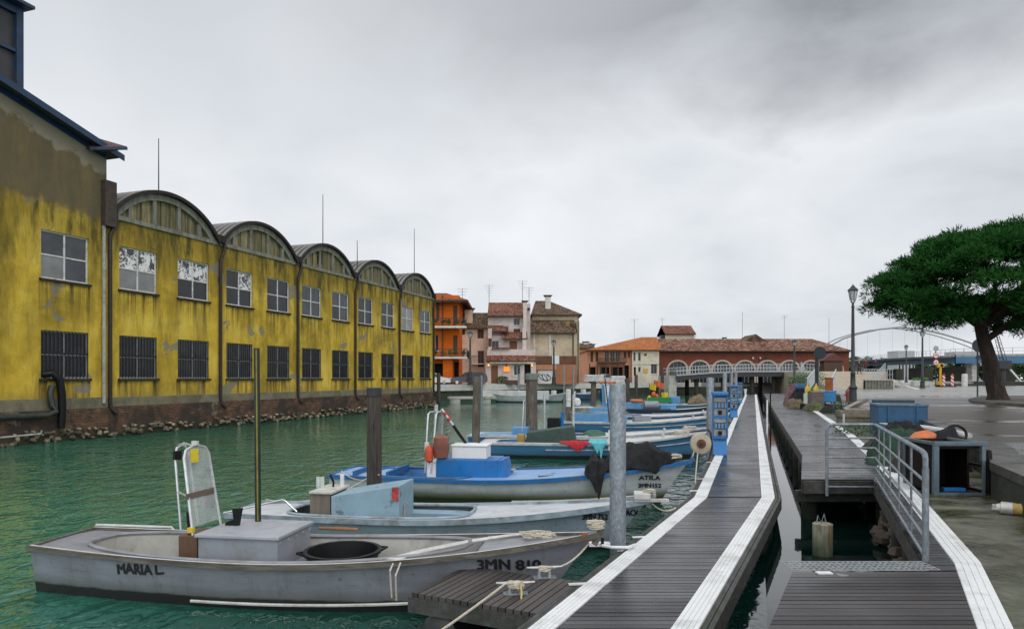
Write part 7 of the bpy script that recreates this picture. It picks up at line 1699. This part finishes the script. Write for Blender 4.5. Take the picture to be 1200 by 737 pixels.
# low far parapet and quay furniture
mb = MB(); a, b = A(1040, 0, 113), A(1098, 0, 113); mb.box(a.x, b.x, 113, 113.6, ZQ - .4, ZQ + .6); tag(mb.build('parapet', M_conc, bevel=.03), 'low stone parapet along the water behind the planters', 'wall')
for i, px in enumerate((1073.5, 1083)):
    c = A(px, 0, 103); t = thing('planter', ('left' if i == 0 else 'right') + ' one of the two pale concrete flower tubs on the far asphalt', 'planter', (c.x, 103, ZQ), 0, 'concrete planters')
    mb = MB(); mb.box(-.58, .58, -.5, .5, 0, .85); mb.build('tub', M_conc, t, bevel=.08)
    o = weed('foliage', (0, 0, .85), (.55, .4), .45, 150, None, 50 + i, M_leaf2, .2); o.parent = t; [o.pop(k_, None) for k_ in ('label', 'category')] if hasattr(o, 'pop') else None
    for k_ in ('label', 'category'):
        if k_ in o: del o[k_]
c = A(1102, 0, 102); t = thing('road_works_machine', 'yellow upright road-works machine with black head beside the striped barriers', 'machine', (c.x, 102, ZQ))
M_yw = mat('machine_yellow', (.58, .33, .02), .45, .15, 5)
mb = MB(); mb.box(-.45, .45, -.35, .35, .15, .75); mb.build('base', M_yw, t, bevel=.05); mb = MB(); mb.box(-.12, .12, -.12, .12, .75, 3.0); mb.build('mast', M_yw, t); mb = MB(); mb.box(-.45, .45, -.2, .2, 2.9, 3.5); hd = mb.build('head', M_yw, t, bevel=.05)
mb = MB(); mb.tube([(.1, -.25, 3.2), (.1, -.2, 3.2)], .22, 14); mb.build('lamp', M_black, hd); 
for x in (-.4, .4): mb = MB(); mb.tube([(x, -.4, .16), (x, .4, .16)], .16, 12); mb.build('wheel', M_tyre, t, smooth=True)
def stripe_mat():
    m, nt, b = new_mat('red_white_stripes'); q = N(nt); x, y, z = q.sep()
    s_ = q.math('FRACT', q.math('MULTIPLY', q.math('ADD', z, q.math('MULTIPLY', x, .8)), 1.9)); q.link(q.ramp(s_, [(0, (.5, .05, .04)), (.5, (.62, .6, .58))], 'CONSTANT'), b.inputs['Base Color']); return m
M_strp = stripe_mat()
for i, px in enumerate((1106, 1116)):
    c = A(px, 0, 101); t = thing('striped_barrier', ('left' if i == 0 else 'right') + ' red and white striped warning board on a dark foot', 'barrier', (c.x, 101, ZQ), 0, 'striped warning boards')
    mb = MB(); mb.box(-.19, .19, -.03, .03, .15, 1.75); mb.build('board', M_strp, t); mb = MB(); mb.box(-.45, .45, -.3, .3, 0, .145); mb.build('foot', M_iron, t, bevel=.02)
    mb = MB(); mb.lathe([(.10, 1.75), (.10, 1.92), (0, 1.98)], seg=10); mb.build('lamp', M_srd, t, smooth=True)
c = A(1130.5, 0, 108); mb = MB(); mb.lathe([(.42, 0), (.42, 1.8), (.36, 1.95), (0, 2.0)], seg=16); o = mb.build('cylinder_tank', M_w_line, smooth=True); o.location = (c.x, 108, ZQ); tag(o, 'white upright tank at the water edge right of the striped boards', 'tank')
c = A(1052, 0, 92); mb = MB(); mb.blob((0, 0, .3), (.4, .3, .35), 10, 6, .15); o = mb.build('boulder', M_conc); o.location = (c.x, 92, ZQ); tag(o, 'small pale boulder on the asphalt left of the planters', 'boulder')
mb = MB(); a, b = A(1100, 0, 112), A(1142, 0, 112); mb.box(a.x, b.x, 111.5, 113, ZQ - .3, ZQ + .35); tag(mb.build('quay_step', M_conc_d), 'dark timber fender edge of the quay below the white tank', 'edge')

# ------------------------------------------------------------------ distant bridges, crane, trees
bb = thing('road_bridge', 'long low road bridge with bright blue side girder in the far right', 'bridge', (100, 150, 0))
cv = [(A(1215, 417, 150)), A(1160, 417.5, 158), A(1120, 418, 168), A(1080, 420, 185), A(1050, 421.5, 210), A(1005, 424, 260)]
mb = MB(); mw = MB(); mr = MB(); md = MB()
for a, b in zip(cv, cv[1:]):
    g = 1.6; d_ = (b - a).normalized(); n_ = Vector((d_.y, -d_.x, 0)).normalized(); n_ = n_ if n_.y > 0 else -n_
    mb.prism([(a.x, a.y, a.z - g), (b.x, b.y, b.z - g), (b.x, b.y, b.z), (a.x, a.y, a.z)], (0, .5, 0)); mw.prism([(a.x, a.y - .1, a.z), (b.x, b.y - .1, b.z), (b.x, b.y - .1, b.z + .5), (a.x, a.y - .1, a.z + .5)], (0, .5, 0)); md.prism([(a.x, a.y + .5, a.z - .5), (b.x, b.y + .5, b.z - .5), (b.x, b.y + .5, b.z), (a.x, a.y + .5, a.z)], n_ * 9)
    n = int((a - b).length / 2.2)
    for i in range(n): p = a.lerp(b, i / n); mr.box(p.x - .05, p.x + .05, p.y, p.y + .1, p.z + .5, p.z + 1.9)
    for k in (1.9, 1.2): mr.bar(a + Vector((0, .05, k)), b + Vector((0, .05, k)), .08, .08)
mb.build('girder', mat('bridge_blue', (.075, .19, .33), .5, .1, .5), bb, world=True); mw.build('parapet', M_conc, bb, world=True); mr.build('railing', mat('pale_railing', (.42, .45, .47)), bb, world=True); md.build('deck', M_dkst, bb, world=True)
for px, Y in ((1186, 156), (1128, 170), (1090, 184), (1056, 208), (1024, 240)): c = A(px, 0, Y); mb = MB(); mb.box(c.x - 1.2, c.x + 1.2, Y + .6, Y + 8, -1, 5.4); mb.build('pier', M_conc_d, bb, world=True)
ab = thing('arch_bridge', 'thin white-grey steel arch bridge with hangers far behind the pine', 'bridge', (80, 240, 0))
ap = [A(px, py, 240) for px, py in ((975, 404), (988, 397), (1005, 391.5), (1030, 386), (1055, 383.5), (1080, 386), (1105, 391.5), (1128, 398.5), (1145, 404.5), (1165, 413))]
mb = MB(); mb.tube(ap, .26, 8); mb.tube([p + Vector((.6, 7, .2)) for p in ap], .18, 8); mb.build('arch', mat('grey_arch_steel', (.20, .21, .22), .6), ab, smooth=True, world=True)
for i in range(14):
    k = .08 + .84 * i / 13; j = k * (len(ap) - 1); p = ap[int(j)].lerp(ap[min(len(ap) - 1, int(j) + 1)], j - int(j))
    mb = MB(); mb.tube([p, (p.x, p.y, 9.0)], .028, 4); mb.build('hanger', mat('grey_arch_steel', (.20, .21, .22)), ab, world=True)
mb = MB(); a, b = A(965, 422, 240), A(1180, 421, 240); mb.prism([(a.x, 240, 8.0), (b.x, 240, 8.0), (b.x, 240, 9.0), (a.x, 240, 9.0)], (0, 8, 0)); mb.build('deck', M_conc, ab, world=True)
for px in (970, 1010, 1140, 1176): c = A(px, 0, 243); mb = MB(); mb.box(c.x - 1, c.x + 1, 242, 246, -1, 8); mb.build('pier', M_conc, ab, world=True)
ck = thing('crane', 'dark lattice crane jib with counterweight and pale strut, right of the pine trunk', 'crane', (A(1176, 0, 140).x, 140, 1.0))
mb = MB(); b0 = Vector((0, 0, 5.2)); b1_ = Vector((-1.9, 0, 12.0))
for ox, oy in ((-.25, -.25), (.25, -.25), (.25, .25), (-.25, .25)): mb.tube([b0 + Vector((ox * 1.6, oy * 1.6, 0)), b1_ + Vector((ox, oy, 0))], .06, 5)
for i in range(12): p, q_ = b0.lerp(b1_, i / 12), b0.lerp(b1_, (i + 1) / 12); s_ = 1 if i % 2 else -1; mb.tube([p + Vector((-.35 * s_, -.3, 0)), q_ + Vector((.35 * s_, -.3, 0))], .04, 4); mb.tube([p + Vector((-.35 * s_, .3, 0)), q_ + Vector((.35 * s_, .3, 0))], .04, 4)
mb.build('jib', M_iron, ck); mb = MB(); mb.box(-1.4, 1.1, -.9, .9, 3.4, 5.2); mb.build('cab', M_iron, ck, bevel=.1); mb = MB(); mb.tube([(-.2, 0, -2), (-.2, 0, 3.4)], .5, 10); mb.build('mast', M_iron, ck); mb = MB(); mb.bar((.8, -.5, 3.6), (4.6, -.5, -.8), .3, .35); mb.build('strut', M_alu, ck)
mb = MB(); mb.box(-7, 5, -3, 3, -.5, .9); mb.build('barge', M_conc_d, ck)
# far shore and its trees
mb = MB(); mb.prism([(20, 300, -1), (520, 300, -1), (700, 700, -1), (-100, 700, -1)], (0, 0, 2.4)); structure(mb.build('far_shore', mat('far_grass', (.06, .075, .035), .9, .3, .05)))
def far_wood(seed, x0, x1, Y, h0, h1, name, label):
    rr = random.Random(seed); mb = MB(); x = x0
    while x < x1:
        h = rr.uniform(h0, h1); r = h * rr.uniform(.45, .7); n = int(140)
        for i in range(n):
            a, b = rr.uniform(0, 2 * PI), rr.random() ** .5; z = 1.4 + h * (1 - abs(rr.gauss(0, .42))); k = math.sqrt(max(.05, 1 - ((z - h * .6) / h * 1.2) ** 2))
            p = Vector((x + r * b * k * math.cos(a), Y + r * b * k * math.sin(a), max(.8, z))); u = Vector((rr.uniform(-1, 1), rr.uniform(-1, 1), rr.uniform(-.6, 1))).normalized() * h * .17; v = u.cross(Vector((rr.uniform(-1, 1), rr.uniform(-1, 1), .3))).normalized() * h * .10
            mb.add([p - v, p + u, p + v, p - u], [(0, 1, 2, 3)])
        x += r * rr.uniform(.7, 1.2)
    return tag(mb.build(name, M_leaf, None), label, 'trees', kind='stuff')
far_wood(1, 140, 300, 320, 7, 11, 'far_wood', 'dark green far-off wood on the shore behind the bridges')
far_wood(2, 165, 230, 250, 5, 8, 'far_wood', 'darker clump of distant trees left of the far lamp posts')
# low pale buildings far away
for i, (px0, px1, yt, Y) in enumerate(((1052, 1072, 411, 290), (1120, 1150, 412, 300))):
    a, b = A(px0, yt, Y), A(px1, yt, Y); t = thing('far_building', ('low pale grey building on the far shore left of the lamp post', 'low pale grey building on the far shore behind the road signs')[i], 'building', (a.x, Y, 1.2)); mb = MB(); mb.box(0, b.x - a.x, 0, 8, 0, a.z - 1.2); mb.build('wall', mat('pale_far_wall', (.36, .37, .38), .8), t)
    mb = MB()
    for k in range(5): x = (b.x - a.x) * (k + .3) / 5; mb = MB(); mb.box(x, x + (b.x - a.x) * .09, -.06, -.01, (a.z - 1.2) * .4, (a.z - 1.2) * .7); mb.build('window', M_pane, t)
for i, (px, Y) in enumerate(((1030, 132), (1048, 128), (1060, 135))):
    c = A(px, 0, Y); Boat(('white far boat moored left of the distant lamp post', 'white far boat moored behind the parapet', 'pale boat moored behind the planters')[i], (c.x, Y), (c.x + 5.5, Y + 1.5), .9, 1.1, 1.0, 1.5, H_w, M_w_line, M_wd, M_cream, group='boats by the far quay', name='small_boat').box('cabin', M_wd, px + 8, px + 22, -.5, .5, .8, 2.2, .05)

# ------------------------------------------------------------------ stone pine
def pine():
    rr = random.Random(21); B = G(1169, 469, ZQ + .1); Y = B.y
    t = thing('pine_tree', 'big umbrella stone pine with dark flat crown and leaning trunk on the quay', 'tree', (B.x, Y, ZQ + .08))
    L = lambda px, py, dy=0.0: A(px, py, Y) - Vector((B.x, Y - dy, ZQ + .08))
    m, nt, b = new_mat('pine_bark'); q = N(nt)
    n_ = q.noise(2.2, 6, .7, q.mapped((2.4, 2.4, .7)), .6); q.link(q.ramp(n_, [(.3, (.008, .006, .005)), (.52, (.034, .023, .017)), (.72, (.085, .058, .042))]), b.inputs['Base Color']); b.inputs['Roughness'].default_value = .9; q.bump(n_, 1.0, .12, b)
    tr = [L(1169, 472), L(1168, 462), L(1163, 440), L(1159, 420), L(1153, 400), L(1150, 384), L(1150, 372)]
    mb = MB(); mb.tube(tr, [.62, .45, .39, .36, .32, .29, .28], 16); top = tr[-1]
    for v in mb.v: a = math.atan2(v.y, v.x - 0); v += Vector((rr.uniform(-.03, .03), rr.uniform(-.03, .03), 0))
    mb.build('trunk', m, t, smooth=True)
    cen = L(1166, 342)
    RX, RY, RZ = 5.0, 4.6, 3.05
    limbs = []
    for i in range(13):
        a = 2 * PI * i / 13 + rr.uniform(-.2, .2); k = rr.uniform(.55, .92); e = Vector((cen.x + RX * k * math.cos(a), RY * k * math.sin(a), cen.z + rr.uniform(-1.6, 1.2))); st = tr[rr.choice((4, 5, 6, 6))]
        m1 = st.lerp(e, .35) + Vector((rr.uniform(-.4, .4), rr.uniform(-.4, .4), .5)); m2 = st.lerp(e, .7) + Vector((rr.uniform(-.4, .4), rr.uniform(-.4, .4), .35)); limbs.append((st, m1, m2, e))
    limbs.append((tr[5], L(1125, 362, -1), L(1085, 352, -1.5), L(1045, 352, -1.2))); limbs.append((tr[4], L(1180, 372, -1), L(1205, 372, -1), L(1235, 366)))
    for st, m1, m2, e in limbs:
        lb = MB(); lb.tube([st, m1, m2, e], [.19, .13, .08, .03], 8)
        for k in range(3):
            p = m1.lerp(e, rr.uniform(.2, .9)); lb.tube([p, p + Vector((rr.uniform(-1.2, 1.2), rr.uniform(-1.2, 1.2), rr.uniform(.2, 1.2)))], [.06, .02], 5)
        lb.build('limb', m, t, smooth=True)
    pine_needles = leaf_mat('pine_needles', (.008, .045, .008), (.030, .125, .022), .5); pb_ = pine_needles.node_tree.nodes['Principled BSDF']; pb_.inputs['Roughness'].default_value = .85; pb_.inputs['Specular IOR Level'].default_value = .1
    mb = MB(); cl = []
    pads = []
    for i in range(58):
        a = i * 2.39996 + rr.uniform(-.25, .25); k = math.sqrt((i + .5) / 58)
        zt = RZ * (1 - k ** 2.2) ** .6 - .35 * k + rr.uniform(-.35, .25)
        pads.append((Vector((cen.x + RX * k * math.cos(a) * rr.uniform(.92, 1.06), RY * k * math.sin(a), cen.z + zt)), rr.uniform(.9, 1.35), rr.uniform(.45, .68)))
    for i in range(36):
        a = rr.uniform(0, 2 * PI); k = rr.uniform(.45, .95); pads.append((Vector((cen.x + RX * k * math.cos(a), RY * k * math.sin(a), cen.z - rr.uniform(.35, 1.45))), rr.uniform(.6, 1.0), rr.uniform(.28, .45)))
    for c_, pr_, pz in pads:
        for i in range(int(9 * pr_ ** 2) + 4):
            a = rr.uniform(0, 2 * PI); k = rr.random() ** .5; cl.append((c_ + Vector((pr_ * k * math.cos(a), pr_ * k * math.sin(a), pz * math.sqrt(max(0, 1 - k * k)) * rr.uniform(.1, 1))), rr.uniform(.30, .55)))
    for px, py, n in ((1056, 358, 12), (1068, 370, 9), (1048, 348, 10), (1090, 380, 7), (1115, 372, 10), (1200, 378, 14), (1226, 372, 12), (1185, 384, 6), (1046, 330, 6), (1060, 350, 10), (1105, 362, 8)):
        for i in range(n): p = L(px + rr.uniform(-16, 16), py + rr.uniform(-7, 6), rr.uniform(-2.2, 2.2)); cl.append((p, rr.uniform(.35, .62)))
    for p, r in cl:
        n = int(270 * r ** 1.4) + 30
        for i in range(n):
            d = Vector((rr.gauss(0, 1), rr.gauss(0, 1), rr.gauss(0, .75))).normalized(); q_ = p + Vector((d.x, d.y, d.z * .62)) * r * rr.random() ** .4
            u = (d + Vector((rr.uniform(-.5, .5), rr.uniform(-.5, .5), rr.uniform(-.1, .9)))).normalized() * rr.uniform(.15, .30); v = u.cross(Vector((rr.uniform(-1, 1), rr.uniform(-1, 1), rr.uniform(-1, 1)))).normalized() * rr.uniform(.014, .034)
            mb.add([q_ - v, q_ + v, q_ + u + v * .4, q_ + u - v * .4], [(0, 1, 2, 3)])
    mb.build('crown', pine_needles, t)
pine()

# ------------------------------------------------------------------ people on the ramp
def person(loc, rz, coat, trousers, label, bag=False, stride=.14, hairc=(.03, .02, .015)):
    t = thing('person', label, 'person', tuple(loc), rz, 'people walking on the ramp')
    J = {'pel': (0, 0, .95, .15), 'wst': (0, 0, 1.10, .14), 'chs': (0, .01, 1.34, .165), 'nek': (0, .01, 1.50, .06), 'hd0': (0, 0, 1.58, .075), 'hd1': (0, -.01, 1.68, .095), 'hd2': (0, 0, 1.76, .065)}
    for s_, n_ in ((-1, 'l'), (1, 'r')):
        f = stride * s_
        J.update({n_ + 'hip': (s_ * .09, 0, .90, .11), n_ + 'kne': (s_ * .10, -f * .7 - .03, .50, .075), n_ + 'ank': (s_ * .10, -f * 1.5 + .03, .10, .05), n_ + 'toe': (s_ * .11, -f * 1.5 - .14, .045, .04),
                  n_ + 'sho': (s_ * .19, .01, 1.42, .075), n_ + 'elb': (s_ * .25, .03 + f * .4, 1.15, .058), n_ + 'wri': (s_ * .25, -.04 + f * .9, .90, .04), n_ + 'han': (s_ * .25, -.06 + f * 1.1, .81, .035)})
    names = list(J); E = [('pel', 'wst'), ('wst', 'chs'), ('chs', 'nek'), ('nek', 'hd0'), ('hd0', 'hd1'), ('hd1', 'hd2')]
    for n_ in 'lr': E += [('pel', n_ + 'hip'), (n_ + 'hip', n_ + 'kne'), (n_ + 'kne', n_ + 'ank'), (n_ + 'ank', n_ + 'toe'), ('chs', n_ + 'sho'), (n_ + 'sho', n_ + 'elb'), (n_ + 'elb', n_ + 'wri'), (n_ + 'wri', n_ + 'han')]
    me = bpy.data.meshes.new('skeleton'); me.from_pydata([J[n_][:3] for n_ in names], [(names.index(a), names.index(b)) for a, b in E], [])
    o = bpy.data.objects.new('skeleton', me); COL.objects.link(o); o.modifiers.new('skin', 'SKIN'); sub = o.modifiers.new('sub', 'SUBSURF'); sub.levels = 1; sub.render_levels = 1
    for i, n_ in enumerate(names): me.skin_vertices[0].data[i].radius = (J[n_][3],) * 2
    me.skin_vertices[0].data[0].use_root = True
    bm = bpy.data.meshes.new_from_object(o.evaluated_get(bpy.context.evaluated_depsgraph_get())); bpy.data.objects.remove(o)
    sk = mat('skin', (.42, .25, .18), .6, .1, 5); sh = mat('dark_shoes', (.02, .018, .016), .6)
    bm.materials.clear(); [bm.materials.append(m_) for m_ in (sk, coat, trousers, sh)]
    for p in bm.polygons:
        z = p.center.z; x = abs(p.center.x); p.material_index = 0 if z > 1.50 or (x > .20 and z < .90) else (1 if z > .86 else (2 if z > .10 else 3)); p.use_smooth = True
    b = bpy.data.objects.new('body', bm); COL.objects.link(b); b.parent = t
    mb = MB(); mb.blob((0, .015, 1.715), (.10, .112, .105), 12, 8, .03); mb.v = [v for v in mb.v]; mb.build('hair', mat('hair_%d' % int(hairc[0] * 1000), hairc, .7), t, smooth=True)
    mb = MB(); rows = []
    for k, (z, rx, ry) in enumerate(((1.46, .14, .10), (1.40, .20, .13), (1.15, .185, .14), (.95, .20, .155), (.74, .225, .17))): rows.append([(rx * math.cos(2 * PI * i / 16), ry * math.sin(2 * PI * i / 16), z) for i in range(17)])
    mb.grid(rows); mb.build('coat', coat, t, smooth=True)
    mb = MB(); mb.blob((0, -.105, 1.665), (.016, .022, .022), 6, 4, 0); mb.build('nose', sk, t, smooth=True)
    return t
C1, C2, C3, C4 = mat('black_coat', (.014, .014, .017), .8), mat('dark_red_coat', (.09, .018, .02), .8), mat('navy_coat', (.018, .022, .045), .8), mat('dark_trousers', (.02, .02, .026), .8)
def ramp_z(y): return 3.5 if y > 92 else ZQ + (3.5 - ZQ) * (y - 81) / 11
for px, Y, rz, coat, lab, hc in ((1007, 90, .4, C1, 'person in a long black coat standing just right of the nearest lamp post', (.2, .15, .1)), (1014.5, 93.5, 2.6, C2, 'person in a dark red coat walking on the ramp', (.03, .02, .015)), (1026, 94.5, 2.9, C3, 'person in a navy coat with light hair at the railing', (.35, .28, .2))):
    c = A(px, 0, Y); person((c.x, Y, ramp_z(Y)), rz, coat, C4, lab, hairc=hc)
# gulls and overhead cable
